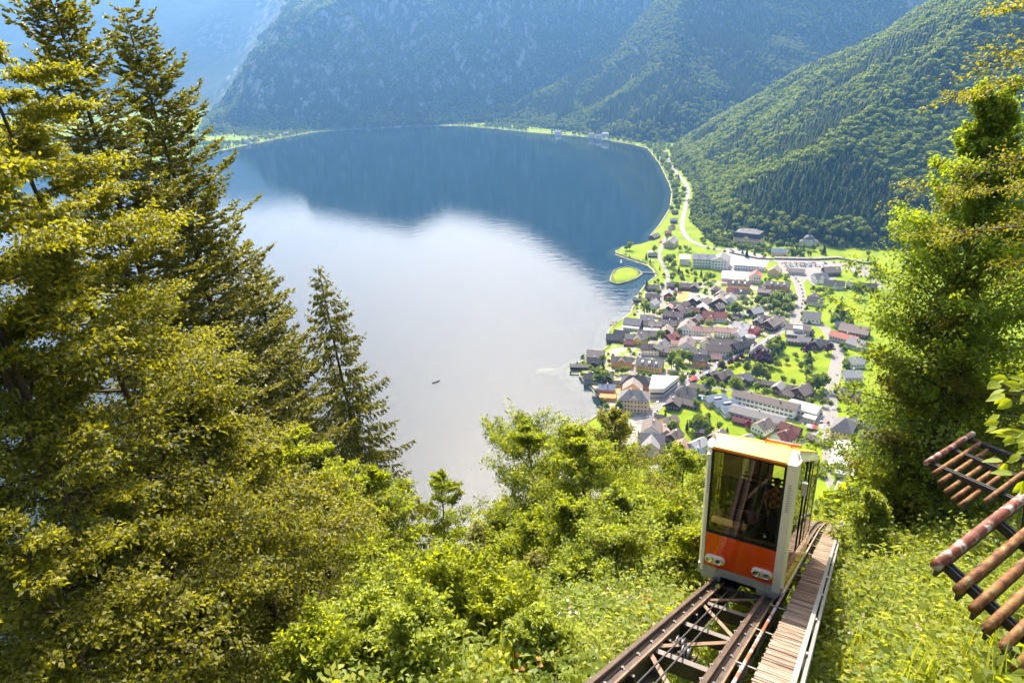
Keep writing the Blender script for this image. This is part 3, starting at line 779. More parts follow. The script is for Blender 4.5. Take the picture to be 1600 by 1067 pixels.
# lake front
h('F',545,115,17,13,-8,4,'tan','wood','tan roofed boathouse on the lake point', cat='boathouse', chim=0)
h('F',520,235,13,10,-8,4.5,'dark','wood','dark house in front of the tan roofed boathouse', cross=(0,4,.3))
h('F',275,325,19,5,-4,2.6,'tan','wood','long narrow boathouse reaching into the lake', cat='boathouse', chim=0, win=None)
h('F',470,500,13,10,-10,4,'dark','white','white fronted house with a dark roof on the lake wall')
h('F',740,490,10,10,85,4.5,'dark','wood','dark gabled cottage behind the lake wall')
h('F',975,215,20,10,-3,6,'brown','orange','orange house with a brown roof and middle gable', cross=(0,8,1.5), chim=2)
h('F',735,670,14,10,-4,6,'blue','orange','orange house with a blue grey metal roof near the quay', rise=3)
h('F',745,835,14,8,-4,3,'orange','orange','orange roofed terrace above the quay wall', style='flat', chim=0, cat='terrace', win=None)
h('F',920,605,9,6,0,2.6,'brown','white','small brown pavilion behind the blue grey roof', cat='pavilion', chim=0, win=None)
h('F',1225,545,27,14,-3,8,'dark','orange','long dark roofed building behind the peach building', style='hip', rise=6, cat='building')
h('F',1160,640,12,17,88,8,'tan','peach','tan gabled link between the peach building and the dark one', cat='building', chim=0, win=None)
h('F',1190,790,25,16,-4,11.5,'grey','peach','peach coloured three storey building with a hipped grey roof', style='hip', rise=7, win='m', rows=3, chim=2, cat='building', cross=(0,7,.5), maxwin=30)
h('F',1450,265,25,13,-12,6,'grey','yellow','bright yellow inn with three white dormers', dormers=3, win='m', cat='inn', maxwin=20)
# right of the shore, lower village
h('G',570,720,18,13,-16,6,'dark','white','white house with a dark half-hipped roof beside the flat white building', style='hip', rise=5)
h('G',355,920,11,12,78,4.5,'brown','wood','brown gabled cottage at the diagonal road')
h('G',570,920,19,8,-20,3.4,'brown','wood','long brown shed below the dark hipped roof', cat='shed', chim=0)
h('G',800,675,18,8,-16,3.2,'brown','wood','long brown shed beside the red market tents', cat='shed', chim=0)
h('G',790,195,14,12,-4,6,'dark','orange','orange walled house with a dark roof and white side gable', cross=(3,5,.4))
h('G',1000,455,10,9,55,4.5,'brown','wood','small brown gable along the parked cars')
h('G',1170,460,17,11,52,5,'brown','wood','brown gabled house along the parked cars')
h('G',1460,515,19,13,32,5,'grey','wood','grey roofed chalet with a dark gable above the school', cross=(0,8,.6))
h('G',1062,180,9,7,0,3,'pink','wood','small pink roofed kiosk beside the diagonal road', cat='kiosk', chim=0)
h('G',740,85,12,8,0,3.4,'dark','orange','low dark roof behind the orange walled house', style='flat', chim=0)
h('5',620,440,54,13,-14,8,'brown','white','long white school building with a brown roof', rise=2.6, win='b', rows=2, cat='school', chim=2, maxwin=40)
h('5',555,560,44,14,-14,6,'grey','white','second long school wing in front of the school', rise=2.6, win='b', rows=1, cat='school', chim=1, maxwin=24)
h('5',942,500,24,15,-14,6,'light','white','white end building of the school with a pale roof', rise=1.8, win='b', cat='school', chim=0)
h('5',990,590,9,6,-14,4.5,'white','white','small white box in front of the school end', style='flat', chim=0, cat='building')
h('5',600,295,27,7,-9,3.2,'brown','wood','long brown shed under the orchard meadow', cat='shed', chim=0)
h('5',730,330,11,9,70,5,'light','wood','pale gabled barn at the end of the long brown shed', cat='barn', chim=0)
h('5',930,355,15,14,58,5.5,'brown','wood','brown wooden chalet with a carved balcony below the orchard')
h('5',800,385,13,7,-14,3,'brown','wood','low brown roof left of the balcony chalet', chim=0)
h('5',845,345,9,8,0,4.5,'brown','wood','small brown roof behind the balcony chalet')
h('5',600,645,14,12,58,5.5,'brown','white','brown roofed house in front of the school wing', win='m')
h('5',775,735,14,13,48,7,'red','white','white house with a red brown roof and skylights', win='m', maxwin=10)
h('5',830,675,16,10,-20,5,'red','wood','red brown roof behind the white skylight house')
h('5',450,770,12,11,45,5,'light','white','pale grey roofed house just above the cabin')
h('5',225,735,13,11,60,5,'brown','wood','brown roof peeping out above the cabin')
h('5',1045,770,15,6,-34,2.8,'brown','wood','long dark shed set askew beside the street', cat='shed', chim=0)
h('5',400,610,9,6,-14,3,'red','wood','small red roofed shed in front of the school wing', cat='shed', chim=0)
h('5',1275,640,19,15,84,8,'grey','ochre','yellow station inn with a steep hipped grey roof', style='hip', rise=8, win='m', rows=2, cat='inn', maxwin=14)
h('5',1375,640,12,10,0,6,'dark','ochre','yellow annex right of the station inn', style='flat', chim=0)
h('5',1270,895,34,15,88,5.5,'white','ochre','valley station with a large white gabled roof', rise=3.4, cat='station', chim=2, win='m')
h('5',1392,930,22,7,88,4.5,'light','white','white lean-to along the valley station', style='flat', cat='station', chim=0)
h('5',1300,1030,16,13,84,4.5,'light','white','low grey roofed part below the valley station', style='flat', cat='station', chim=0, win=None)
h('P',1321,762,10,11,84,4,'white','grey','white roofed lowest building at the foot of the track', style='flat', cat='station', chim=0, win=None)
h('5',1325,375,17,12,-4,6,'grey','red','house with red walls and a grey roof right of the street', win='m')
h('5',1345,225,15,12,20,6,'light','white','white house right of the street above the red one')
h('5',1370,115,15,12,30,5,'light','white','pale roofed house uppermost right of the street')
h('H',622,250,16,15,88,8,'tan','white','rear part of the big hall with a tan gabled roof', cat='hall', chim=1, win=None)
h('H',620,450,20,13,-2,8,'grey','white','big hall with a cross shaped grey roof at the square', cat='hall', chim=0, win=None, rise=5, cross=(0,13,7))
h('H',910,150,14,10,36,4.5,'tan','yellow','yellow walled house with a tan roof below the diagonal road')
h('H',760,105,8,6,-10,2.8,'dark','wood','small dark roof beside the square', cat='shed', chim=0, win=None)
h('H',835,305,10,6,110,4.5,'pink','white','narrow pinkish house right of the big hall')
h('H',1005,395,12,10,62,5,'brown','wood','brown gabled chalet right of the big hall')
h('H',1130,585,12,12,82,5,'pink','red','pinkish roofed house below the sloping meadow')
h('H',1390,540,14,10,50,6,'light','white','white house with pale roofs left of the cabin')
h('H',1385,690,11,8,-4,5,'blue','white','small house with a blue grey roof left of the cabin')
h('H',1425,335,6,4,0,2.4,'white','red','tiny white roofed shed on the sloping meadow', cat='shed', chim=0, win=None)
h('H',930,900,14,10,-2,7,'red','yellow','yellow house with a dark red roof between the trees', win='m')
h('H',900,790,8,6,0,4,'salmon','yellow','salmon roof tip behind the yellow house')
h('H',665,1035,13,11,70,5,'grey','wood','grey gabled roof half hidden in the treetops')

for u, v, lb in ((936,211,'white house nearest the right end of the far shore'),(946,208,'white house among trees at the right end of the far shore'),(924,209,'long pale house behind the right end of the far shore'),(872,205,'pale house beside the far shore meadow'),
                 (398,213,'white farmhouse on the far left flats by the water'),(421,210,'white farmhouse in the middle of the far left flats'),(447,207,'white farmhouse at the right end of the far left flats'),(386,220,'farmhouse lowest on the far left flats')):
    g_ = ground(u, v); h('P', u, v, 20, 12, rnd.uniform(-20, 20), 8, rnd.choice(['light','grey','tan']), 'white', lb, base=max(g_.z, 1.5), chim=0, win=None)
# flat white building with a trapezoid roof
fw = [at(u, v, VZ + 9) for u, v in ((1019.5,586.5),(1061,588.5),(1037,607.5),(1014,607.5))]
cx_ = sum((p.x for p in fw)) / 4; cy_ = sum((p.y for p in fw)) / 4
ft_ = empty('flat_roofed_hall', (cx_, cy_, VZ), 0, 'modern flat white building with a trapezoid roof beside the peach building', 'building')
BUILT.append((cx_, cy_, 13))
q = [(p.x - cx_, p.y - cy_) for p in fw][::-1]
mb = MB(); mb.prism([(x*.94, y*.94) for x, y in q], -.3, 3.2); mb.build('ground_floor', WALL['grey'], ft_)
mb = MB(); mb.prism([(x*.97, y*.97) for x, y in q], 3.2, 5.2); mb.build('window_band', mat_pane, ft_)
mb = MB(); mb.prism(q, 5.2, 9.0); mb.build('upper_floor', WALL['white'], ft_)
mb = MB(); mb.prism([(x*1.012, y*1.012) for x, y in q], 9.0, 9.35); mb.build('roof', ROOF['white'], ft_)

# school hall: three stepped bays with blue roofs
sc = empty('stepped_hall', tuple(at(*px('5', 290, 480), VZ)), 0, 'white hall of three stepped bays with blue metal roofs', 'hall')
BUILT.append((sc.location.x, sc.location.y, 18))
for i, (X, Y) in enumerate(((205,425),(285,465),(350,515))):
    c_, rz_ = place(*px('5', X, Y), 6.5, rad(28))
    w_ = MB(); w_.prism([(-9,-5.5),(9,-5.5),(9,5.5),(-9,5.5)], -.3, 5)
    for sx_ in (-1, 1):
        p = [(sx_*9,-5.5,5),(sx_*9,5.5,5),(sx_*9,0,8)]; w_.quad(*(p if sx_ > 0 else p[::-1]))
    o = w_.build('wall', WALL['white'], sc); o.location = c_ - sc.location; o.location.z = 0; o.rotation_euler.z = rz_
    w_ = MB(); gable_roof(w_, 18, 11, 5, 3); r_ = w_.build('roof', ROOF['blue'], sc); r_.location = o.location; r_.rotation_euler.z = rz_
    w_ = MB(); w_.box(-3, 4, -4.2, -1.0, 5.6, 7.4); s_ = w_.build('skylight', ROOF['light'], r_)
    for k in range(4):
        wd = link('window', WIN['b'], o); wd.location = (-9, -3.9 + 2.6 * k, 2.6); wd.rotation_euler = (0, 0, math.pi/2)

# chapel on its mound
cp = ground(1263, 382)
ch = empty('chapel', (cp.x, cp.y, cp.z - .5), rad(-10), 'small white baroque chapel with an onion spire above the car park', 'chapel')
BUILT.append((cp.x, cp.y, 14))
mb = MB(); mb.lathe([(7,-4),(7,8),(7.4,8),(7.4,8.6),(6.6,8.6)], 16); mb.build('nave', WALL['white'], ch)
mb = MB(); mb.lathe([(7.6,8.6),(6.9,10.5),(5.2,12.6),(2.6,14),(1.3,14.6),(1.3,16.4),(1.9,17.2),(1.6,18.2),(0.6,19.2),(0.25,21.5),(0.05,23)], 16); mb.build('dome', ROOF['grey'], ch, smooth=True)
for sx_ in (-1, 1):
    mb = MB(); mb.box(sx_*7 - 3.5, sx_*7 + 3.5, -3.4, 3.4, -4, 5); mb.build('side_wing', WALL['white'], ch).location.x = sx_ * 2
    mb = MB(); hip_roof(mb, 7, 6.8, 5.05, 3.0); mb.build('wing_roof', ROOF['tan'], ch).location.x = sx_ * 9
for k in (-1, 0, 1):
    o = link('window', WIN['m'], ch); a = rad(-90 + k * 40); o.location = (7.05*math.cos(a), 7.05*math.sin(a), 5); o.rotation_euler = (0, 0, a - math.pi/2)

# round tower house
c_ = at(*px('D', 1092, 840), VZ + 3); rt = empty('round_tower', (c_.x, c_.y, VZ), 0, 'squat round white tower with a shallow cone roof', 'tower')
mb = MB(); mb.lathe([(5,-.3),(5,5.5)], 18); mb.build('wall', WALL['white'], rt)
mb = MB(); mb.lathe([(5.7,5.3),(5.7,5.6),(0.2,7.6)], 18); mb.build('roof', ROOF['light'], rt); BUILT.append((c_.x, c_.y, 6))
for k in range(3):
    o = link('window', WIN['m'], rt); a = rad(-110 + k * 40); o.location = (5*math.cos(a), 5*math.sin(a), 3.2); o.rotation_euler = (0, 0, a - math.pi/2)

# red market tents and awnings
mat_redcloth = worn('tent_red', (0.55, 0.03, 0.04), var=0.15); mat_whitecloth = worn('tent_white', (0.75, 0.72, 0.68), var=0.08); mat_pinkcloth = worn('tent_pink', (0.70, 0.30, 0.30), var=0.1); mat_bluecloth = worn('pool_blue', (0.05, 0.28, 0.55), var=0.15, rough=.3)
def tent(t, X, Y, w, mat, label):
    c = at(*px(t, X, Y), VZ); r = empty('market_tent', (c.x, c.y, VZ + .1), rnd.random(), label, 'tent', 'market tents')
    mb = MB(); hip_roof(mb, w, w * .8, 2.3, 1.1, oh=.2); mb.build('canopy', mat, r)
    for sx_ in (-1, 1):
        for sy in (-1, 1):
            mb = MB(); mb.box(sx_*w*.45 - .06, sx_*w*.45 + .06, sy*w*.35 - .06, sy*w*.35 + .06, 0, 2.3); mb.build('pole', mat_frame, r)
tent('G',660,590,6,mat_redcloth,'larger red market tent beside the diagonal road'); tent('G',695,565,5,mat_redcloth,'smaller red market tent beside the diagonal road')
tent('5',985,690,6,mat_pinkcloth,'pink market tent on the school yard'); tent('5',1020,695,5,mat_redcloth,'red market tent on the school yard'); tent('5',1240,765,5,mat_redcloth,'red awning in front of the station inn')
tent('A',985,195,6,mat_redcloth,'red tent behind the ochre house'); tent('A',850,525,4,mat_whitecloth,'white parasol tent on the lawn point')
tent('F',1000,725,4,mat_redcloth,'red tent beside the peach building')
c_ = at(*px('G', 805, 890), VZ); mb = MB(); mb.lathe([(3.2,0),(3.3,1.1),(3.0,1.1),(3.0,.8),(0.01,.8)], 20); o = mb.build('garden_pool', mat_bluecloth, loc=(c_.x, c_.y, VZ + .08)); tag(o, 'round blue garden pool beside the stepped blue roofs', 'pool')

# piers and boats
mat_pier = worn('pier_wood', (0.16, 0.12, 0.09), var=0.3, rough=.9)
def pier(a, b_, w, label):
    p, q_ = at(*a, 0.9), at(*b_, 0.9); r = empty('jetty', (p.x, p.y, 0), 0, label, 'jetty')
    d = q_ - p; L = d.length; r.rotation_euler.z = math.atan2(d.y, d.x)
    mb = MB(); mb.box(0, L, -w/2, w/2, .75, .95); mb.build('deck', mat_pier, r)
    for k in range(max(2, int(L / 5))):
        for s in (-1, 1):
            mb = MB(); mb.box(-.12, .12, -.12, .12, -2.5, 1.3); mb.build('pile', mat_pier, r, loc=(L * (k + .5) / max(2, int(L/5)), s * (w/2 - .15), 0))
pier(px('C',490,565), px('C',300,565), 2.0, 'jetty reaching into the lake beside the broad boathouse')
pier(px('C',275,545), px('C',270,615), 3.5, 'cross head of the jetty out on the lake')
pier(px('P',934,655), px('P',908,664), 2.5, 'lower landing stage half hidden by treetops')
pier(px('P',930,660), px('P',918,656), 2.0, 'upper landing stage half hidden by treetops')
def hull_mesh(L, W, H):
    V, F = [], []; n = 9
    for i in range(n):
        t = i / (n - 1); w = W/2 * (math.sin(math.pi * (t * .92 + .04)) ** .6); sh = .25 * (2*t - 1) ** 2 * H
        x = (t - .5) * L
        V += [(x, -w, H + sh), (x, -w*.55, 0), (x, w*.55, 0), (x, w, H + sh), (x, w*.8, H + sh - .02), (x, w*.5, .22), (x, -w*.5, .22), (x, -w*.8, H + sh - .02)]
    for i in range(n - 1):
        for j in range(8): F.append((8*i + j, 8*i + (j+1) % 8, 8*(i+1) + (j+1) % 8, 8*(i+1) + j))
    return np_mesh('hull', V, np.array(F)[:, ::-1], [])
p = at(681, 597, 0); r = empty('rowing_boat', (p.x, p.y, -.05), rad(35), 'dark wooden rowing boat alone on the open lake', 'boat')
hm_ = hull_mesh(8.5, 1.7, .8); hm_.materials.append(mat_pier); link('hull', hm_, r)
for x in (-2, 0, 2):
    mb = MB(); mb.box(x - .2, x + .2, -.62, .62, .48, .55); mb.build('thwart', mat_chim, r)
mat_shirt = worn('shirt_red', (0.4, 0.05, 0.05)); mat_skin = worn('skin', (0.55, 0.32, 0.22), var=.08)
p = at(970.5, 410, 0); r = empty('sailing_boat', (p.x, p.y, -.05), rad(80), 'small white boat with a white tent sail off the lawn point', 'boat')
hm_ = hull_mesh(5, 1.7, .7); hm_.materials.append(mat_frame); link('hull', hm_, r)
mb = MB(); mb.tube([(0,0,.2),(0,0,4.4)], .06, 6); mb.build('mast', mat_frame, r)
mb = MB()
for sy in (-1, 1): mb.quad((-1.5, sy*1.3, 2.2), (1.5, sy*1.3, 2.2), (1.2, 0, 4.2), (-1.2, 0, 4.2)); 
mb.build('canopy', mat_whitecloth, r)
# ------------------------------------------------------------------ foliage materials and distant trees
def leaf_mat(name, lo, hi, trans=(0.2, 0.24, 0.02), tw=0.4, vary=0.25, hue=0.02, rough=0.55, spec=0.3):
    m = bpy.data.materials.new(name); m.use_nodes = True; nt = m.node_tree; nt.nodes.clear()
    out = nt.nodes.new('ShaderNodeOutputMaterial'); p = nt.nodes.new('ShaderNodeBsdfPrincipled')
    at_ = nt.nodes.new('ShaderNodeAttribute'); at_.attribute_name = 'tint'
    oi = nt.nodes.new('ShaderNodeObjectInfo')
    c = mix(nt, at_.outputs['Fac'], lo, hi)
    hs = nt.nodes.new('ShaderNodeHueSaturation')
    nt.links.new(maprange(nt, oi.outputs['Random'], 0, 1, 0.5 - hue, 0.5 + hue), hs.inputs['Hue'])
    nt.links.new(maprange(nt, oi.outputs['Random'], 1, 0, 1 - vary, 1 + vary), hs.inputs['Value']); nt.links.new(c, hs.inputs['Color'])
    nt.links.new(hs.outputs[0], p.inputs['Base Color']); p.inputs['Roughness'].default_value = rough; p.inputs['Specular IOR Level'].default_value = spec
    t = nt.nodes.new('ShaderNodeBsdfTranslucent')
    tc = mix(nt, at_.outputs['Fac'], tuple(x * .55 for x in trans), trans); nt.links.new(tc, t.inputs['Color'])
    ms = nt.nodes.new('ShaderNodeMixShader'); ms.inputs[0].default_value = tw
    nt.links.new(p.outputs[0], ms.inputs[1]); nt.links.new(t.outputs[0], ms.inputs[2]); nt.links.new(ms.outputs[0], out.inputs[0])
    return m
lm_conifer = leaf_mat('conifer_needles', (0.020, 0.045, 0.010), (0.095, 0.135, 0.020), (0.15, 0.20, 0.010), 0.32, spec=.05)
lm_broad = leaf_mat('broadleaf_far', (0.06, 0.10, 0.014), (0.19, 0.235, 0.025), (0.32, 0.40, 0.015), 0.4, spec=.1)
lm_purple = leaf_mat('purple_leaves', (0.045, 0.018, 0.025), (0.11, 0.045, 0.06), (0.12, 0.03, 0.03), 0.25)
lm_redleaf = leaf_mat('red_leaves', (0.16, 0.02, 0.03), (0.35, 0.05, 0.06), (0.3, 0.03, 0.03), 0.25)
mat_bark = worn('bark', (0.085, 0.06, 0.042), rough=0.95, var=0.4, scale=6, bump=0.5, vec_scale=(1, 1, .25))

def conifer_low(seed, slim=0.17, layers=9, pts=9, name='conifer'):
    r_ = np.random.default_rng(seed); V = []; F = []; T = []
    for k in range(layers):
        z = 0.10 + 0.86 * (k / layers) ** 0.95; rr = slim * (1 - z) ** 0.8 * (1 + .25 * r_.uniform(-1, 1)) + .012
        n = pts; a0 = r_.uniform(0, 6.28); top = min(1.0, z + 0.20 * (1 - z) + .05)
        i0 = len(V); V.append((r_.normal(0, .004), r_.normal(0, .004), top))
        for j in range(2 * n):
            a = a0 + math.pi * j / n; q = rr * (r_.uniform(.75, 1.2) if j % 2 == 0 else r_.uniform(.35, .6))
            V.append((q * math.cos(a), q * math.sin(a), z - (.03 if j % 2 == 0 else -.012) + r_.normal(0, .008)))
        for j in range(2 * n):
            F.append((i0, i0 + 1 + j, i0 + 1 + (j + 1) % (2 * n))); T.append(np.clip(.25 + .5 * (k / layers) + r_.normal(0, .2), 0, 1))  # tint rises up the tree: lit tops put into the colour
    nb = len(F); i0 = len(V); R_ = .012
    V += [(R_, 0, 0), (-R_*.5, R_*.87, 0), (-R_*.5, -R_*.87, 0), (0, 0, .5)]
    F += [(i0, i0+1, i0+3), (i0+1, i0+2, i0+3), (i0+2, i0, i0+3)]; T += [0, 0, 0]
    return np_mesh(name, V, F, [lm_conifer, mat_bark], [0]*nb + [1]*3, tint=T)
def broad_low(seed, mat=None, n=230, name='tree', tall=1.0):
    """crown of leaf clumps on several lobes; unit height"""
    r_ = np.random.default_rng(seed)
    nl = 11; lob = []
    for i in range(nl):
        a = r_.uniform(0, 6.28); hh = r_.uniform(.30, .80); rr = (.30 if hh < .6 else .20) * r_.uniform(.3, 1)
        lob.append((rr * math.cos(a), rr * math.sin(a), hh, r_.uniform(.13, .22)))
    lob.append((0, 0, .82, .16)); lob.append((0, 0, .55, .26))
    L_ = np.array(lob); idx = r_.integers(0, len(L_), n)
    d = r_.normal(size=(n, 3)); d /= np.linalg.norm(d, axis=1)[:, None]; d[:, 2] = np.where(d[:, 2] < -.4, -d[:, 2], d[:, 2])
    P = L_[idx, :3] + d * (L_[idx, 3] * r_.uniform(.7, 1.08, n))[:, None]
    nm = d + r_.normal(0, .55, (n, 3)); nm /= np.linalg.norm(nm, axis=1)[:, None]
    t = np.cross(nm, r_.normal(size=(n, 3))); t /= np.linalg.norm(t, axis=1)[:, None]; bt = np.cross(nm, t)
    sz = r_.uniform(.045, .085, n)[:, None]
    V = np.stack([P - t*sz - bt*sz*.7, P + t*sz*.8 - bt*sz, P + t*sz + bt*sz*.8, P - t*sz*.7 + bt*sz], 1).reshape(-1, 3)
    F = np.arange(4 * n).reshape(n, 4)
    T = np.clip(.15 + .8 * (P[:, 2] - .2) / .8 + r_.normal(0, .18, n), 0, 1)  # upper clumps tinted lighter, painting sunlit crown tops
    i0 = len(V); R_ = .022
    V = np.vstack([V, [(R_,0,0),(0,R_,0),(-R_,0,0),(0,-R_,0),(R_*.5,0,.6),(0,R_*.5,.6),(-R_*.5,0,.6),(0,-R_*.5,.6)]])
    tr = [(i0+j, i0+(j+1)%4, i0+4+(j+1)%4, i0+4+j) for j in range(4)]
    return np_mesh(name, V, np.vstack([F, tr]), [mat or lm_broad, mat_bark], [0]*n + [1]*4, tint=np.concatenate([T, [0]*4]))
CON = [conifer_low(40 + i, 0.17 + .035 * (i % 3), 8 + i % 3, 8 + i % 3) for i in range(4)]
BRO = [broad_low(60 + i) for i in range(4)]
BROP = broad_low(80, lm_purple); BROR = broad_low(81, lm_redleaf)
BUSH = [broad_low(90 + i, None, 150) for i in range(2)]

def scatter(name, P, rot, scl, idx, protos, label, cat, kind='stuff', rxy=None):
    """one object of many small instances (geometry nodes)"""
    me = bpy.data.meshes.new(name); n = len(P)
    me.vertices.add(n); me.vertices.foreach_set('co', np.asarray(P, np.float32).ravel())
    rv = np.zeros((n, 3), np.float32); rv[:, 2] = rot
    if rxy is not None: rv[:, :2] = rxy
    a = me.attributes.new('rot', 'FLOAT_VECTOR', 'POINT'); a.data.foreach_set('vector', rv.ravel())
    a = me.attributes.new('scl', 'FLOAT_VECTOR', 'POINT'); a.data.foreach_set('vector', np.asarray(scl, np.float32).ravel())
    a = me.attributes.new('idx', 'INT', 'POINT'); a.data.foreach_set('value', np.asarray(idx, np.int32))
    o = link(name, me)
    g = bpy.data.node_groups.new(name + '_scatter', 'GeometryNodeTree')
    g.interface.new_socket('Geometry', in_out='INPUT', socket_type='NodeSocketGeometry'); g.interface.new_socket('Geometry', in_out='OUTPUT', socket_type='NodeSocketGeometry')
    N = g.nodes; gi = N.new('NodeGroupInput'); go = N.new('NodeGroupOutput'); ip = N.new('GeometryNodeInstanceOnPoints')
    jn = N.new('GeometryNodeJoinGeometry')
    for pm in reversed(protos):
        po = bpy.data.objects.new(name + '_form', pm)
        oi = N.new('GeometryNodeObjectInfo'); oi.inputs['Object'].default_value = po; oi.inputs['As Instance'].default_value = False
        gt = N.new('GeometryNodeGeometryToInstance'); g.links.new(oi.outputs['Geometry'], gt.inputs[0]); g.links.new(gt.outputs[0], jn.inputs[0])
    def attr(nm, ty):
        q = N.new('GeometryNodeInputNamedAttribute'); q.data_type = ty; q.inputs['Name'].default_value = nm
        return [s for s in q.outputs if s.enabled and s.name == 'Attribute'][0]
    g.links.new(gi.outputs[0], ip.inputs['Points']); g.links.new(jn.outputs[0], ip.inputs['Instance'])
    ip.inputs['Pick Instance'].default_value = True
    g.links.new(attr('idx', 'INT'), ip.inputs['Instance Index'])
    er = N.new('FunctionNodeEulerToRotation'); g.links.new(attr('rot', 'FLOAT_VECTOR'), er.inputs[0]); g.links.new(er.outputs[0], ip.inputs['Rotation'])
    g.links.new(attr('scl', 'FLOAT_VECTOR'), ip.inputs['Scale']); g.links.new(ip.outputs[0], go.inputs[0])
    md = o.modifiers.new('scatter', 'NODES'); md.node_group = g
    return tag(o, label, cat, kind=kind)

def proj_np(X, Y, Z):
    Z = Z - CAMZ; zf = Y * _cP - Z * _sP; yr = -Y * _sP - Z * _cP
    a, b_ = FPX * X / zf, FPX * yr / zf
    return a * _cR + b_ * _sR + 800, -a * _sR + b_ * _cR + 533.5, zf
def in_view(X, Y, Z, m=80):
    u, v, zf = proj_np(X, Y, Z); return (zf > 1) & (u > -m) & (u < 1600 + m) & (v > -m) & (v < 1067 + m)

def jgrid(x0, x1, y0, y1, st, seed):
    r_ = np.random.default_rng(seed); X, Y = np.meshgrid(np.arange(x0, x1, st), np.arange(y0, y1, st))
    X = X.ravel() + r_.uniform(-.48, .48, X.size) * st; Y = Y.ravel() + r_.uniform(-.48, .48, Y.size) * st
    return X, Y, r_

# ---- forest on the slope beside the village
X, Y, r_ = jgrid(325, 1500, 925, 2200, 6.4, 5)
d = sdf(M1P, X, Y); _rp = sorted([(p.y, p.x) for p in ROADS['main'] if p.y > 1015]); xr_ = np.interp(Y, [a for a, _ in _rp], [b__ for _, b__ in _rp])
k = (d > 4) | ((d > -80) & (X > xr_ + 12) & (Y > 1035) & (Y < 2000))
X, Y, d = X[k], Y[k], d[k]; Z = hz(X, Y); k = in_view(X, Y, Z + 10); X, Y, Z, d = X[k], Y[k], Z[k], d[k]
# clearings: villa lawn, chapel mound, roadside bank, a strip of scrub below the forest
vp_ = bpy.data.objects['villa'].location; cp_ = ch.location
keep = (np.hypot((X - vp_.x), (Y - vp_.y)) > 27) & (np.hypot(X - cp_.x, Y - cp_.y) > 17)
keep &= ~((np.abs(X - vp_.x) < 40) & (Y < vp_.y) & (Y > vp_.y - 40) & (r_.random(len(X)) < .2)) & ~((np.abs(X - cp_.x + 5) < 28) & (Y < cp_.y) & (Y > cp_.y - 30) & (r_.random(len(X)) < .75))
roadx = np.array([(p.x, p.y) for p in ROADS['main']])
for p in roadx: keep &= np.hypot(X - p[0], Y - p[1]) > 11
bp_ = ground(1218, 398); keep &= np.hypot(X - bp_.x, Y - bp_.y) > 16
u_, v_, _ = proj_np(X, Y, Z)
glade = ((np.abs(v_ - (205 - (u_ - 1030) * .62)) < 7) & (u_ > 1030) & (u_ < 1230)) | (np.hypot(u_ - 1300, (v_ - 80)) < 9)
keep &= ((fbm(X / 28, Y / 28, 19) < .66) & ~glade) | (r_.random(len(X)) < .12)
X, Y, Z, d, u_, v_ = [a[keep] for a in (X, Y, Z, d, u_, v_)]
nz = fbm(X / 90, Y / 90, 13)
low = d < 55
isb = (nz + r_.normal(0, .07, len(X)) > np.where(low, 0.36, 0.46)) | (low & (r_.random(len(X)) < .35))
H_ = np.where(isb, r_.uniform(10, 20, len(X)), r_.uniform(10, 25, len(X))) * (.7 + .65 * fbm(X / 40, Y / 40, 17)) * np.where(d < 25, .55, 1)
W_ = H_ * np.where(isb, r_.uniform(1.0, 1.4, len(X)), r_.uniform(1.05, 1.6, len(X)))
idx = np.where(isb, 4 + r_.integers(0, 4, len(X)), r_.integers(0, 4, len(X)))
order = np.argsort(np.hypot(X, Y) - H_ * 6)
tops = order[in_view(X[order], Y[order], Z[order], -5)][:300]
rest = np.setdiff1d(np.arange(len(X)), tops)
rot = r_.uniform(0, 6.28, len(X)); PR = CON + BRO
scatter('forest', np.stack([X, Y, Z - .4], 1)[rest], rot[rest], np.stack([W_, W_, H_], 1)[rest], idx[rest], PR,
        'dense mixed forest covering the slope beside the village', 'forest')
def near_named(x, y):
    best, bd = None, 1e9
    for nm, (a, b_) in {'the yellow villa': vp_.xy, 'the white chapel': cp_.xy, 'the main road': (345, 1180), 'the blue roofed yellow house': bp_.xy, 'the far end of the car park': (530, 935)}.items():
        q_ = math.hypot(x - a, y - b_)
        if q_ < bd: bd, best = q_, nm
    return best
for i in tops:
    con = idx[i] < 4
    o = link('spruce_tree' if con else 'broadleaf_tree', PR[idx[i]], loc=(X[i], Y[i], Z[i] - .4)); o.rotation_euler.z = rot[i]; o.scale = (W_[i], W_[i], H_[i])
    nm = near_named(X[i], Y[i])
    tag(o, ('pointed dark spruce' if con else 'rounded green broadleaf tree') + ' at the forest edge near ' + nm, 'tree', 'forest edge trees near ' + nm)

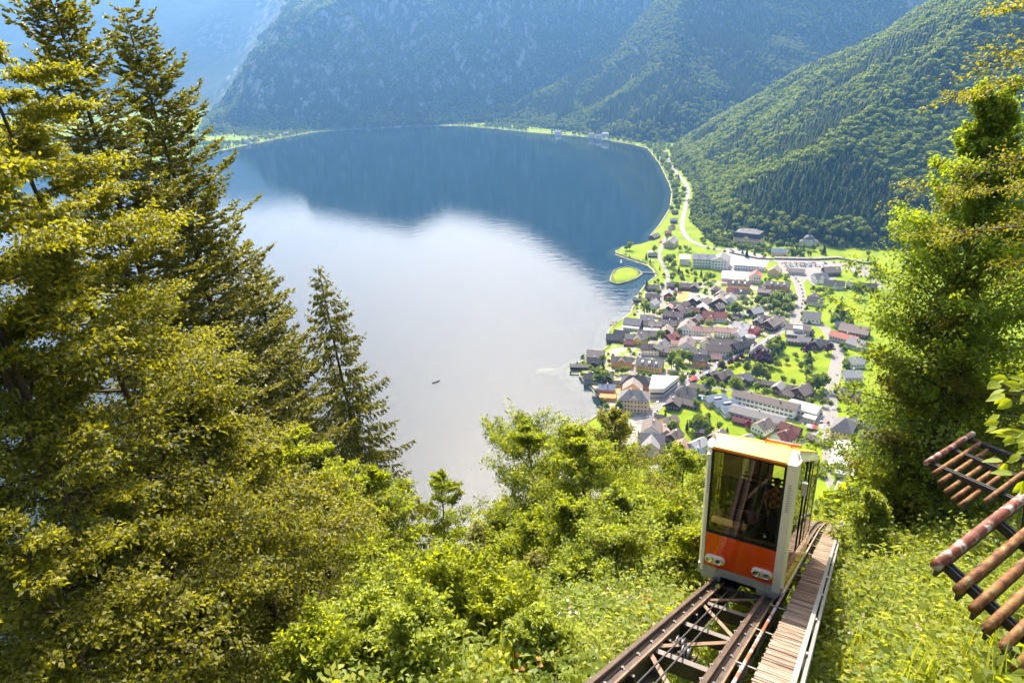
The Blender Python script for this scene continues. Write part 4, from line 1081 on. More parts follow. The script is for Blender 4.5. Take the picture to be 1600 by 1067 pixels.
# ---- scrub on the bank between the road and the villa
poly_b = [(1085,377),(1120,368),(1148,384),(1195,388),(1225,381),(1262,392),(1255,401),(1205,398),(1150,389),(1110,384)]
r_b = np.random.default_rng(99); k_ = 0
for _ in range(900):
    u, v = r_b.uniform(1085, 1262), r_b.uniform(366, 402)
    if sdf(poly_b, np.array([u]), np.array([v]))[0] < 0 or abs(u - 1218) < 13 and v > 385: continue
    g_ = ground(u, v)
    if min(math.hypot(g_.x - p[0], g_.y - p[1]) for p in roadx) < 9 or math.hypot(g_.x - vp_.x, g_.y - vp_.y) < 23: continue
    h_ = r_b.uniform(4.5, 9); c_ = r_b.random() < .12
    o = link('bank_conifer' if c_ else 'bank_shrub', CON[k_ % 4] if c_ else BRO[k_ % 4], loc=(g_.x, g_.y, g_.z - h_ * .2)); o.scale = (h_ * 1.2, h_ * 1.2, h_ * (1.5 if c_ else 1)); o.rotation_euler.z = r_b.uniform(0, 6)
    w_ = 'below the yellow villa' if u < 1205 else 'below the white chapel'
    tag(o, ('small pointed conifer' if c_ else 'bushy shrub') + ' on the bank ' + w_, 'shrub', 'bank scrub ' + w_); k_ += 1
    if k_ >= 110: break
# ---- farther slopes
def slope_forest(name, poly, x0, x1, y0, y1, st, seed, hmul, label, dens=None, lo=0.0):
    X, Y, r_ = jgrid(x0, x1, y0, y1, st, seed); d = sdf(poly, X, Y); k = d > 6; X, Y, d = X[k], Y[k], d[k]; Z = hz(X, Y)
    k = in_view(X, Y, Z + 10, 30)
    if dens is not None: k &= dens(X, Y, Z, r_)
    X, Y, Z, d = X[k], Y[k], Z[k], d[k]; n = len(X)
    isb = fbm(X / 120, Y / 120, seed) + r_.normal(0, .08, n) > np.where(d < 60, .38, .52)
    H_ = np.where(isb, r_.uniform(11, 17, n), r_.uniform(15, 26, n)) * hmul
    W_ = H_ * r_.uniform(.95, 1.35, n)
    return scatter(name, np.stack([X, Y, Z - 1], 1), r_.uniform(0, 6.28, n), np.stack([W_, W_, H_], 1), np.where(isb, 4 + r_.integers(0, 4, n), r_.integers(0, 4, n)), PR, label, 'forest')
slope_forest('distant_forest', M2P, -150, 1600, 2100, 3700, 11, 7, 1.05, 'hazy forest on the farther mountain behind the lake corner')
def cliffy(X, Y, Z, r_):
    e = 6.0; gx = (hz(X + e, Y) - hz(X - e, Y)) / (2 * e); gy = (hz(X, Y + e) - hz(X, Y - e)) / (2 * e)
    sl = np.hypot(gx, gy); u, v, zf = proj_np(X, Y, Z)
    return (u > 250) & (u < 1250) & (sl + r_.normal(0, .18, len(X)) < 1.45)
slope_forest('far_forest', M3P, -2100, 1300, 3040, 4300, 11, 9, 1.1, 'blue hazy forest on the steep wall behind the lake', cliffy)
# ---- shore woods and the flats at the far end
X, Y, r_ = jgrid(-2300, 640, 1250, 3300, 13, 23)
sh = -sdf(SHORE, X, Y); m1d = sdf(M1P, X, Y); m2d = sdf(M2P, X, Y); m3d = sdf(M3P, X, Y)
k = (sh > 3) & (m1d < 2) & (m2d < 4) & (m3d < 4) & (Y > 1250)
fld = fbm(X / 130, Y / 60, 44)
k &= (fld > np.where((X > 250) & (Y < 2050), .2, np.where(sh < 22, .36, .52))) | (r_.random(len(X)) < .04)
for p in roadx: k &= np.hypot(X - p[0], Y - p[1]) > 10
X, Y = X[k], Y[k]; Z = hz(X, Y); k = in_view(X, Y, Z, 20) & (Z < 60); X, Y, Z = X[k], Y[k], Z[k]; n = len(X)
H_ = r_.uniform(8, 16, n); ii = np.where(r_.random(n) < .75, 4 + r_.integers(0, 4, n), r_.integers(0, 4, n))
scatter('shore_woods', np.stack([X, Y, Z - .3], 1), r_.uniform(0, 6.28, n), np.stack([H_*1.2, H_*1.2, H_], 1), ii, PR, 'loose woods and hedgerows along the far lake shore', 'woods')

# ---- trees of the village (each one a thing)
VT = []
def vt(t, kind, *spots):
    for s in spots: VT.append((t, s[0], s[1], s[2], kind))
vt('A','r',(475,250,13),(405,290,8),(890,300,11),(1120,480,17),(1215,570,12),(1190,760,12),(1335,800,10),(1250,920,12),(1060,480,10),(1310,300,9),(1400,290,9),(1470,320,8),(1200,440,9),(890,870,6),(1000,905,7),(1330,700,7),(1420,690,9),(1500,660,8),(1045,230,6),(1090,110,7))
vt('A','c',(745,420,12),(810,500,8),(465,415,6),(755,880,16),(1290,640,13),(970,620,7),(1560,840,12))
vt('A','p',(1040,735,6),(1350,760,8),(940,830,6)); vt('A','s',(560,790,5),(440,835,4),(410,845,3),(480,815,3),(620,480,3),(690,485,3),(400,385,3),(620,685,3),(1030,900,5))
vt('B','r',(60,720,9),(290,760,14),(220,830,9),(380,770,9),(150,900,8),(560,170,10),(480,120,10),(400,220,8),(650,260,9),(780,260,9),(900,270,8),(1000,290,8),(1100,300,9),(1200,260,8),(1290,300,8),(340,110,10),(1330,180,9),(1240,420,7),(1190,400,7),(330,930,8),(250,1000,7),(1600,760,9))
vt('B','c',(75,840,13),(930,360,14),(1060,350,10),(170,700,12),(860,330,9)); vt('B','s',(1430,790,4),(1300,800,4),(560,330,4),(700,340,4),(280,280,5),(380,300,4),(1560,420,5),(960,1020,5))
vt('C','r',(820,320,19),(985,400,10),(1085,420,10),(1150,390,8),(1100,790,13),(875,850,9),(1405,740,8),(1240,190,9),(1310,180,8),(750,90,5),(700,350,5),(1080,570,6),(830,880,6),(760,940,6),(1330,700,6),(1450,320,7),(1560,440,8),(500,820,6),(700,210,5),(1560,700,7),(1450,860,6),(1060,60,9),(1340,110,9),(1380,650,6))
vt('C','s',(440,890,4),(660,420,4),(690,260,4),(260,890,3),(560,990,4),(1010,830,4),(1500,570,4),(650,170,3),(1180,470,3),(740,130,3))
vt('D','r',(820,330,16),(900,370,14),(1230,190,13),(1330,210,12),(1480,180,16),(1520,280,14),(1110,260,9),(1010,260,9),(1420,330,9),(1000,500,9),(740,480,10),(120,410,8),(430,580,9),(200,420,7),(460,230,6),(800,760,8),(1140,500,7),(720,360,9),(1560,430,9),(1280,370,8),(880,560,7),(1430,950,13),(1520,900,11),(640,130,6),(1590,1000,9),(700,930,8),(800,830,6),(1130,110,6),(960,160,8),(1300,720,7),(440,670,6),(290,570,8))
vt('D','c',(1600,180,16),(1400,1030,10),(1450,990,11)); vt('D','s',(230,130,4),(330,60,4),(470,80,4),(1170,440,4),(170,920,4),(290,950,4),(1060,820,4),(700,580,4),(680,1040,4))
vt('E','r',(60,150,15),(130,100,12),(250,180,14),(270,320,13),(170,330,13),(50,300,12),(185,480,9),(940,60,14),(820,30,9),(710,40,9),(1370,30,20),(1030,520,14),(1220,440,11),(1240,510,9),(60,880,13),(130,960,13),(30,1000,12),(480,430,7),(160,250,11),(1130,960,8),(1170,1010,8),(990,460,9),(740,330,6),(1290,540,8))
vt('E','c',(1115,270,26),(1065,330,18),(1140,390,19),(1100,480,20),(1180,500,15),(70,1020,10),(200,150,14)); vt('E','p',(560,1000,14),(910,990,13),(540,340,7)); vt('E','s',(930,370,4),(460,510,4),(590,560,4),(790,350,3),(700,350,3),(880,890,5),(960,930,5),(800,800,3),(640,690,3))
vt('F','r',(610,520,19),(500,430,9),(330,200,8),(1150,250,7),(1180,150,6),(460,370,7),(1130,100,5),(980,400,8),(1070,400,8),(900,420,7),(930,990,10),(700,900,6),(720,1000,7),(760,260,6),(320,470,5),(650,200,7),(830,590,5))
vt('F','c',(660,300,13),(620,390,12),(690,400,10)); vt('F','s',(240,270,3),(350,510,3),(490,690,3),(1240,440,4),(1340,450,4),(1440,460,4),(1540,460,4),(820,440,5),(750,120,3),(830,140,3),(350,620,3)); vt('F','p',(255,1200,7))
vt('G','r',(320,220,19),(420,310,18),(520,160,14),(620,180,14),(450,130,11),(940,620,13),(1150,660,8),(1370,670,19),(1440,700,13),(760,770,10),(920,790,8),(680,450,8),(500,540,9),(730,970,9),(1250,100,9),(1290,140,8),(1560,330,11),(800,380,5),(960,250,6),(430,820,6),(850,540,7),(1350,1000,1),(470,560,6),(1580,120,7))
vt('G','p',(1150,330,10),(1300,265,9),(1410,220,8),(1480,170,8),(1560,250,10)); vt('G','s',(1200,390,4),(1390,310,4),(1430,290,4),(620,500,4),(540,350,4),(250,1040,5),(780,860,4),(1310,440,4))
vt('5','r',(540,200,17),(600,230,13),(640,260,9),(540,340,9),(620,385,9),(660,385,8),(1050,300,19),(1110,290,15),(1000,330,9),(720,150,9),(700,110,8),(870,80,7),(800,120,7),(920,160,8),(975,120,11),(970,220,11),(1000,460,8),(1100,470,8),(1280,160,13),(990,180,8),(75,640,17),(110,660,11),(240,660,7),(570,770,7),(900,720,6),(850,300,8),(770,280,8),(890,800,5),(620,780,6),(1220,380,8),(1100,410,7),(250,150,9),(480,180,9),(170,690,6))
vt('5','c',(985,90,16),(300,710,9),(150,600,7),(640,60,12),(690,60,12)); vt('5','p',(600,90,18),(640,110,14),(560,60,13)); vt('5','q',(475,650,8),(1145,640,3))
vt('5','s',(860,60,4),(1030,40,4),(1160,460,5),(1080,540,4),(830,840,5),(880,780,4),(1060,1000,7),(960,900,6),(1000,930,7),(1130,980,7),(1090,1040,8),(1020,1000,8),(880,600,4),(620,690,4),(1230,520,4),(1310,530,4))
vt('3','r',(750,500,10),(700,480,8),(800,490,8),(1215,330,14),(1240,370,11),(1180,390,12),(1280,390,10),(1330,380,9),(470,400,9),(350,400,6),(300,410,6),(590,180,12),(660,190,12),(520,170,11),(330,170,8),(620,130,10),(700,140,10),(560,130,10),(480,120,9),(760,170,7),(1090,130,9),(1150,190,9),(960,700,10),(1000,730,9),(480,600,14),(540,570,13),(460,650,12),(400,560,14),(350,590,12),(280,600,13),(240,580,12),(40,640,13),(90,650,11),(430,700,9),(400,670,10))
vt('3','c',(1060,330,12),(790,150,16),(1050,350,10))
vt('H','r',(1390,230,16),(1330,250,12),(950,610,8),(950,250,8),(900,290,7),(1500,190,10),(1560,280,8),(1450,280,8),(1000,240,7)); vt('H','c',(1215,240,12),(850,60,8)); vt('H','s',(1380,440,3),(1100,440,3),(970,660,4),(1260,760,4),(1570,60,4))
NOUN = {'r': ('leafy_tree', 'rounded green tree'), 'c': ('garden_conifer', 'dark pointed conifer'), 'p': ('purple_tree', 'dark purple leaved tree'), 's': ('shrub', 'small green shrub'), 'q': ('red_tree', 'crimson leaved tree')}
SHORT = [(o.location.copy(), o['label']) for o in list(bpy.data.objects) if o.get('category') and o.type == 'EMPTY' and o.parent is None]
roots = []
for (t, X_, Y_, h_, kd) in VT:
    u, v = px(t, X_, Y_)
    c_ = at(u, v, VZ + h_ * .55)
    z_ = gz(c_.x, c_.y)
    if z_ > VZ + .5: c_ = ground(u, v + h_ * .45); z_ = c_.z
    if z_ < .3: continue
    if any(math.hypot(c_.x - a, c_.y - b_) < r__ * .55 and h_ < 12 for a, b_, r__ in BUILT): c_.y -= 3.0
    me = {'r': BRO[rnd.randrange(4)], 'c': CON[rnd.randrange(4)], 'p': BROP, 's': BUSH[rnd.randrange(2)], 'q': BROR}[kd]
    w_ = h_ * (rnd.uniform(.95, 1.2) if kd in 'rpq' else 1.5 if kd == 's' else rnd.uniform(1.1, 1.5))
    o = link(NOUN[kd][0], me, loc=(c_.x, c_.y, z_ - (.25 * h_ if kd == 's' else .1))); o.scale = (w_, w_, h_); o.rotation_euler.z = rnd.uniform(0, 6.28)
    lm_ = min(SHORT, key=lambda q_: (q_[0].xy - c_.xy).length)
    roots.append((o, kd, lm_[1], u))
def landmark_phrase(l):
    for cut in (' beside ', ' near ', ' by ', ' below ', ' above ', ' with ', ' at the ', ' behind ', ' in front ', ' in the ', ' left of ', ' right of ', ' on the ', ' along ', ' set ', ' next ', ' of the ', ' between ', ' standing ', ' under ', ' around ', ' from '): 
        i = l.find(cut)
        if i > 12: return l[:i]
    return l
ORD = ['first', 'second', 'third', 'fourth', 'fifth', 'sixth', 'seventh', 'eighth', 'ninth', 'tenth', 'eleventh', 'twelfth']
bag = {}
for r__ in roots: bag.setdefault((r__[1], r__[2]), []).append(r__)
seen = {}
for (kd, lab), L_ in bag.items():
    L_.sort(key=lambda q_: q_[3]); ph = landmark_phrase(lab); ph = ph if len(ph.split()) < 8 else lab
    for i, (o, _, _, _) in enumerate(L_):
        lb = NOUN[kd][1] + ' next to the ' + ph
        if len(L_) > 1: lb += ', ' + ORD[min(i, 11)] + ' from the lake'
        if lb in seen: lb = NOUN[kd][1] + ' beside the ' + ' '.join(lab.split()[:8]) + (', ' + ORD[min(i, 11)] + ' from the lake' if len(L_) > 1 else '')
        seen[lb] = 1
        tag(o, ' '.join(lb.split()[:16]), 'tree' if kd != 's' else 'shrub', {'r': 'green trees of the village', 'c': 'conifers of the village', 'p': 'purple trees of the village', 's': 'garden shrubs of the village', 'q': 'red trees of the village'}[kd])

# ------------------------------------------------------------------ cars and the bus
CARC = {k: worn('car_paint_' + k, c, rough=0.25, var=0.03, spec=.6, coat=.5) for k, c in dict(white=(.75, .75, .73), silver=(.45, .46, .48), black=(.02, .02, .025), blue=(.04, .09, .25), red=(.5, .02, .02), grey=(.14, .14, .15), brown=(.13, .08, .06)).items()}
mat_tyre = worn('tyre_rubber', (.02, .02, .02), rough=.9); mat_glass_car = worn('car_glass', (.02, .025, .03), rough=.08, var=.05)
def car_parts():
    b_ = MB(); prof = [(-2.1, .35), (2.1, .35), (2.15, .75), (1.3, .92), (-1.6, .95), (-2.15, .85)]
    n = len(prof); i = len(b_.v); w = .88
    b_.v += [(x, -w, z) for x, z in prof] + [(x, w, z) for x, z in prof]
    b_.f += [tuple(range(i, i + n)), tuple(reversed(range(i + n, i + 2*n)))] + [(i + (j+1) % n, i + j, i + n + j, i + n + (j+1) % n) for j in range(n)]; b_.m += [0] * (n + 2)
    body = b_.mesh('body')
    g = MB(); g.hexa([(-1.75,-.8,.93),(.95,-.8,.93),(.95,.8,.93),(-1.75,.8,.93),(-1.25,-.65,1.42),(.25,-.65,1.42),(.25,.65,1.42),(-1.25,.65,1.42)]); cab = g.mesh('cabin', mat_glass_car)
    g = MB(); g.hexa([(-1.25,-.64,1.425),(.25,-.64,1.425),(.25,.64,1.425),(-1.25,.64,1.425),(-1.15,-.6,1.48),(.15,-.6,1.48),(.15,.6,1.48),(-1.15,.6,1.48)]); top = g.mesh('roof')
    g = MB(); g.tube([(0,-.1,0),(0,.1,0)], .33, 10); wh = g.mesh('wheel', mat_tyre)
    return body, cab, top, wh
cb, cc, ct, cw_ = car_parts()
CARM = {k: (cb.copy(), ct.copy()) for k in CARC}
for k, (m1__, m2__) in CARM.items(): m1__.materials.append(CARC[k]); m2__.materials.append(CARC[k])
def car(x, y, z, rz, colour, label, group):
    r = empty('parked_car', (x, y, z), rz, label, 'car', group)
    link('body', CARM[colour][0], r); link('cabin', cc, r); link('roof', CARM[colour][1], r)
    for sx_ in (-1, 1):
        for sy in (-1, 1): link('wheel', cw_, r, loc=(1.32 * sx_, .8 * sy, .33))
def along(pts, dist, side):
    for i in range(len(pts) - 1):
        L_ = (pts[i+1] - pts[i]).length
        if dist <= L_:
            d = (pts[i+1] - pts[i]) / L_; return pts[i] + d * dist + Vector((-d.y, d.x, 0)) * side, math.atan2(d.y, d.x)
        dist -= L_
    return None, 0
cols = list(CARC)
cnt = {}
def car_label(colour, where):
    cnt[(colour, where)] = cnt.get((colour, where), 0) + 1; return cnt[(colour, where)]
jobs = []
rl = ROADS['street']; tot = sum((rl[i+1] - rl[i]).length for i in range(len(rl) - 1))
for i, f in enumerate((.70,.722,.745,.768,.79,.815,.84,.865,.885,.905,.925,.945,.36,.24)):
    p, a = along(rl, tot * f, -2.3 + (i % 3) * .2); jobs.append((p, a, ['grey','black','red','black','blue','black','grey','brown','black','grey','black','red','silver','white'][i], 'queueing on the broad street', VZ + .16))
rl = ROADS['lane']; tot = sum((rl[i+1] - rl[i]).length for i in range(len(rl) - 1))
for i, f in enumerate((.07,.10,.125,.165,.19,.25,.30,.36,.41,.46,.50,.53,.56,.585,.61,.635,.665,.80,.85,.91)):
    p, a = along(rl, tot * f, 2.4 if i % 2 else -2.4); jobs.append((p, a, ['black','grey','black','red','silver','black','grey','white','black','grey','black','grey','black','silver','black','grey','black','silver','grey','black'][i], 'parked along the diagonal road', VZ + .2))
r_c = random.Random(3)
for row, (y0, x0, x1) in enumerate(((275,430,720),(290,440,740),(303,450,760),(318,470,520))):
    n = int((x1 - x0) / 17)
    for k in range(n):
        if r_c.random() < .12: continue
        u, v = px('3', x0 + (x1 - x0) * (k + .5) / n, y0 + r_c.uniform(-2, 2)); p = at(u, v, VZ); jobs.append((p, rad(75) + r_c.uniform(-.08, .08), r_c.choice(['white','silver','silver','grey','black','white','blue','red']), 'in row %s of the car park' % ORD[row], VZ + .1))
for k, (t, X_, Y_) in enumerate((('3',790,265),('3',800,280),('3',780,290),('3',1040,375),('3',1050,385),('3',1130,385),('3',1145,400),('3',890,360),('3',870,270),('3',1010,300),('3',1130,318),('5',1430,905),('5',1450,920),('5',1445,945),('5',1440,970),('G',575,470),('G',195,1000),('G',1580,205),('G',1480,250),('F',1300,75),('F',1310,95),('F',1260,150),('F',1240,165),('F',1320,60),('H',575,130),('5',1085,640),('5',1270,430),('5',1270,440),('D',1190,625),('D',510,595),('5',430,665))):
    p = at(*px(t, X_, Y_), VZ); jobs.append((p, r_c.uniform(0, 3.1), r_c.choice(['silver','white','black','red','blue','grey']), 'standing by the ' + landmark_phrase(min(SHORT, key=lambda q_: (q_[0].xy - p.xy).length)[1]), VZ + .12))
groups_ = {}
for j in jobs:
    if j[0] is not None: groups_.setdefault((j[2], j[3]), []).append(j)
for (cl, wh_), L_ in groups_.items():
    L_.sort(key=lambda j: proj_np(j[0].x, j[0].y, VZ)[0])
    for i, j in enumerate(L_):
        lb = cl + ' car ' + wh_ + (', ' + ORD[min(i, 11)] + ' ' + cl + ' one from the lake' if len(L_) > 1 else '')
        car(j[0].x, j[0].y, j[4], j[1], cl, ' '.join(lb.split()[:16]), 'cars of the village')
p, a = along(ROADS['lane'], sum((ROADS['lane'][i+1] - ROADS['lane'][i]).length for i in range(len(ROADS['lane']) - 1)) * .215, 2.2)
r = empty('bus', (p.x, p.y, VZ + .2), a, 'white coach on the diagonal road below the junction', 'bus')
mb = MB(); mb.box(-6, 6, -1.25, 1.25, .4, 1.5); mb.box(-5.97, 5.97, -1.22, 1.22, 2.55, 3.2); mb.build('body', CARC['white'], r)
mb = MB(); mb.box(-5.95, 5.95, -1.2, 1.2, 1.5, 2.55); mb.build('window_band', mat_glass_car, r)
for sx_ in (-4, 3.6):
    for sy in (-1.1, 1.1): link('wheel', cw_, r, loc=(sx_, sy, .45)).scale = (1.4, 1.4, 1.4)
# ------------------------------------------------------------------ funicular track, walkway, cabin
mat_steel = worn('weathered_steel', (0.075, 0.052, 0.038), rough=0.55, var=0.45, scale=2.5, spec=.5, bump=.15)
mat_steel_lit = worn('lit_brown_steel', (0.20, 0.125, 0.075), rough=0.5, var=0.4, scale=3, spec=.5)  # lighter copy of the steel, sunlight on its edges put into the colour
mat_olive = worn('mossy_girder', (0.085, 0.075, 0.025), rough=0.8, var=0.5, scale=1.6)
mat_railtop = worn('rail_head', (0.16, 0.11, 0.08), rough=0.35, var=0.3, scale=4, metal=.4)
mat_cable = worn('greased_cable', (0.09, 0.085, 0.085), rough=0.45, var=0.3, scale=30, metal=.5)
mat_rustpipe = worn('pipe_rust', (0.3, 0.1, 0.05), rough=0.6, scale=3.5, stops=[(0.38, (0.27, 0.085, 0.035)), (0.5, (0.34, 0.14, 0.08)), (0.56, (0.42, 0.38, 0.37))])
mat_galv = worn('galvanised_rail', (0.26, 0.25, 0.235), rough=0.5, var=0.2, scale=2, metal=.2)
mat_plank, nt, b = new_mat('weathered_plank')
oi = nt.nodes.new('ShaderNodeObjectInfo'); tc = nt.nodes.new('ShaderNodeTexCoord'); mp = nt.nodes.new('ShaderNodeMapping'); mp.inputs['Scale'].default_value = (2.2, 26, 10)
ad = nt.nodes.new('ShaderNodeVectorMath'); ad.operation = 'ADD'; nt.links.new(tc.outputs['Object'], ad.inputs[0])
cmb = nt.nodes.new('ShaderNodeCombineXYZ'); mu = nt.nodes.new('ShaderNodeMath'); mu.operation = 'MULTIPLY'; mu.inputs[1].default_value = 40; nt.links.new(oi.outputs['Random'], mu.inputs[0]); nt.links.new(mu.outputs[0], cmb.inputs[0]); nt.links.new(mu.outputs[0], cmb.inputs[1])
nt.links.new(cmb.outputs[0], ad.inputs[1]); nt.links.new(ad.outputs[0], mp.inputs[0])
n1 = nt.nodes.new('ShaderNodeTexNoise'); n1.inputs['Scale'].default_value = 1.0; n1.inputs['Detail'].default_value = 8; nt.links.new(mp.outputs[0], n1.inputs['Vector'])
rp = nt.nodes.new('ShaderNodeValToRGB'); nt.links.new(n1.outputs[0], rp.inputs[0])
for e, (p_, c_) in zip(rp.color_ramp.elements, ((0.32, (0.10, 0.05, 0.03, 1)), (0.72, (0.52, 0.40, 0.30, 1)))): e.position = p_; e.color = c_
e = rp.color_ramp.elements.new(0.5); e.color = (0.33, 0.22, 0.15, 1)
hs = nt.nodes.new('ShaderNodeHueSaturation'); nt.links.new(maprange(nt, oi.outputs['Random'], 0, 1, .45, 1.05), hs.inputs['Value']); nt.links.new(rp.outputs[0], hs.inputs['Color'])
nt.links.new(hs.outputs[0], b.inputs['Base Color']); b.inputs['Roughness'].default_value = .85; add_bump(nt, b, n1.outputs[0], .6, .01)

S0, SE = S1 - 16.0, S1 + 60.0
SS = list(np.arange(S0, S1 + 40, 1.0)) + list(np.arange(S1 + 40, SE + .1, 4.0))
def run(mb, q, dz, w, h):
    """a bar swept along the track"""
    for i in range(len(SS) - 1):
        a, b_ = SS[i], SS[i+1]
        c = [track_p(a, q - w/2, dz), track_p(a, q + w/2, dz), track_p(b_, q + w/2, dz), track_p(b_, q - w/2, dz)]
        mb.hexa(c + [p + Vector((0, 0, h)) for p in c])
o_ = track_p(S0, 0, 0)
trk = empty('funicular_track', (0, 0, 0), 0, 'brown steel funicular track with two girders and cross bracing', 'track')
for q, nm in ((-0.57, 'left'), (0.68, 'right')):
    mb = MB(); run(mb, q, -0.035, .075, .035); run(mb, q, -.12, .03, .085); run(mb, q, -.15, .15, .03); mb.build('rail', mat_railtop, trk)
    sgn = 1 if q < 0 else 1
    mb = MB(); run(mb, q + .04, -.20, .30, .045); run(mb, q + .10, -.78, .40, .05); mb.build('flange', mat_steel, trk)
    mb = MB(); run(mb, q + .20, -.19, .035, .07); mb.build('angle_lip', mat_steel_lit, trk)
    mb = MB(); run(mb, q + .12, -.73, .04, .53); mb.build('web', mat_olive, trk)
    for s_ in np.arange(S1 - 9, S1 + 12, 2.0):
        mb = MB(); mb.bar(track_p(s_, q + .13, -.48), track_p(s_, q + .28, -.48), .05, .50); mb.build('stiffener', mat_steel, trk)
bolt = MB(); bolt.tube([(0,0,0),(0,0,.04)], .022, 6); bolt.box(-.035,.035,-.04,.04,-.005,.018); bolt_me = bolt.mesh('rail_clip', mat_steel)
for q in (-0.57, 0.68):
    for s_ in np.arange(S1 - 9.2, S1 - .4, .72):
        for dq in (-.09, .09): link('rail_clip', bolt_me, trk, loc=track_p(s_, q + dq, -.15))
k = 0
for s_ in np.arange(S1 - 11.4, S1 + 40, 1.9):
    L_, R_ = -.44, .62
    mb = MB(); mb.bar(track_p(s_, L_, -.26), track_p(s_, R_, -.26), .10, .06); mb.bar(track_p(s_, L_, -.45), track_p(s_, R_, -.45), .03, .34); mb.build('cross_beam', mat_steel, trk)
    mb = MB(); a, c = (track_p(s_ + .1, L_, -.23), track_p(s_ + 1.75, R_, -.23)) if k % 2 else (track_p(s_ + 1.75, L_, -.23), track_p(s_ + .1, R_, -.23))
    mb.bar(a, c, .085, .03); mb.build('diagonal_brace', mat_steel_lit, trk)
    k += 1
for s_ in (S1 - 5.0, S1 + 1.2, S1 + 8, S1 + 16):                   # trestle legs down to the slope
    for q in (-.45, .75):
        mb = MB(); t_ = track_p(s_, q, -.6); f_ = track_p(s_ - .3, q * 1.9, -4.2); mb.bar(t_, f_, .24, .16); mb.build('trestle_leg', mat_steel, trk)
    mb = MB(); mb.bar(track_p(s_ + .2, .62, -.8), track_p(s_ - .3, -.7, -3.2), .14, .1); mb.build('trestle_brace', mat_steel, trk)
mb = MB(); mb.tube([track_p(s_, 1.05, -.02) for s_ in np.arange(S1 - 12, S1 + 34, 1.0)], .035, 8); tag(mb.build('guide_pipe', mat_rustpipe, smooth=True), 'thin rusty red pipe beside the right girder', 'pipe')
for s_ in np.arange(S1 - 9.6, S1 + 20, 2.2):
    mb = MB(); mb.bar(track_p(s_, .9, -.06), track_p(s_ + .1, 1.42, -.12), .03, .02); mb.build('pipe_bracket', mat_galv, bpy.data.objects['guide_pipe'])
for i, q in enumerate((-.12, .08)):
    mb = MB(); mb.tube([track_p(s_, q, -.12) for s_ in np.arange(S1 - 14, S1 + 1.5, 1.5)], .017, 6); tag(mb.build('haul_cable', mat_cable, smooth=True), ('left' if i == 0 else 'right') + ' of the two steel haul cables between the rails', 'cable', 'haul cables')
for i, (ds, q) in enumerate(((-5.0, -.12), (-5.35, .08))):
    c = track_p(S1 + ds, q, -.28); r = empty('cable_pulley', c, -TH, ('upper' if i == 0 else 'lower') + ' grooved cable pulley on the cross beam', 'pulley', 'cable pulleys')
    r.rotation_euler = (-math.atan(SLOPE), 0, -TH); mb = MB()
    prof = [(-.075,.03),(-.075,.17),(-.055,.175),(-.045,.145),(-.015,.14),(-.005,.165),(.005,.165),(.015,.14),(.045,.145),(.055,.175),(.075,.17),(.075,.03)]
    n = 20; base = 0
    for x, rr in prof:
        for j in range(n): a = 2*math.pi*j/n; mb.v.append((x, rr*math.cos(a), rr*math.sin(a)))
    for kk in range(len(prof) - 1):
        for j in range(n): mb.f.append((kk*n+j, kk*n+(j+1)%n, (kk+1)*n+(j+1)%n, (kk+1)*n+j)); mb.m.append(0)
    mb.build('wheel', mat_cable, r, smooth=False)
    mb = MB(); mb.tube([(-.16,0,0),(.16,0,0)], .028, 8); mb.build('axle', mat_steel, r)
    mb = MB(); mb.bar((-.14,-.32,-.05), (-.14,.34,-.05), .03, .09); mb.bar((.14,-.32,-.05), (.14,.34,-.05), .03, .09); mb.build('bracket', mat_steel, r)

# walkway of planks
wk = empty('plank_walkway', (0, 0, 0), 0, 'weathered wooden plank walkway beside the track', 'walkway')
plank_me = []
for i in range(5):
    r_ = random.Random(i); mb = MB(); mb.box(-.285 - r_.uniform(0, .02), .285, -.056, .053, -.03, .012 + r_.uniform(0, .008)); me = mb.mesh('plank', mat_plank)
    plank_me.append(me)
s_ = S1 - 7.6; n_p = 0
ang0 = math.atan(SLOPE)
while s_ < S1 + 25 and n_p < 296:
    p = track_p(s_, 1.57 + rnd.uniform(-.012, .012), .03 + rnd.uniform(-.008, .008)); dz = float(track_z(s_ + .05) - track_z(s_ - .05)) / .1
    o = link('plank', plank_me[n_p % 5], wk, loc=p)
    o.rotation_euler = Matrix.Rotation(-TH + rnd.uniform(-.02, .02), 3, 'Z').to_4x4().to_euler()
    a = math.atan(dz); o.rotation_mode = 'QUATERNION'
    M = (Matrix.Rotation(-TH, 4, 'Z') @ Matrix.Rotation(a + rnd.uniform(-.02, .02), 4, 'X') @ Matrix.Rotation(rnd.uniform(-.015, .015), 4, 'Z'))
    o.rotation_quaternion = M.to_quaternion()
    s_ += .131 * math.cos(a); n_p += 1
for q in (1.36, 1.78):
    mb = MB(); run(mb, q, -.14, .08, .11); mb.build('stringer', mat_steel, wk)
# handrail
hrl = empty('handrail', (0, 0, 0), 0, 'grey galvanised handrail along the right edge of the walkway', 'handrail')
mb = MB(); run(mb, 1.88, .42, .085, .05); mb.build('top_rail', mat_galv, hrl)
mb = MB(); run(mb, 1.99, .30, .06, .05); mb.build('middle_rail', mat_galv, hrl)
mb = MB(); run(mb, 2.00, .04, .05, .05); mb.build('lower_rail', mat_galv, hrl)
for s_ in np.arange(S1 - 7, S1 + 40, 2.4):
    mb = MB(); mb.bar(track_p(s_, 1.94, -.25), track_p(s_, 1.94, .43), .05, .05); mb.build('post', mat_galv, hrl)

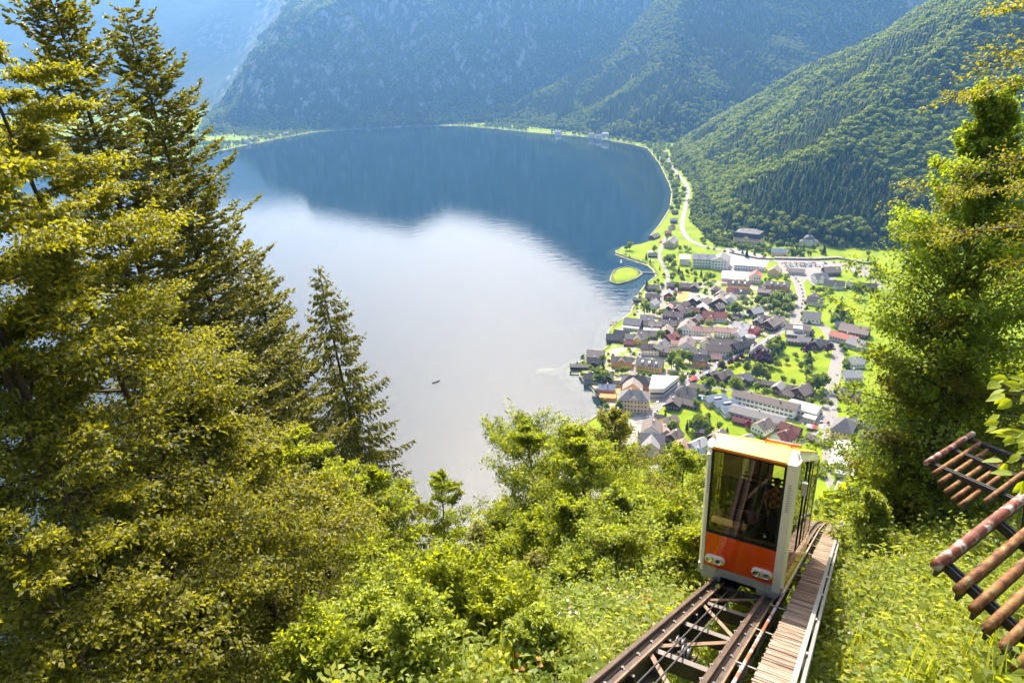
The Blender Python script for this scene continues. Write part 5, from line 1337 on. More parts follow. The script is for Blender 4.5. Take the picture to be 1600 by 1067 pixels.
# ------------------------------------------------------------------ the cabin
mat_orange = worn('orange_paint', (0.80, 0.072, 0.003), rough=0.16, var=0.06, scale=2, spec=.6, coat=.6)
mat_roofpaint = worn('roof_yellow_orange', (0.90, 0.47, 0.05), rough=0.3, var=0.05, scale=2, coat=.3)
mat_white = worn('cream_white_paint', (0.88, 0.79, 0.60), rough=0.25, var=0.06, scale=1.5, spec=.5, coat=.4)
mat_rubber = worn('black_rubber', (0.012, 0.012, 0.012), rough=.6)
mat_skirt = worn('grey_underframe', (0.45, 0.41, 0.35), rough=.6, var=.2, scale=4)
mat_beige = worn('beige_interior', (0.42, 0.34, 0.22), rough=.6, var=.1)
mat_chrome = worn('lamp_chrome', (0.75, 0.75, 0.75), rough=.12, var=.05, metal=1.0)
mat_darkin = worn('dark_interior', (0.035, 0.03, 0.025), rough=.7)
def glass_mat(name, tint, refl):
    m = bpy.data.materials.new(name); m.use_nodes = True; nt = m.node_tree; nt.nodes.clear()
    out = nt.nodes.new('ShaderNodeOutputMaterial'); t = nt.nodes.new('ShaderNodeBsdfTransparent'); t.inputs[0].default_value = (*tint, 1)
    g = nt.nodes.new('ShaderNodeBsdfGlossy'); g.inputs['Roughness'].default_value = .01; ms = nt.nodes.new('ShaderNodeMixShader')
    lw = nt.nodes.new('ShaderNodeFresnel'); lw.inputs['IOR'].default_value = refl
    nt.links.new(lw.outputs[0], ms.inputs[0]); nt.links.new(t.outputs[0], ms.inputs[1]); nt.links.new(g.outputs[0], ms.inputs[2]); nt.links.new(ms.outputs[0], out.inputs[0])
    return m
mat_glass = glass_mat('cabin_glass', (0.66, 0.63, 0.56), 1.8)
mat_sideglass = glass_mat('side_glass', (0.26, 0.24, 0.12), 6.0)
cabin = empty('funicular_cabin', CAB, -TH, 'orange and white funicular cabin climbing the steep track', 'cabin')
YL = 7.3; K = SLOPE
def sh(x, y, z): return (x, y, z - K * y)
def slab(mb, pts, d):
    """closed plate: pts (4) offset by vector d"""
    d = Vector(d); p = [Vector(a) for a in pts]
    mb.hexa(p + [a + d for a in p])
PZ = 3.86
# uphill face
mb = MB(); mb.hexa([(-.88,.0,.30),(.82,.0,.30),(.82,.06,.30),(-.88,.06,.30),(-.90,.0,1.36),(.80,.0,1.36),(.80,.06,1.36),(-.90,.06,1.36)]); fp = mb.build('front_panel', mat_orange, cabin); bevel(fp, .015)
for sx_ in (-1, 1):
    x0 = -.90 if sx_ < 0 else .80; x1 = -1.06 if sx_ < 0 else 1.06; xb = -.985 if sx_ < 0 else 1.0
    poly = [(x0, -.015), (xb, -.015), (x1, .16), (x1, .30), (x0, .30)]
    if sx_ > 0: pass
    mb = MB(); mb.prism(poly if sx_ > 0 else poly[::-1], .10, PZ); fl = mb.build('corner_pillar', mat_white, cabin); bevel(fl, .02)
    mb = MB(); i = 0
    lo = [(x0, -.015, PZ), (xb, -.015, PZ), (x1, .16, PZ), (x1, .30, PZ), (x0, .30, PZ)]
    hi = [(x0, .46, PZ + .13), (xb - .02*sx_, .46, PZ + .13), (x1 - .10*sx_, .50, PZ + .05), (x1 - .10*sx_, .55, PZ + .02), (x0, .6, PZ + .04)]
    for j in range(5):
        a, c = j, (j + 1) % 5; mb.quad(*( [lo[a], lo[c], hi[c], hi[a]] if sx_ > 0 else [lo[c], lo[a], hi[a], hi[c]]))
    mb.quad(*(hi if sx_ > 0 else hi[::-1])); mb.build('pillar_cap', mat_white, cabin)
    mb = MB()
    for kk in range(13): zz = 3.3 - kk * .062; xm = (x0 + xb) / 2; mb.box(xm - .035 + .01*sx_, xm + .035 + .01*sx_, -.028, -.012, zz, zz + .022)
    mb.build('vent_louvre', mat_skirt, fl)
mb = MB(); mb.hexa([(-.88,-.01,PZ-.02),(.78,-.01,PZ-.02),(.78,.46,PZ+.09),(-.88,.46,PZ+.09),(-.88,-.01,PZ+.03),(.78,-.01,PZ+.03),(.78,.46,PZ+.135),(-.88,.46,PZ+.135)]); mb.build('roof_brow', mat_roofpaint, cabin)
mb = MB(); mb.box(-.89, .79, -.018, .02, PZ - .05, PZ - .018); mb.build('brow_trim', mat_orange, cabin)
# window with rubber frame
wx0, wx1, wz0, wz1 = -.90, .80, 1.36, PZ - .05
mb = MB()
for (a, b_, c, d_) in ((wx0, wx1, wz0, wz0 + .05), (wx0, wx1, wz1 - .05, wz1), (wx0, wx0 + .05, wz0 + .05, wz1 - .05), (wx1 - .05, wx1, wz0 + .05, wz1 - .05)): mb.box(a, b_, -.012, .05, c, d_)
fr_ = mb.build('window_seal', mat_rubber, cabin)
mb = MB(); mb.quad((wx0 + .04, .01, wz0 + .04), (wx1 - .04, .01, wz0 + .04), (wx1 - .04, .01, wz1 - .04), (wx0 + .04, .01, wz1 - .04)); mb.build('windscreen', mat_glass, cabin)
mb = MB(); mb.box(-.07, -.05, -.035, -.012, 1.42, 2.0); mb.tube([(-.06,-.03,1.40),(.28,-.035,1.95)], .008, 5); mb.build('wiper', mat_rubber, cabin)
# headlamps
for (hx, hzz) in ((-.62, .57), (.54, .58)):
    pod = MB(); R_ = .125; hw_ = .13; n = 10; ring = []
    for j in range(n + 1): a = -math.pi/2 + math.pi * j / n; ring.append((hw_ + R_ * math.cos(a), R_ * math.sin(a)))
    for j in range(n + 1): a = math.pi/2 + math.pi * j / n; ring.append((-hw_ + R_ * math.cos(a), R_ * math.sin(a)))
    m_ = len(ring); pod.v = [(hx + x, -.0, hzz + z) for x, z in ring] + [(hx + x, -.05, hzz + z) for x, z in ring] + [(hx + x * .93, -.07, hzz + z * .9) for x, z in ring]
    pod.f = [tuple(range(2*m_, 3*m_))[::-1]] + [(l*m_ + j, l*m_ + (j+1) % m_, (l+1)*m_ + (j+1) % m_, (l+1)*m_ + j)[::-1] for l in (0, 1) for j in range(m_)]; pod.m = [0] * len(pod.f)
    po = pod.build('headlight', mat_white, cabin, smooth=False)
    for dx in (-.12, .12):
        l_ = MB(); prof = [(.095, -.072), (.095, -.092), (.08, -.098), (.078, -.088), (.05, -.08), (.0, -.074)]
        n = 20
        for rr, yy in prof:
            for j in range(n): a = 2*math.pi*j/n; l_.v.append((hx + dx + rr*math.cos(a), yy, hzz + rr*math.sin(a)))
        for kk in range(len(prof) - 1):
            for j in range(n): l_.f.append((kk*n+j, kk*n+(j+1)%n, (kk+1)*n+(j+1)%n, (kk+1)*n+j)); l_.m.append(0)
        l_.build('lamp', mat_chrome, po, smooth=True)
    mb = MB(); mb.box(hx - .10, hx + .12, -.02, .0, .31, .44); mb.tube([(hx + .02, -.03, .38), (hx + .02, -.015, .38)], .018, 8); mb.build('tow_plate', mat_orange, cabin)
mb = MB(); mb.box(-1.0, -.90, -.10, -.02, 3.50, 3.70); mb.tube([(-.94,-.06,3.5),(-.94,-.06,3.38),(-.9,-.04,3.34)], .012, 5); mb.build('signal_box', mat_white, cabin)
# apron under the panel
mb = MB()
for (xa, xb_, za, zb) in ((-1.02, -.45, -.10, .06), (.45, 1.02, -.12, .08)):
    mb.hexa([(xa + .12*(xa < 0), -.01, za), (xb_ - .10*(xa > 0), -.01, za), (xb_ - .1*(xa > 0), .08, za), (xa + .12*(xa < 0), .08, za), (xa, -.01, zb), (xb_, -.01, zb), (xb_, .08, zb), (xa, .08, zb)])
mb.box(-1.04, 1.04, .0, .08, .062, .30); mb.build('apron', mat_skirt, cabin)
# roof, sides, floor, back
def shear_box(x0, x1, y0, y1, z0, z1):
    mb = MB(); mb.hexa([sh(x0,y0,z0),sh(x1,y0,z0),sh(x1,y1,z0),sh(x0,y1,z0),sh(x0,y0,z1),sh(x1,y0,z1),sh(x1,y1,z1),sh(x0,y1,z1)]); return mb
top = PZ + .135 + K * .46
shear_box(-.95, .95, .46, YL, top - .07, top).build('roof', mat_roofpaint, cabin)
for sx_ in (-1, 1):
    mb = MB(); a, c = .95 * sx_, 1.06 * sx_
    for (y0, y1) in ((.30, YL),):
        p = [sh(a, y0, top - .03), sh(c, y0, top - .28), sh(c, y1, top - .28), sh(a, y1, top - .03)]; q = [(x - .03*sx_, y, z - .03) for x, y, z in p]
        mb.hexa((p + q) if sx_ < 0 else (q + p))
    mb.build('roof_edge', mat_white, cabin)
    # lower side, glazed band, pillars
    shear_box(min(1.06*sx_, 1.02*sx_), max(1.06*sx_, 1.02*sx_), .30, YL, .12, 1.05).build('side_panel', mat_orange, cabin)
    shear_box(min(1.075*sx_, 1.03*sx_), max(1.075*sx_, 1.03*sx_), .16, YL, -.05, .12).build('sill_beam', mat_white, cabin)
    for j, (y0, y1) in enumerate(((.34, 2.3), (2.46, 3.5), (3.62, 4.75), (4.9, 7.1))):
        g_ = MB(); xx = 1.045 * sx_; g_.quad(*[sh(xx, y, z) for y, z in ((y0, 1.06), (y1, 1.06), (y1, top - .3), (y0, top - .3))]); g_.build('side_window', mat_sideglass, cabin)
    for (y0, y1) in ((2.3, 2.46), (3.5, 3.62), (4.75, 4.9), (7.1, YL)):
        shear_box(min(1.065*sx_, 1.02*sx_), max(1.065*sx_, 1.02*sx_), y0, y1, 1.05, top - .28).build('side_pillar', mat_rubber if y0 in (2.3, 3.5) else mat_white, cabin)
shear_box(-1.0, 1.0, .1, YL - .05, .02, .12).build('floor_frame', mat_skirt, cabin)
for j in range(4):                                                     # stepped floor
    y0, y1 = .09 + j * 1.8, .09 + (j + 1) * 1.8; zt = 1.02 - K * (y0 + .1)
    mb = MB(); mb.box(-1.0, 1.0, y0, min(y1, YL - .1), zt - .08, zt); mb.build('floor_step', mat_darkin, cabin)
zb0, zb1 = -K * YL + .12, -K * YL + top - .08
mb = MB(); mb.box(-1.02, 1.02, YL - .05, YL, zb0, zb0 + 1.3); mb.box(-1.02, -.35, YL - .05, YL, zb0 + 1.3, zb1); mb.box(.98, 1.02, YL - .05, YL, zb0 + 1.3, zb1); mb.build('back_wall', mat_beige, cabin)
mb = MB(); mb.box(-.35, .98, YL - .045, YL - .005, zb0 + 2.4, zb0 + 2.45); mb.box(.28, .33, YL - .045, YL - .005, zb0 + 1.3, zb1); mb.build('back_mullion', mat_rubber, cabin)
for j in range(3):
    y_ = 1.9 + 1.8 * j; zt = 1.02 - K * (y_ - 1.7)
    mb = MB(); mb.bar((-1.0, y_, zt + .95), (1.0, y_, zt + .95), .05, .05); mb.bar((-.3, y_, zt), (-.3, y_, zt + 1.9), .04, .04); mb.build('grab_rail', mat_rubber, cabin)
mb = MB(); mb.box(-.85, .02, .12, .40, 1.42, 1.60); mb.box(-.86, .76, .07, .12, 1.40, 1.47); mb.build('control_console', mat_beige, cabin)
for x in (-.7, -.08):
    mb = MB(); mb.box(x - .05, x + .05, .112, .121, 1.49, 1.57); mb.build('dial', mat_rubber, cabin)
mb = MB(); mb.box(-.98, .98, 1.70, 1.76, 1.02, 1.95); mb.build('partition', mat_darkin, cabin)
mb = MB(); mb.box(-.98, -.5, 1.78, 1.9, .2, 3.0); mb.build('curtain_panel', mat_beige, cabin)
mb = MB(); mb.tube([(-.62,.5,2.1),(-.62,.5,2.75),(-.56,.5,2.8),(-.56,.5,2.15)], .02, 6); mb.build('brass_handle', mat_steel_lit, cabin)
# running gear and roof ladder
for y_ in (.9, 2.0, 5.2, 6.3):
    for x in (-.57, .68): mb = MB(); a, c = sh(x - .05, y_, .0), sh(x + .05, y_, .0); mb.tube([(a[0], a[1], a[2] + .02 + .2), (c[0], c[1], c[2] + .02 + .2)], .19, 12); mb.build('wheel', mat_steel, cabin)
mb = MB()
for x in (-.02, .62): mb.bar(sh(x, 2.2, top + .05), sh(x, 4.8, top + .05), .04, .12)
for kk in range(6): y_ = 2.3 + kk * .48; mb.bar(sh(-.02, y_, top + .1), sh(.62, y_, top + .1), .05, .05)
mb.build('roof_ladder', mat_orange, cabin)
mb = MB(); mb.tube([(1.06,.9,2.9),(1.16,.85,2.95)], .02, 6); mb.hexa([(1.10,.75,2.6),(1.22,.75,2.6),(1.22,.83,2.6),(1.10,.83,2.6),(1.10,.75,2.95),(1.22,.75,2.95),(1.22,.83,2.95),(1.10,.83,2.95)])
mb.build('mirror', mat_white, cabin)

# passenger behind the windscreen
def person(name, loc, rz, label, shirt, trousers, skin, hair):
    r = empty(name, loc, rz, label, 'person')
    J = {'pel': (0, 0, .95, .15, .11), 'wai': (0, 0, 1.10, .14, .10), 'che': (0, .01, 1.32, .17, .11), 'nec': (0, .01, 1.50, .055, .055), 'hea': (0, .0, 1.60, .075, .085), 'top': (0, .01, 1.70, .07, .08),
         'lsh': (-.19, .01, 1.43, .06, .06), 'lel': (-.25, -.03, 1.15, .043, .043), 'lwr': (-.20, -.20, .98, .03, .03), 'rsh': (.19, .01, 1.43, .06, .06), 'rel': (.27, -.05, 1.16, .043, .043), 'rwr': (.16, -.24, 1.24, .03, .03),
         'lhi': (-.09, 0, .90, .085, .085), 'lkn': (-.10, -.02, .50, .06, .06), 'lan': (-.10, .01, .09, .04, .04), 'lto': (-.11, -.14, .04, .035, .03), 'rhi': (.09, 0, .90, .085, .085), 'rkn': (.10, -.03, .50, .06, .06), 'ran': (.10, .0, .09, .04, .04), 'rto': (.11, -.15, .04, .035, .03)}
    E_ = [('pel','wai'),('wai','che'),('che','nec'),('nec','hea'),('hea','top'),('che','lsh'),('lsh','lel'),('lel','lwr'),('che','rsh'),('rsh','rel'),('rel','rwr'),('pel','lhi'),('lhi','lkn'),('lkn','lan'),('lan','lto'),('pel','rhi'),('rhi','rkn'),('rkn','ran'),('ran','rto')]
    ks = list(J); me = bpy.data.meshes.new('body'); me.from_pydata([J[k][:3] for k in ks], [(ks.index(a), ks.index(b_)) for a, b_ in E_], [])
    o = link('body', me, r); o.modifiers.new('skin', 'SKIN'); o.modifiers.new('sub', 'SUBSURF').levels = 2; o.modifiers['sub'].render_levels = 2
    for i, k in enumerate(ks): me.skin_vertices[0].data[i].radius = J[k][3:]
    me.skin_vertices[0].data[0].use_root = True
    m, nt, b = new_mat(name + '_cloth'); g = nt.nodes.new('ShaderNodeTexCoord'); s_ = nt.nodes.new('ShaderNodeSeparateXYZ'); nt.links.new(g.outputs['Object'], s_.inputs[0])
    ck = nt.nodes.new('ShaderNodeTexChecker'); ck.inputs['Scale'].default_value = 9; nt.links.new(g.outputs['Object'], ck.inputs['Vector']); ck.inputs[1].default_value = (*shirt, 1); ck.inputs[2].default_value = (.62, .45, .38, 1)
    c = mix(nt, maprange(nt, s_.outputs[2], .96, .97), trousers, ck.outputs[0]); c = mix(nt, maprange(nt, s_.outputs[2], 1.49, 1.50), c, skin)
    nt.links.new(c, b.inputs['Base Color']); b.inputs['Roughness'].default_value = .8; me.materials.append(m)
    mb = MB(); mb.lathe([(.01,.115),(.06,.105),(.088,.05),(.092,.0),(.085,-.03)], 14, (0, .02, 1.68)); mb.build('hair', hair, r, smooth=True)
    mb = MB(); mb.hexa([(-.015,-.10,1.60),(.015,-.10,1.60),(.012,-.075,1.60),(-.012,-.075,1.60),(-.008,-.085,1.645),(.008,-.085,1.645),(.008,-.07,1.645),(-.008,-.07,1.645)]); mb.build('nose', mat_skin, r)
    for sx_ in (-1, 1):
        mb = MB(); mb.lathe([(.001,-.012),(.012,0),(.001,.012)], 8, (sx_*.03, -.078, 1.645)); mb.build('eye', mat_rubber, r)
        for f in range(4): 
            wx, wy, wz = (J['lwr'] if sx_ < 0 else J['rwr'])[:3]; mb = MB(); mb.tube([(wx + (f-1.5)*.018, wy - .02, wz), (wx + (f-1.5)*.02, wy - .08, wz - .01), (wx + (f-1.5)*.02, wy - .10, wz - .04)], [.011,.010,.008], 6); mb.build('finger', mat_skin, r)
        mb = MB(); mb.tube([(wx - sx_*.02, wy, wz), (wx - sx_*.055, wy - .04, wz + .005)], [.012,.009], 6); mb.build('thumb', mat_skin, r)
    return r
pl = CAB + Vector((NX * .52 + HX * 1.05, NY * .52 + HY * 1.05, 1.02 - K * .19))
person('person', pl, -TH + rad(20), 'person in a red checked shirt standing inside the cabin', (.40, .05, .03), (.05, .05, .07), (.55, .32, .22), mat_darkin)

# ------------------------------------------------------------------ snow fences of rusty tubes
mat_rust = worn('rusted_tube', (0.3, 0.12, 0.04), rough=.7, scale=5, bump=.5, stops=[(0.30, (0.04, 0.018, 0.010)), (0.43, (0.14, 0.048, 0.014)), (0.54, (0.22, 0.095, 0.02)), (0.64, (0.20, 0.15, 0.05)), (0.72, (0.28, 0.27, 0.24))], vec_scale=(1, 1, 1))
mat_redrust = worn('red_lead_paint', (0.4, 0.1, 0.05), rough=.6, scale=3.2, bump=.4, stops=[(0.30, (0.08, 0.024, 0.012)), (0.48, (0.19, 0.05, 0.02)), (0.60, (0.46, 0.42, 0.38)), (0.68, (0.36, 0.35, 0.34))])
mat_fsteel = worn('fence_dark_steel', (0.045, 0.04, 0.036), rough=.6, var=.5, scale=4)
RD = Vector((0.84, 0.54, -0.02)).normalized()
def fence(pxs, depth, dstep, length, radius, label):
    k_ = 1.0
    while True:                                  # stand the rack down on the slope
        ends = [at_depth(u, v, (depth - dstep * i) * k_) for i, (u, v) in enumerate(pxs)]
        f_ = ends[-1] + RD * length * k_ * .3; f_ = f_ + (ends[-1] - ends[0]) * .2
        if f_.z - gz(f_.x, f_.y) < .95 or k_ > 1.3: break
        k_ += .02
    length *= k_; radius *= k_; print('FENCE scale', k_)
    c0 = ends[0]; r = empty('snow_fence', c0, 0, label, 'fence', 'snow fences on the slope')
    for i, e in enumerate(ends):
        a = e - c0; b_ = a + RD * (length + rnd.uniform(-.1, .1)); m_ = mat_redrust if i == 0 else mat_rust
        mb = MB(); n = 5; mb.tube([a + (b_ - a) * t / n + Vector((0, 0, rnd.uniform(-.006, .006))) for t in range(n + 1)], radius * (1.15 if i == 0 else 1), 14); mb.build('rail', m_, r, smooth=True)
        mb = MB(); mb.bar(a + Vector((0, 0, -radius * 1.9)) + RD * .05, b_ + Vector((0, 0, -radius * 1.9)), radius * .7, radius * 2.2); mb.build('rail_web', mat_fsteel, r)
    top_, bot = ends[0] - c0, ends[-1] - c0
    for f in (.35, length * .55, length * .92):
        dn = (bot - top_); a = top_ + RD * f + Vector((0, 0, -radius * 2.2)); b_ = bot + RD * (f - (bot - top_).dot(RD)) * 1.0 + (bot - top_).dot(RD) * RD * 0 + Vector((0, 0, -radius * 2.2))
        b_ = b_ + (b_ - a) * .35
        mb = MB(); mb.bar(a, b_, .05, .16); mb.bar(a + RD * .1, b_ + RD * .1, .05, .16)
        for t in np.arange(.05, .98, .12): mb.bar(a + (b_ - a) * t, a + (b_ - a) * t + RD * .1, .05, .12)
        mb.build('support_beam', mat_fsteel, r)
        w_ = c0 + b_; gap = w_.z - gz(w_.x, w_.y)
        if gap > .2: mb = MB(); mb.bar(b_ + Vector((0, 0, .25)), b_ + (b_ - a).normalized() * .3 + Vector((0, 0, -gap - .4)), .12, .12); mb.build('leg', mat_fsteel, r)
        w_ = c0 + b_; print('FENCE', f, 'beam foot above ground', round(w_.z - gz(w_.x, w_.y), 2), 'top', round((c0 + a).z - gz((c0 + a).x, (c0 + a).y), 2), 'q', round(w_.x * NX + w_.y * NY - Q1, 1))
    return r
fence(((1462,884),(1496,922),(1520,952),(1540,983),(1566,1012),(1588,1044)), 10.6, .22, 3.8, .075, 'nearer snow fence of thick rusty tubes at the lower corner')
fence(((1446,724),(1459,740),(1468,754),(1478,768),(1489,780),(1500,790),(1540,783)), 17.6, .25, 2.5, .058, 'farther snow fence of thinner rusty tubes higher on the slope')
# ------------------------------------------------------------------ trees near the camera
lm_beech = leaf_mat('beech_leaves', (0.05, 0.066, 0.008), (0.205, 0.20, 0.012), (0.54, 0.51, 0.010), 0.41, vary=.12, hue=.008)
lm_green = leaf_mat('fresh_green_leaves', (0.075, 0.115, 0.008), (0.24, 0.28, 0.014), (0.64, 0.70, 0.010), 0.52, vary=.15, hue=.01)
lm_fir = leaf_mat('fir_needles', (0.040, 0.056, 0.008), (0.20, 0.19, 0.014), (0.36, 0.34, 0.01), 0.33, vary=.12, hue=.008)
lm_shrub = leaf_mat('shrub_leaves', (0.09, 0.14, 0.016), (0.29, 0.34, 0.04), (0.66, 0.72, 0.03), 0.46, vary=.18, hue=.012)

lm_ash = leaf_mat('ash_leaves', (0.06, 0.11, 0.010), (0.21, 0.28, 0.02), (0.50, 0.62, 0.012), 0.48, vary=.1, hue=.006)
def unit(a): return a / (np.linalg.norm(a, axis=-1, keepdims=True) + 1e-9)
def leaf_quads(P, A, N, ln, wd, r_, fold=.25):
    """diamond leaves: base P, axis A, normal N"""
    n = len(P); A = unit(A); S = unit(np.cross(A, N)); N = np.cross(S, A)
    ln = np.broadcast_to(ln, n)[:, None]; wd = np.broadcast_to(wd, n)[:, None]
    m = P + A * ln * .45
    V = np.stack([P, m + S * wd * .5 + N * wd * fold, P + A * ln - N * ln * .12, m - S * wd * .5 + N * wd * fold], 1)
    return V.reshape(-1, 3), np.arange(4 * n).reshape(n, 4)
class Wood(MB):
    pass
def broad_tree(name, label, base, top, R, n_leaf, mat, seed, leaf=.075, nl=34, t0=.22, trunk_r=.16, flat=.6, prof=None, up=.5, cat='tree', limbs=15, width=.62, bare=0.0, spread=.10, group=None, gapy=0.0):
    r_ = np.random.default_rng(seed); base = Vector(base); top = Vector(top); Hh = (top - base).length
    root = empty(name, base, 0, label, cat, group)
    ax = np.array(top - base); tp = []
    for i in range(9):
        t = i / 8; p = ax * t + np.array([math.sin(t * 5 + seed), math.cos(t * 4 + seed * 2), 0]) * .012 * Hh * math.sin(math.pi * t); tp.append(p)
    wood = MB(); wood.tube([tuple(p) for p in tp], [trunk_r * (1 - .9 * i / 8) + .012 for i in range(9)], 8)
    P, A, Nn, Tt = [], [], [], []
    per = n_leaf // (nl * limbs) + 1
    for i in range(nl):
        t = t0 + (0.985 - t0) * ((i + r_.uniform(0, .8)) / nl) ** .9
        k = t * 8; j = min(int(k), 7); st = tp[j] + (tp[j+1] - tp[j]) * (k - j)
        x = (t - t0) / (1 - t0)
        pr = (math.sin(math.pi * min(1, .22 + x * .80)) ** .7 if prof is None else prof(x)); L_ = max(R * pr * r_.uniform(.7, 1.15), .3)
        az = i * 2.399 + r_.uniform(-.5, .5); el = (up * .4 + up * 1.3 * x + r_.normal(0, .12))
        d = np.array([math.cos(az) * math.cos(el), math.sin(az) * math.cos(el), math.sin(el)])
        pts = [st]; dd = d.copy(); ns = 6
        for s in range(ns):
            dd = unit(dd + r_.normal(0, .09, 3) + np.array([0, 0, -.05 if up < .6 else -.03])); pts.append(pts[-1] + dd * L_ / ns)
        rr = trunk_r * (1 - t) * .45 + .012
        wood.tube([tuple(p) for p in pts], [max(rr * (1 - .85 * s / ns), .006) for s in range(ns + 1)], 5, cap=False)
        pts = np.array(pts); 
        for w in range(limbs):
            uu = .18 + .82 * (w + r_.uniform(0, .7)) / limbs; kk = min(uu, .999) * ns; jj = int(kk); q = pts[jj] + (pts[jj+1] - pts[jj]) * (kk - jj); ld = unit(pts[jj+1] - pts[jj])
            side = unit(np.cross(ld, [0, 0, 1])) * (1 if w % 2 else -1)
            td = unit(ld * r_.uniform(.4, .9) + side * r_.uniform(.5, 1.0) + np.array([0, 0, 1]) * r_.normal(.05, .25)); tl = L_ * r_.uniform(.18, .36) * (1.25 - .6 * uu) + .12
            if w == limbs - 1: td = ld
            e = q + td * tl; m_ = (q + e) / 2 + np.array([0, 0, .03 * tl])
            wood.tube([tuple(q), tuple(m_), tuple(e)], [.010, .006, .003], 3, cap=False)
            if r_.random() < bare: continue
            nn = int(per * r_.uniform(.5, 1.5)); v = r_.uniform(.05, 1.08, nn)[:, None]
            pos = q + (e - q) * v + r_.normal(0, 1, (nn, 3)) * np.array([1, 1, flat]) * (spread * tl + .03)
            P.append(pos); A.append(td * .6 + r_.normal(0, .6, (nn, 3)) + np.array([0, 0, -.25])); Nn.append(np.array([0, 0, 1.0]) + r_.normal(0, .45, (nn, 3)))
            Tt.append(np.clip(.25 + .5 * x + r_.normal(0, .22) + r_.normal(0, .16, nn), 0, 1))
    P, A, Nn, Tt = np.concatenate(P), np.concatenate(A), np.concatenate(Nn), np.concatenate(Tt); n = len(P)
    V, F = leaf_quads(P, A, Nn, leaf * r_.uniform(.7, 1.3, n), leaf * width * r_.uniform(.7, 1.25, n), r_)
    wood.build('trunk', mat_bark, root, smooth=True)
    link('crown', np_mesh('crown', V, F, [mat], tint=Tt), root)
    return root
def fir_tree(name, label, base, top, R, mat, seed, dens=1.0, droop=.0, hang=0.0, step=.42, nb=6, t0=.08, trunk_r=.17, strip=.075, rexp=.75, upturn=.35, elev0=.35, lopsided=None):
    r_ = np.random.default_rng(seed); base = Vector(base); top = Vector(top); ax = np.array(top - base); Hh = np.linalg.norm(ax)
    root = empty(name, base, 0, label, 'tree')
    wood = MB(); tp = [ax * (i / 9) + np.array([math.sin(i * .9 + seed), math.cos(i * .7), 0]) * .05 for i in range(10)]
    wood.tube([tuple(p) for p in tp], [trunk_r * (1 - .93 * i / 9) for i in range(10)], 8)
    P, A, Nn, Ls, Tt = [], [], [], [], []
    z = t0 * Hh; k = 0
    while z < Hh - .05:
        t = z / Hh; j = min(int(t * 9), 8); st = tp[j] + (tp[j+1] - tp[j]) * (t * 9 - j)
        n_ = max(3, nb + r_.integers(-1, 2)) if t < .96 else 3
        for b_ in range(n_):
            az = k * 1.1 + b_ * 6.283 / n_ + r_.uniform(-.3, .3); L_ = (R * (1 - t) ** rexp * r_.uniform(.6, 1.12) + .12)
            if lopsided is not None: L_ *= 1 + lopsided[1] * math.cos(az - lopsided[0])
            el = elev0 * (.1 + t * 1.2) - droop * (1 - t) + r_.normal(0, .08)
            ns = 6; pts = [st]; 
            for s in range(ns):
                e2 = el + upturn * ((s / ns) ** 2) - .12 * math.sin(math.pi * s / ns); a2 = az + r_.normal(0, .06)
                pts.append(pts[-1] + np.array([math.cos(a2) * math.cos(e2), math.sin(a2) * math.cos(e2), math.sin(e2)]) * L_ / ns)
            pts = np.array(pts); wood.tube([tuple(p) for p in pts], [max(.03 * (1 - t) * L_ / R * 1.5 * (1 - .85 * s / ns), .006) for s in range(ns + 1)], 4, cap=False)
            m = max(4, int(L_ / .10 * dens))
            u = .12 + .88 * (np.arange(m) + r_.uniform(0, 1, m)) / m; u = np.clip(u, 0, .999); kk = u * ns; jj = kk.astype(int)
            q = pts[jj] + (pts[jj+1] - pts[jj]) * (kk - jj)[:, None]; ld = unit(pts[jj+1] - pts[jj])
            sd = np.where(np.arange(m) % 2, 1, -1)[:, None] * unit(np.cross(ld, [0, 0, 1.0]))
            td = unit(ld * .65 + sd * r_.uniform(.5, 1.0, (m, 1)) + np.array([0, 0, -hang]) + r_.normal(0, .18, (m, 3)))
            tl = (.16 + .30 * L_ * (1 - u) * r_.uniform(.5, 1.1, m)) ; tl = np.minimum(tl, .95)
            # second order sprigs along each branchlet
            for f, ls in ((0, 1), (.15, .45), (.3, .45), (.45, .42), (.6, .40), (.75, .36), (.9, .3)):
                mk = (tl > .2) if f else np.ones(m, bool)
                mk &= r_.random(m) < (.95 if f else 1)
                if not mk.any(): continue
                p0 = q[mk] + td[mk] * (tl[mk] * f)[:, None]; c = mk.sum()
                if f == 0: dirs = td[mk]; ll = tl[mk]
                else:
                    s2 = unit(np.cross(td[mk], [0, 0, 1.0])) * np.where(r_.random((c, 1)) < .5, 1, -1); dirs = unit(td[mk] * .7 + s2 * .75 + np.array([0, 0, -hang * .8]) + r_.normal(0, .22, (c, 3))); ll = tl[mk] * ls * r_.uniform(.6, 1.2, c) + .06
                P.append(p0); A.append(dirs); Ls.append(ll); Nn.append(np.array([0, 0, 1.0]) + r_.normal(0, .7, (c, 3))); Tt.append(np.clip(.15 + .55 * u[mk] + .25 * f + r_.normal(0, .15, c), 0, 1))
            P.append(pts[-2:-1] * .4 + pts[-1:] * .6); A.append(pts[-1:] - pts[-2:-1]); Ls.append(np.array([.22])); Nn.append(np.array([[0, 0, 1.0]])); Tt.append(np.array([.9]))
        z += step * (1 - .45 * t) * r_.uniform(.8, 1.2); k += 1
    P, A, Nn, Ls, Tt = [np.concatenate(a) for a in (P, A, Nn, Ls, Tt)]; n = len(P)
    V, F = leaf_quads(P, A, Nn, Ls, strip * r_.uniform(.75, 1.25, n), r_, fold=.35)
    h2 = r_.random(n) < .5; A, Nn, Ls, P = A[h2], Nn[h2], Ls[h2], P[h2]
    V2, F2 = leaf_quads(P, A, np.cross(A, Nn), Ls * .95, strip * r_.uniform(.6, 1.0, len(P)), r_, fold=.1)
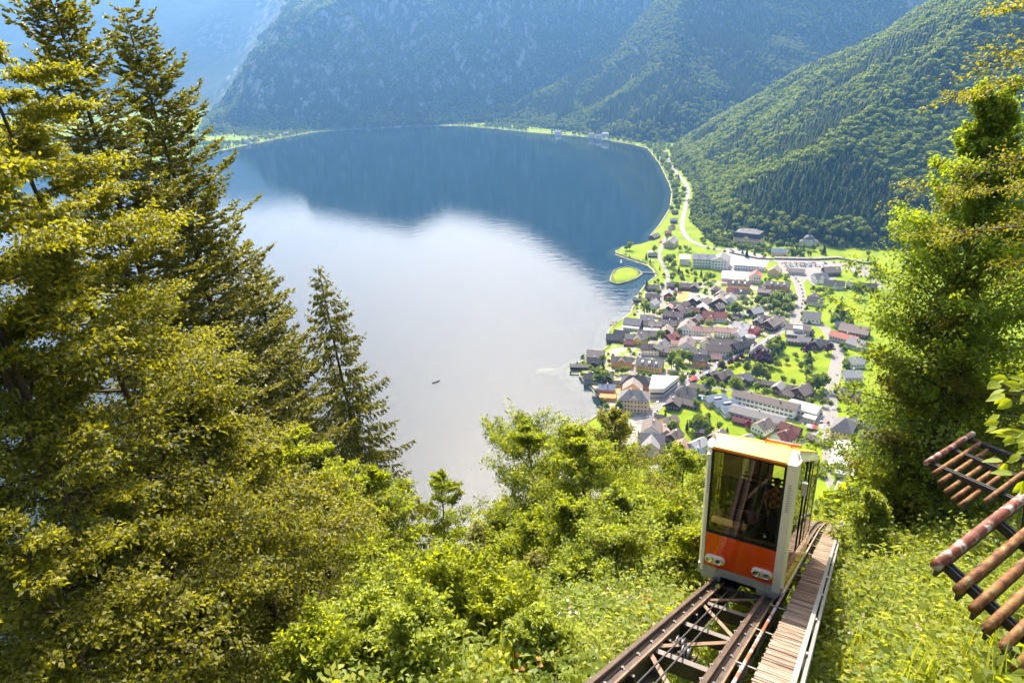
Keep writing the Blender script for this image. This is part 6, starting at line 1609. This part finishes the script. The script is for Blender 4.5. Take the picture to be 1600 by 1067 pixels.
    wood.build('trunk', mat_bark, root, smooth=True)
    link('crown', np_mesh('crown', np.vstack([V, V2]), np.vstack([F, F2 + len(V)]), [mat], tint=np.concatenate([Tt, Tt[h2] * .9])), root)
    print('FIR', label[:30], n * 2, 'quads, height', round(Hh, 1))
    return root
def stand(u, v, depth, lean=(0, 0), sink=.3):
    """treetop at a pixel and distance -> foot on the slope below it"""
    t = at_depth(u, v, depth); x, y = t.x + lean[0], t.y + lean[1]; b_ = Vector((x, y, gz(x, y) - sink)); return b_, t
def report(nm, b_, t): print('TREE', nm, 'h', round((t - b_).length, 1), 'pos', [round(a, 1) for a in b_])

b_, t = stand(190, 14, 23, (1.6, .6)); report('fir1', b_, t)
fir_tree('fir_tree', 'tall silver fir whose bare tipped top rises against the hazy mountain', b_, t, 5.0, lm_fir, 1, dens=.8, elev0=.55, upturn=.25, rexp=.46, trunk_r=.26, step=.55, nb=5, strip=.085, lopsided=(0.0, .15), t0=.2)
b_, t = stand(60, -55, 19, (1.2, .4)); report('fir2', b_, t)
fir_tree('fir_tree', 'silver fir at the far left edge with its trunk showing through', b_, t, 5.4, lm_fir, 2, dens=.75, elev0=.5, upturn=.25, rexp=.52, trunk_r=.27, step=.6, nb=5, strip=.085, t0=.25)
b_, t = stand(385, 380, 30, (1.0, .5)); report('fir3', b_, t)
fir_tree('fir_tree', 'dark fir standing between the tall silver fir and the drooping spruce', b_, t, 3.5, lm_fir, 3, dens=1.0, elev0=.45, upturn=.25, rexp=.5, trunk_r=.24, step=.55, nb=5, strip=.09, t0=.15)
b_, t = stand(497, 414, 35, (1.0, .6)); report('spruce', b_, t)
fir_tree('spruce_tree', 'slender drooping spruce with hanging branches against the white glare', b_, t, 5.6, lm_fir, 4, dens=.85, elev0=.25, droop=.15, hang=.75, upturn=.35, rexp=.68, trunk_r=.24, step=.75, nb=5, strip=.085, t0=.12)
b_, t = stand(-45, 60, 13.5, (1.0, .5)); report('beech1', b_, t)
broad_tree('beech_tree', 'huge golden green beech filling the left side of the view', b_, t, 3.9, 98000, lm_beech, 5, leaf=.105, nl=74, t0=.10, trunk_r=.13, flat=.4, up=.25, limbs=18, prof=lambda x: 1.0 if x < .4 else .30 + .70 * (1 - x) / .6, spread=.13)
b_, t = stand(300, 610, 17, (.6, .3)); report('beech2', b_, t)
broad_tree('beech_tree', 'lower golden beech in front of the dark fir trunks', b_, t, 3.6, 62000, lm_beech, 6, leaf=.115, nl=48, t0=.08, trunk_r=.18, flat=.4, up=.25, limbs=18, prof=lambda x: .9 if x < .6 else max(.15, .9 * (1 - x) / .4), spread=.11)
b_, t = stand(-60, 420, 12.5, (.6, .3)); report('beech0', b_, t)
broad_tree('beech_tree', 'shaded beech in the lower left corner', b_, t, 3.6, 52000, lm_beech, 7, leaf=.11, nl=46, t0=.06, trunk_r=.2, flat=.4, up=.2, limbs=18, prof=lambda x: .95 if x < .6 else max(.15, .95 * (1 - x) / .4), spread=.11)
b_, t = stand(-150, 150, 11.5, (.5, .3)); report('beech000', b_, t)
broad_tree('beech_tree', 'beech at the far left edge behind the huge one', b_, t, 3.2, 42000, lm_beech, 72, leaf=.115, nl=60, t0=.06, trunk_r=.16, flat=.5, up=.25, limbs=14, prof=lambda x: 1.0 if x < .5 else .35 + .65 * (1 - x) / .5, spread=.13)
b_, t = stand(190, 760, 13.5, (.6, .3)); report('beech00', b_, t)
broad_tree('beech_tree', 'low shaded beech at the bottom left between the larger ones', b_, t, 3.0, 38000, lm_beech, 71, leaf=.095, nl=40, t0=.04, trunk_r=.12, flat=.5, up=.25, limbs=17, prof=lambda x: .95 if x < .6 else max(.15, .95 * (1 - x) / .4), spread=.11)
b_, t = stand(20, 830, 10.8, (.4, .2)); report('beech4', b_, t)
broad_tree('beech_tree', 'small shaded beech in the bottom left corner', b_, t, 2.3, 24000, lm_beech, 73, leaf=.10, nl=36, t0=.04, trunk_r=.08, flat=.6, up=.3, limbs=14, prof=lambda x: .95 if x < .6 else max(.2, .95 * (1 - x) / .4), spread=.13)
b_, t = stand(455, 668, 24, (.5, .3)); report('beech3', b_, t)
broad_tree('maple_tree', 'bright yellow green tree with layered sprays below the dark fir', b_, t, 3.1, 38000, lm_green, 8, leaf=.125, nl=34, t0=.15, trunk_r=.17, flat=.35, up=.2, limbs=15)
b_, t = stand(575, 735, 33, (.4, .3)); report('dark', b_, t)
broad_tree('ash_tree', 'dark leafy ash with a bare brown trunk under the drooping spruce', b_, t, 2.6, 26000, lm_green, 9, spread=.16, leaf=.14, nl=30, t0=.3, trunk_r=.17, flat=.6, up=.45, limbs=14)
b_, t = stand(688, 742, 44, (-.6, .3)); report('thin', b_, t)
broad_tree('young_beech', 'thin young beech standing alone before the grey water', b_, t, 2.4, 20000, lm_green, 10, leaf=.14, nl=34, t0=.1, trunk_r=.10, flat=.7, up=.4, limbs=12, spread=.10, prof=lambda x: .8 if x < .7 else max(.25, .8 * ((1 - x) / .3) ** .6))
b_, t = stand(818, 664, 42, (1.2, 0)); report('c1', b_, t)
broad_tree('ash_tree', 'feathery ash on the left of the middle tree group', b_, t, 3.8, 34000, lm_green, 11, leaf=.15, nl=40, t0=.2, trunk_r=.15, spread=.13, flat=.9, up=.6, limbs=14, prof=lambda x: .55 + .5 * math.sin(math.pi * min(1, x * .9)) if x < .8 else max(.15, (1 - x) * 3.2))
b_, t = stand(905, 686, 39, (.5, 0)); report('c2', b_, t)
broad_tree('maple_tree', 'full rounded green maple in the middle tree group', b_, t, 4.0, 42000, lm_green, 12, leaf=.15, nl=40, t0=.15, trunk_r=.17, spread=.14, flat=.9, up=.55, limbs=15)
b_, t = stand(962, 640, 54, (.5, 0)); report('c3', b_, t)
broad_tree('birch_tree', 'pale airy tree with fine twigs rising in front of the village square', b_, t, 4.3, 30000, lm_beech, 13, leaf=.16, spread=.18, nl=36, t0=.12, trunk_r=.16, flat=.8, up=.7, limbs=14, bare=.12)
b_, t = stand(1070, 706, 60, (.3, 0)); report('c4', b_, t)
broad_tree('broadleaf_tree', 'green tree just left of the cabin roof', b_, t, 4.6, 24000, lm_green, 14, spread=.2, leaf=.2, nl=30, t0=.1, trunk_r=.16, flat=.7, up=.6, limbs=12)
b_, t = stand(1010, 765, 50, (.3, 0)); report('c5', b_, t)
broad_tree('broadleaf_tree', 'olive green tree behind the bushes left of the cabin', b_, t, 4.2, 26000, lm_beech, 15, spread=.2, leaf=.18, nl=30, t0=.1, trunk_r=.16, flat=.7, up=.6, limbs=12)
b_, t = stand(775, 800, 46, (.3, 0)); report('c6', b_, t)
broad_tree('broadleaf_tree', 'low dark green tree at the water side of the middle group', b_, t, 3.0, 16000, lm_green, 16, spread=.2, leaf=.17, nl=24, t0=.1, trunk_r=.13, flat=.7, up=.6, limbs=12)
b_, t = stand(1555, 155, 25, (.9, .2)); report('r1', b_, t)
broad_tree('ash_tree', 'sunlit ash tree filling the right side above the snow fences', b_, t, 4.15, 84000, lm_ash, 17, leaf=.16, nl=130, t0=.05, trunk_r=.2, flat=1.0, up=.6, limbs=10, spread=.16, prof=lambda x: .95 + .1 * math.sin(math.pi * x) if x < .5 else max(.25, 1.0 * ((1 - x) / .5) ** .7))
b_, t = stand(1505, 430, 27, (.5, .2)); report('r3', b_, t)
broad_tree('hazel_tree', 'golden hazel bushing out beside the station roofs', b_, t, 2.9, 50000, lm_beech, 18, leaf=.16, nl=36, t0=.05, trunk_r=.12, spread=.2, flat=1.0, up=.5, limbs=15)
b_, t = stand(1900, -260, 14, (.8, 0)); report('r2', b_, t)
broad_tree('hornbeam_tree', 'tree at the upper right edge with drooping amber leaves', b_, t, 4.7, 30000, lm_beech, 19, leaf=.09, nl=34, t0=.55, trunk_r=.16, flat=.5, up=.0, limbs=13)
SHR = [(565,955,15.8,1.7,lm_shrub,'pale rounded shrub at the bottom beside the dark trunks'),(690,878,17.6,2.1,lm_green,'large bright green shrub in front of the young beech'),(775,925,17.2,1.5,lm_green,'bright shrub right of the largest one'),
       (965,835,26,2.2,lm_shrub,'leafy shrub left of the track near the cabin'),(1045,805,29,2.1,lm_green,'shrub tucked against the cabin side'),(905,885,25,1.6,lm_shrub,'grey green shrub in the middle of the slope'),(640,965,14.8,1.3,lm_shrub,'small shrub at the bottom edge between the bright ones'),
       (830,815,33,2.2,lm_green,'shrub under the feathery ash'),(1415,690,30,2.0,lm_green,'hazel shrub right of the walkway crest'),(1500,600,32,2.4,lm_shrub,'shrub behind the farther snow fence'),(1590,570,30,2.6,lm_green,'shrub above the farther snow fence'),(1365,775,26,1.1,lm_shrub,'low shrub at the handrail end'),(490,1000,14.4,1.4,lm_green,'shrub at the bottom under the shaded beech'),(840,975,15.2,1.0,lm_shrub,'low rounded shrub left of the track'),(890,790,30,2.2,lm_green,'shrub under the rounded maple'),(975,780,32,2.0,lm_shrub,'grey leaved shrub under the olive tree'),(1090,840,24,1.3,lm_green,'shrub pressed against the left of the cabin')]
for i, (u, v, dp, R_, mt, lb) in enumerate(SHR):
    b_, t = stand(u, v, dp, (0, 0)); hh = min((t - b_).length, 3.6)
    b_.z = max(b_.z, t.z - 4.2); report('shrub', b_, t)
    gzz = gz(b_.x, b_.y)
    if b_.z > gzz + .2: b_.z = gzz - .2
    broad_tree('shrub', lb, b_, t, R_, int(7000 + 4200 * R_), mt, 30 + i, leaf=.08 + dp * .0022, nl=26, t0=.04, trunk_r=.06, flat=.8, up=.7, limbs=12, cat='shrub', spread=.14, group='shrubs on the slope')
b_, t = stand(833, 868, 27, (0, 0)); report('small spruce', b_, t)
fir_tree('young_spruce', 'small young spruce among the bright shrubs', b_, t, 1.7, lm_fir, 50, dens=.8, elev0=.3, rexp=.8, trunk_r=.07, step=.4, nb=5, strip=.09)
b_, t = stand(742, 818, 40, (0, 0)); report('dark spruce', b_, t)
fir_tree('young_spruce', 'dark pointed spruce beside the feathery ash', b_, t, 2.2, lm_fir, 51, dens=.7, elev0=.2, rexp=.8, trunk_r=.1, step=.5, nb=5, strip=.11)

# overhanging twig with large leaves at the right edge
tw = empty('overhanging_branch', at_depth(1640, 590, 4.4), 0, 'overhanging twig with large fresh leaves at the right edge', 'branch')
mb = MB(); c0 = tw.location
stem = [at_depth(u, v, 4.4) - c0 for u, v in ((1720,540),(1660,575),(1632,625),(1614,690),(1600,750))]; mb.tube(stem, [.010,.008,.006,.005,.003], 6); LV = []
for _ in range(46): LV.append((rnd.uniform(1556, 1625), rnd.choice((rnd.uniform(585, 625), rnd.uniform(640, 690), rnd.uniform(700, 755))), rnd.uniform(2.2, 3.9)))
LP = [at_depth(u, v, 4.4 + rnd.uniform(-.15, .15)) - c0 for u, v, a in LV]
for p_ in LP: q_ = min((stem[i] + (stem[i+1] - stem[i]) * t_ for i in range(4) for t_ in (0, .25, .5, .75)), key=lambda s_: (s_ - p_).length); mb.tube([q_, (q_ + p_) / 2 + Vector((0, 0, .01)), p_], [.003, .002, .0015], 4, cap=False)
mb.build('stem', mat_bark, tw, smooth=True)
big = np_mesh('leaf', [(0,0,0),(.025,.028,.006),(.06,.034,.004),(.095,.02,-.004),(.125,0,-.018),(.095,-.02,-.004),(.06,-.034,.004),(.025,-.028,.006),(.06,0,-.006)], [(0,1,8),(1,2,8),(2,3,8),(3,4,8),(4,5,8),(5,6,8),(6,7,8),(7,0,8)], [lm_green], tint=[.9]*8)
for (u, v, a), p_ in zip(LV, LP):
    o = link('leaf', big, tw); o.location = p_; o.rotation_euler = (rnd.uniform(-.9, .3), rnd.uniform(-.2, .9), a); s_ = rnd.uniform(.55, 1.05); o.scale = (s_, s_, s_)

# ------------------------------------------------------------------ undergrowth
def herb(seed, n, hgt, wid, leaf, mat, name='herb', flower=None):
    r_ = np.random.default_rng(seed); st = max(4, n // 9); P, A, N_, T = [], [], [], []
    for i in range(st):
        a = r_.uniform(0, 6.28); rr = wid * math.sqrt(r_.random()); hh = hgt * r_.uniform(.45, 1.1); x, y = rr * math.cos(a), rr * math.sin(a); m = n // st
        f = r_.uniform(.15, 1.0, m)
        P.append(np.stack([x + .12 * r_.normal(size=m) + x * .35 * f, y + .12 * r_.normal(size=m) + y * .35 * f, hh * f], 1))
        az = r_.uniform(0, 6.28, m); A.append(np.stack([np.cos(az), np.sin(az), r_.uniform(-.5, .5, m)], 1)); N_.append(np.array([0, 0, 1.0]) + r_.normal(0, .4, (m, 3))); T.append(np.clip(.1 + .75 * f * hh / hgt + r_.normal(0, .15, m), 0, 1))
    P, A, N_, T = [np.concatenate(a) for a in (P, A, N_, T)]
    V, F = leaf_quads(P, A, N_, leaf * r_.uniform(.7, 1.4, len(P)), leaf * .55 * r_.uniform(.7, 1.3, len(P)), r_)
    fm = np.zeros(len(F), int); mats = [mat]
    if flower is not None:
        mats.append(flower); m = 10; P = np.stack([r_.normal(0, wid * .5, m), r_.normal(0, wid * .5, m), hgt * r_.uniform(.95, 1.2, m)], 1)
        V2, F2 = leaf_quads(P, r_.normal(size=(m, 3)), np.array([0, 0, 1.0]) + r_.normal(0, .3, (m, 3)), .06, .06, r_); F = np.vstack([F, F2 + len(V)]); V = np.vstack([V, V2]); fm = np.concatenate([fm, np.ones(m, int)]); T = np.concatenate([T, np.ones(m)])
    return np_mesh(name, V, F, mats, fm, tint=T)
lm_herb = leaf_mat('herb_leaves', (0.10, 0.14, 0.010), (0.28, 0.32, 0.025), (0.68, 0.70, 0.02), 0.5, vary=.3, hue=.025)
lm_herb2 = leaf_mat('herb_leaves_dark', (0.07, 0.11, 0.012), (0.20, 0.26, 0.03), (0.52, 0.60, 0.02), 0.5, vary=.3, hue=.02)
mat_pinkfl = worn('pink_blossom', (0.62, 0.25, 0.35), var=.2); mat_whitefl = worn('white_blossom', (0.72, 0.70, 0.60), var=.1); mat_dry = worn('dry_red_stalk', (0.35, 0.13, 0.04), var=.3)
HB = [herb(1, 110, .55, .36, .13, lm_herb), herb(2, 140, .7, .42, .11, lm_herb), herb(3, 90, .45, .4, .17, lm_herb), herb(4, 150, .9, .4, .09, lm_herb2), herb(5, 100, .6, .44, .15, lm_herb2), herb(6, 110, .7, .35, .07, lm_herb, flower=mat_pinkfl), herb(7, 110, .8, .35, .07, lm_herb, flower=mat_whitefl), herb(8, 120, .75, .35, .06, lm_herb, flower=mat_dry)]
def tuft(seed, n, hgt, wid, mat):
    r_ = np.random.default_rng(seed); a = r_.uniform(0, 6.28, n); P = np.stack([r_.normal(0, wid, n), r_.normal(0, wid, n), np.zeros(n)], 1)
    A = np.stack([np.cos(a) * .45, np.sin(a) * .45, r_.uniform(.7, 1.1, n)], 1); L_ = hgt * r_.uniform(.5, 1.15, n)
    V, F = leaf_quads(P, A, np.stack([np.cos(a), np.sin(a), np.full(n, .3)], 1), L_, .022 + .012 * r_.random(n), r_, fold=.2)
    return np_mesh('tuft', V, F, [mat], tint=np.clip(r_.normal(.6, .25, n), 0, 1))
HB += [tuft(11, 90, .75, .14, lm_herb), tuft(12, 70, 1.0, .12, lm_shrub), herb(13, 60, 1.25, .22, .12, lm_herb), herb(14, 160, .35, .5, .07, lm_herb2)]
def ground_cover(name, rng, st, seed, smul, label, cond):
    X, Y, r_ = jgrid(*rng, st, seed); Z = hz(X, Y); k = in_view(X, Y, Z + .4, 60) & cond(X, Y, Z); X, Y, Z = X[k], Y[k], Z[k]; n = len(X)
    pr = np.array([.24, .2, .22, .14, .17, .004, .004, .008]); sp = [[0, 2, 9], [1, 2, 10], [3, 4, 11], [2, 10, 0], [1, 0, 8], [4, 11, 3]]; fl = np.clip((fbm(X / 2.8, Y / 2.8, 33) - .2) / .56, 0, .999); fam = (fl * 6).astype(int)
    idx = np.array([sp[f][c] for f, c in zip(fam, r_.choice(3, n, p=[.5, .3, .2]))], int); rr_ = r_.random(n); idx = np.where(rr_ < .3, r_.integers(0, 5, n), idx); idx = np.where(rr_ > .986, r_.integers(5, 8, n), idx); sc = r_.uniform(.7, 1.5, n) * smul
    sc = sc * (.65 + .9 * fbm(X / 2.2, Y / 2.2, 61)); q = X * NX + Y * NY - Q1; sc = np.where((q > .2) & (q < 2.4), np.minimum(sc, .75), sc)
    print(name, n)
    return scatter(name, np.stack([X, Y, Z - .08], 1), r_.uniform(0, 6.28, n), np.stack([sc, sc, sc], 1), idx, HB, label, 'undergrowth', rxy=r_.normal(0, .15, (n, 2)))
near = lambda X, Y, Z: np.hypot(X, Y) < 34
ground_cover('undergrowth', (-34, 40, 1, 34), .30, 71, 1.0, 'dense sunlit herbs and weeds on the slope around the track', near)
ground_cover('slope_weeds', (-60, 75, 14, 95), .75, 72, 2.1, 'weeds and brush farther down the slope', lambda X, Y, Z: (np.hypot(X, Y) >= 33) & (np.hypot(X, Y) < 90))

# ---- woods on the hillside below
MIDB = [broad_low(120 + i, [lm_green, lm_beech, lm_broad][i % 3], 1500) for i in range(4)]
for me in MIDB: pass
X, Y, r_ = jgrid(-260, 330, 40, 430, 8.5, 77); Z = hz(X, Y); s_ = X * HX + Y * HY; q_ = X * NX + Y * NY - Q1
hl = hill_rel(s_, q_ + Q1)
k = (Z > 1.5) & (Z - hl < .5) & (np.hypot(X, Y) > 62) & ((np.abs(q_) > 7) | (s_ > S1 + 60)) & in_view(X, Y, Z + 8, 60)
H_ = r_.uniform(8, 15, len(X))
u_, v_, _ = proj_np(X, Y, Z + H_)
lim = np.interp(u_, (0, 600, 640, 700, 760, 800, 900, 1090, 1240, 1262, 1300, 1318, 1330, 1345, 1400, 1600), (640, 690, 790, 850, 850, 740, 740, 765, 765, 735, 790, 800, 800, 720, 660, 560))
k &= v_ > lim
st_pt = at(1318, 760, VZ); k &= np.hypot(X - st_pt.x, Y - st_pt.y) > 45
X, Y, Z, H_ = X[k], Y[k], Z[k], H_[k]; n = len(X); print('hillside trees', n)
u_, v_, _ = proj_np(X, Y, Z + H_)
show = ((u_ > 1255) & (u_ < 1345)) | ((u_ > 1000) & (u_ < 1100)) | ((u_ > 700) & (u_ < 800))
sel = np.where(show)[0]; sel = sel[np.argsort(np.hypot(X[sel], Y[sel]))][:40]; rest = np.setdiff1d(np.arange(n), sel)
ii = r_.integers(0, 4, n); rot = r_.uniform(0, 6.28, n)
scatter('hillside_woods', np.stack([X, Y, Z - .5], 1)[rest], rot[rest], np.stack([H_*1.1, H_*1.1, H_], 1)[rest], ii[rest], MIDB, 'mixed woods falling away below the near trees', 'woods')
WH = lambda u: ('between the cabin and the station', 'cabin side') if u > 1250 else ('left of the cabin below the slope', 'slope') if u > 900 else ('at the water gap', 'gap')
by = {}
for i in sel: by.setdefault(WH(u_[i]), []).append(i)
for (wh, _), L_ in by.items():
    L_.sort(key=lambda i: np.hypot(X[i], Y[i]))
    for j, i in enumerate(L_):
        o = link('slope_tree', MIDB[ii[i]], loc=(X[i], Y[i], Z[i] - .5)); o.rotation_euler.z = rot[i]; o.scale = (H_[i]*1.1, H_[i]*1.1, H_[i])
        tag(o, 'rounded green slope tree ' + wh + ', ' + (ORD[j] + ' from the camera' if j < 12 else 'one of the far ones'), 'tree', 'slope trees ' + wh)
# ------------------------------------------------------------------ haze
hm = bpy.data.materials.new('haze_air'); hm.use_nodes = True
nt = hm.node_tree; nt.nodes.clear()
out = nt.nodes.new('ShaderNodeOutputMaterial'); pv = nt.nodes.new('ShaderNodeVolumePrincipled')
pv.inputs['Color'].default_value = (0.20, 0.48, 1.0, 1); pv.inputs['Density'].default_value = 0.8e-4
pv.inputs['Anisotropy'].default_value = 0.45
nt.links.new(pv.outputs[0], out.inputs['Volume'])
hb = MB(); hb.box(-7700, 3900, -300, 7900, -34, 1480)
haze = hb.build('haze', hm)
tag(haze, 'thin blue haze filling the valley air', 'haze', kind='stuff')
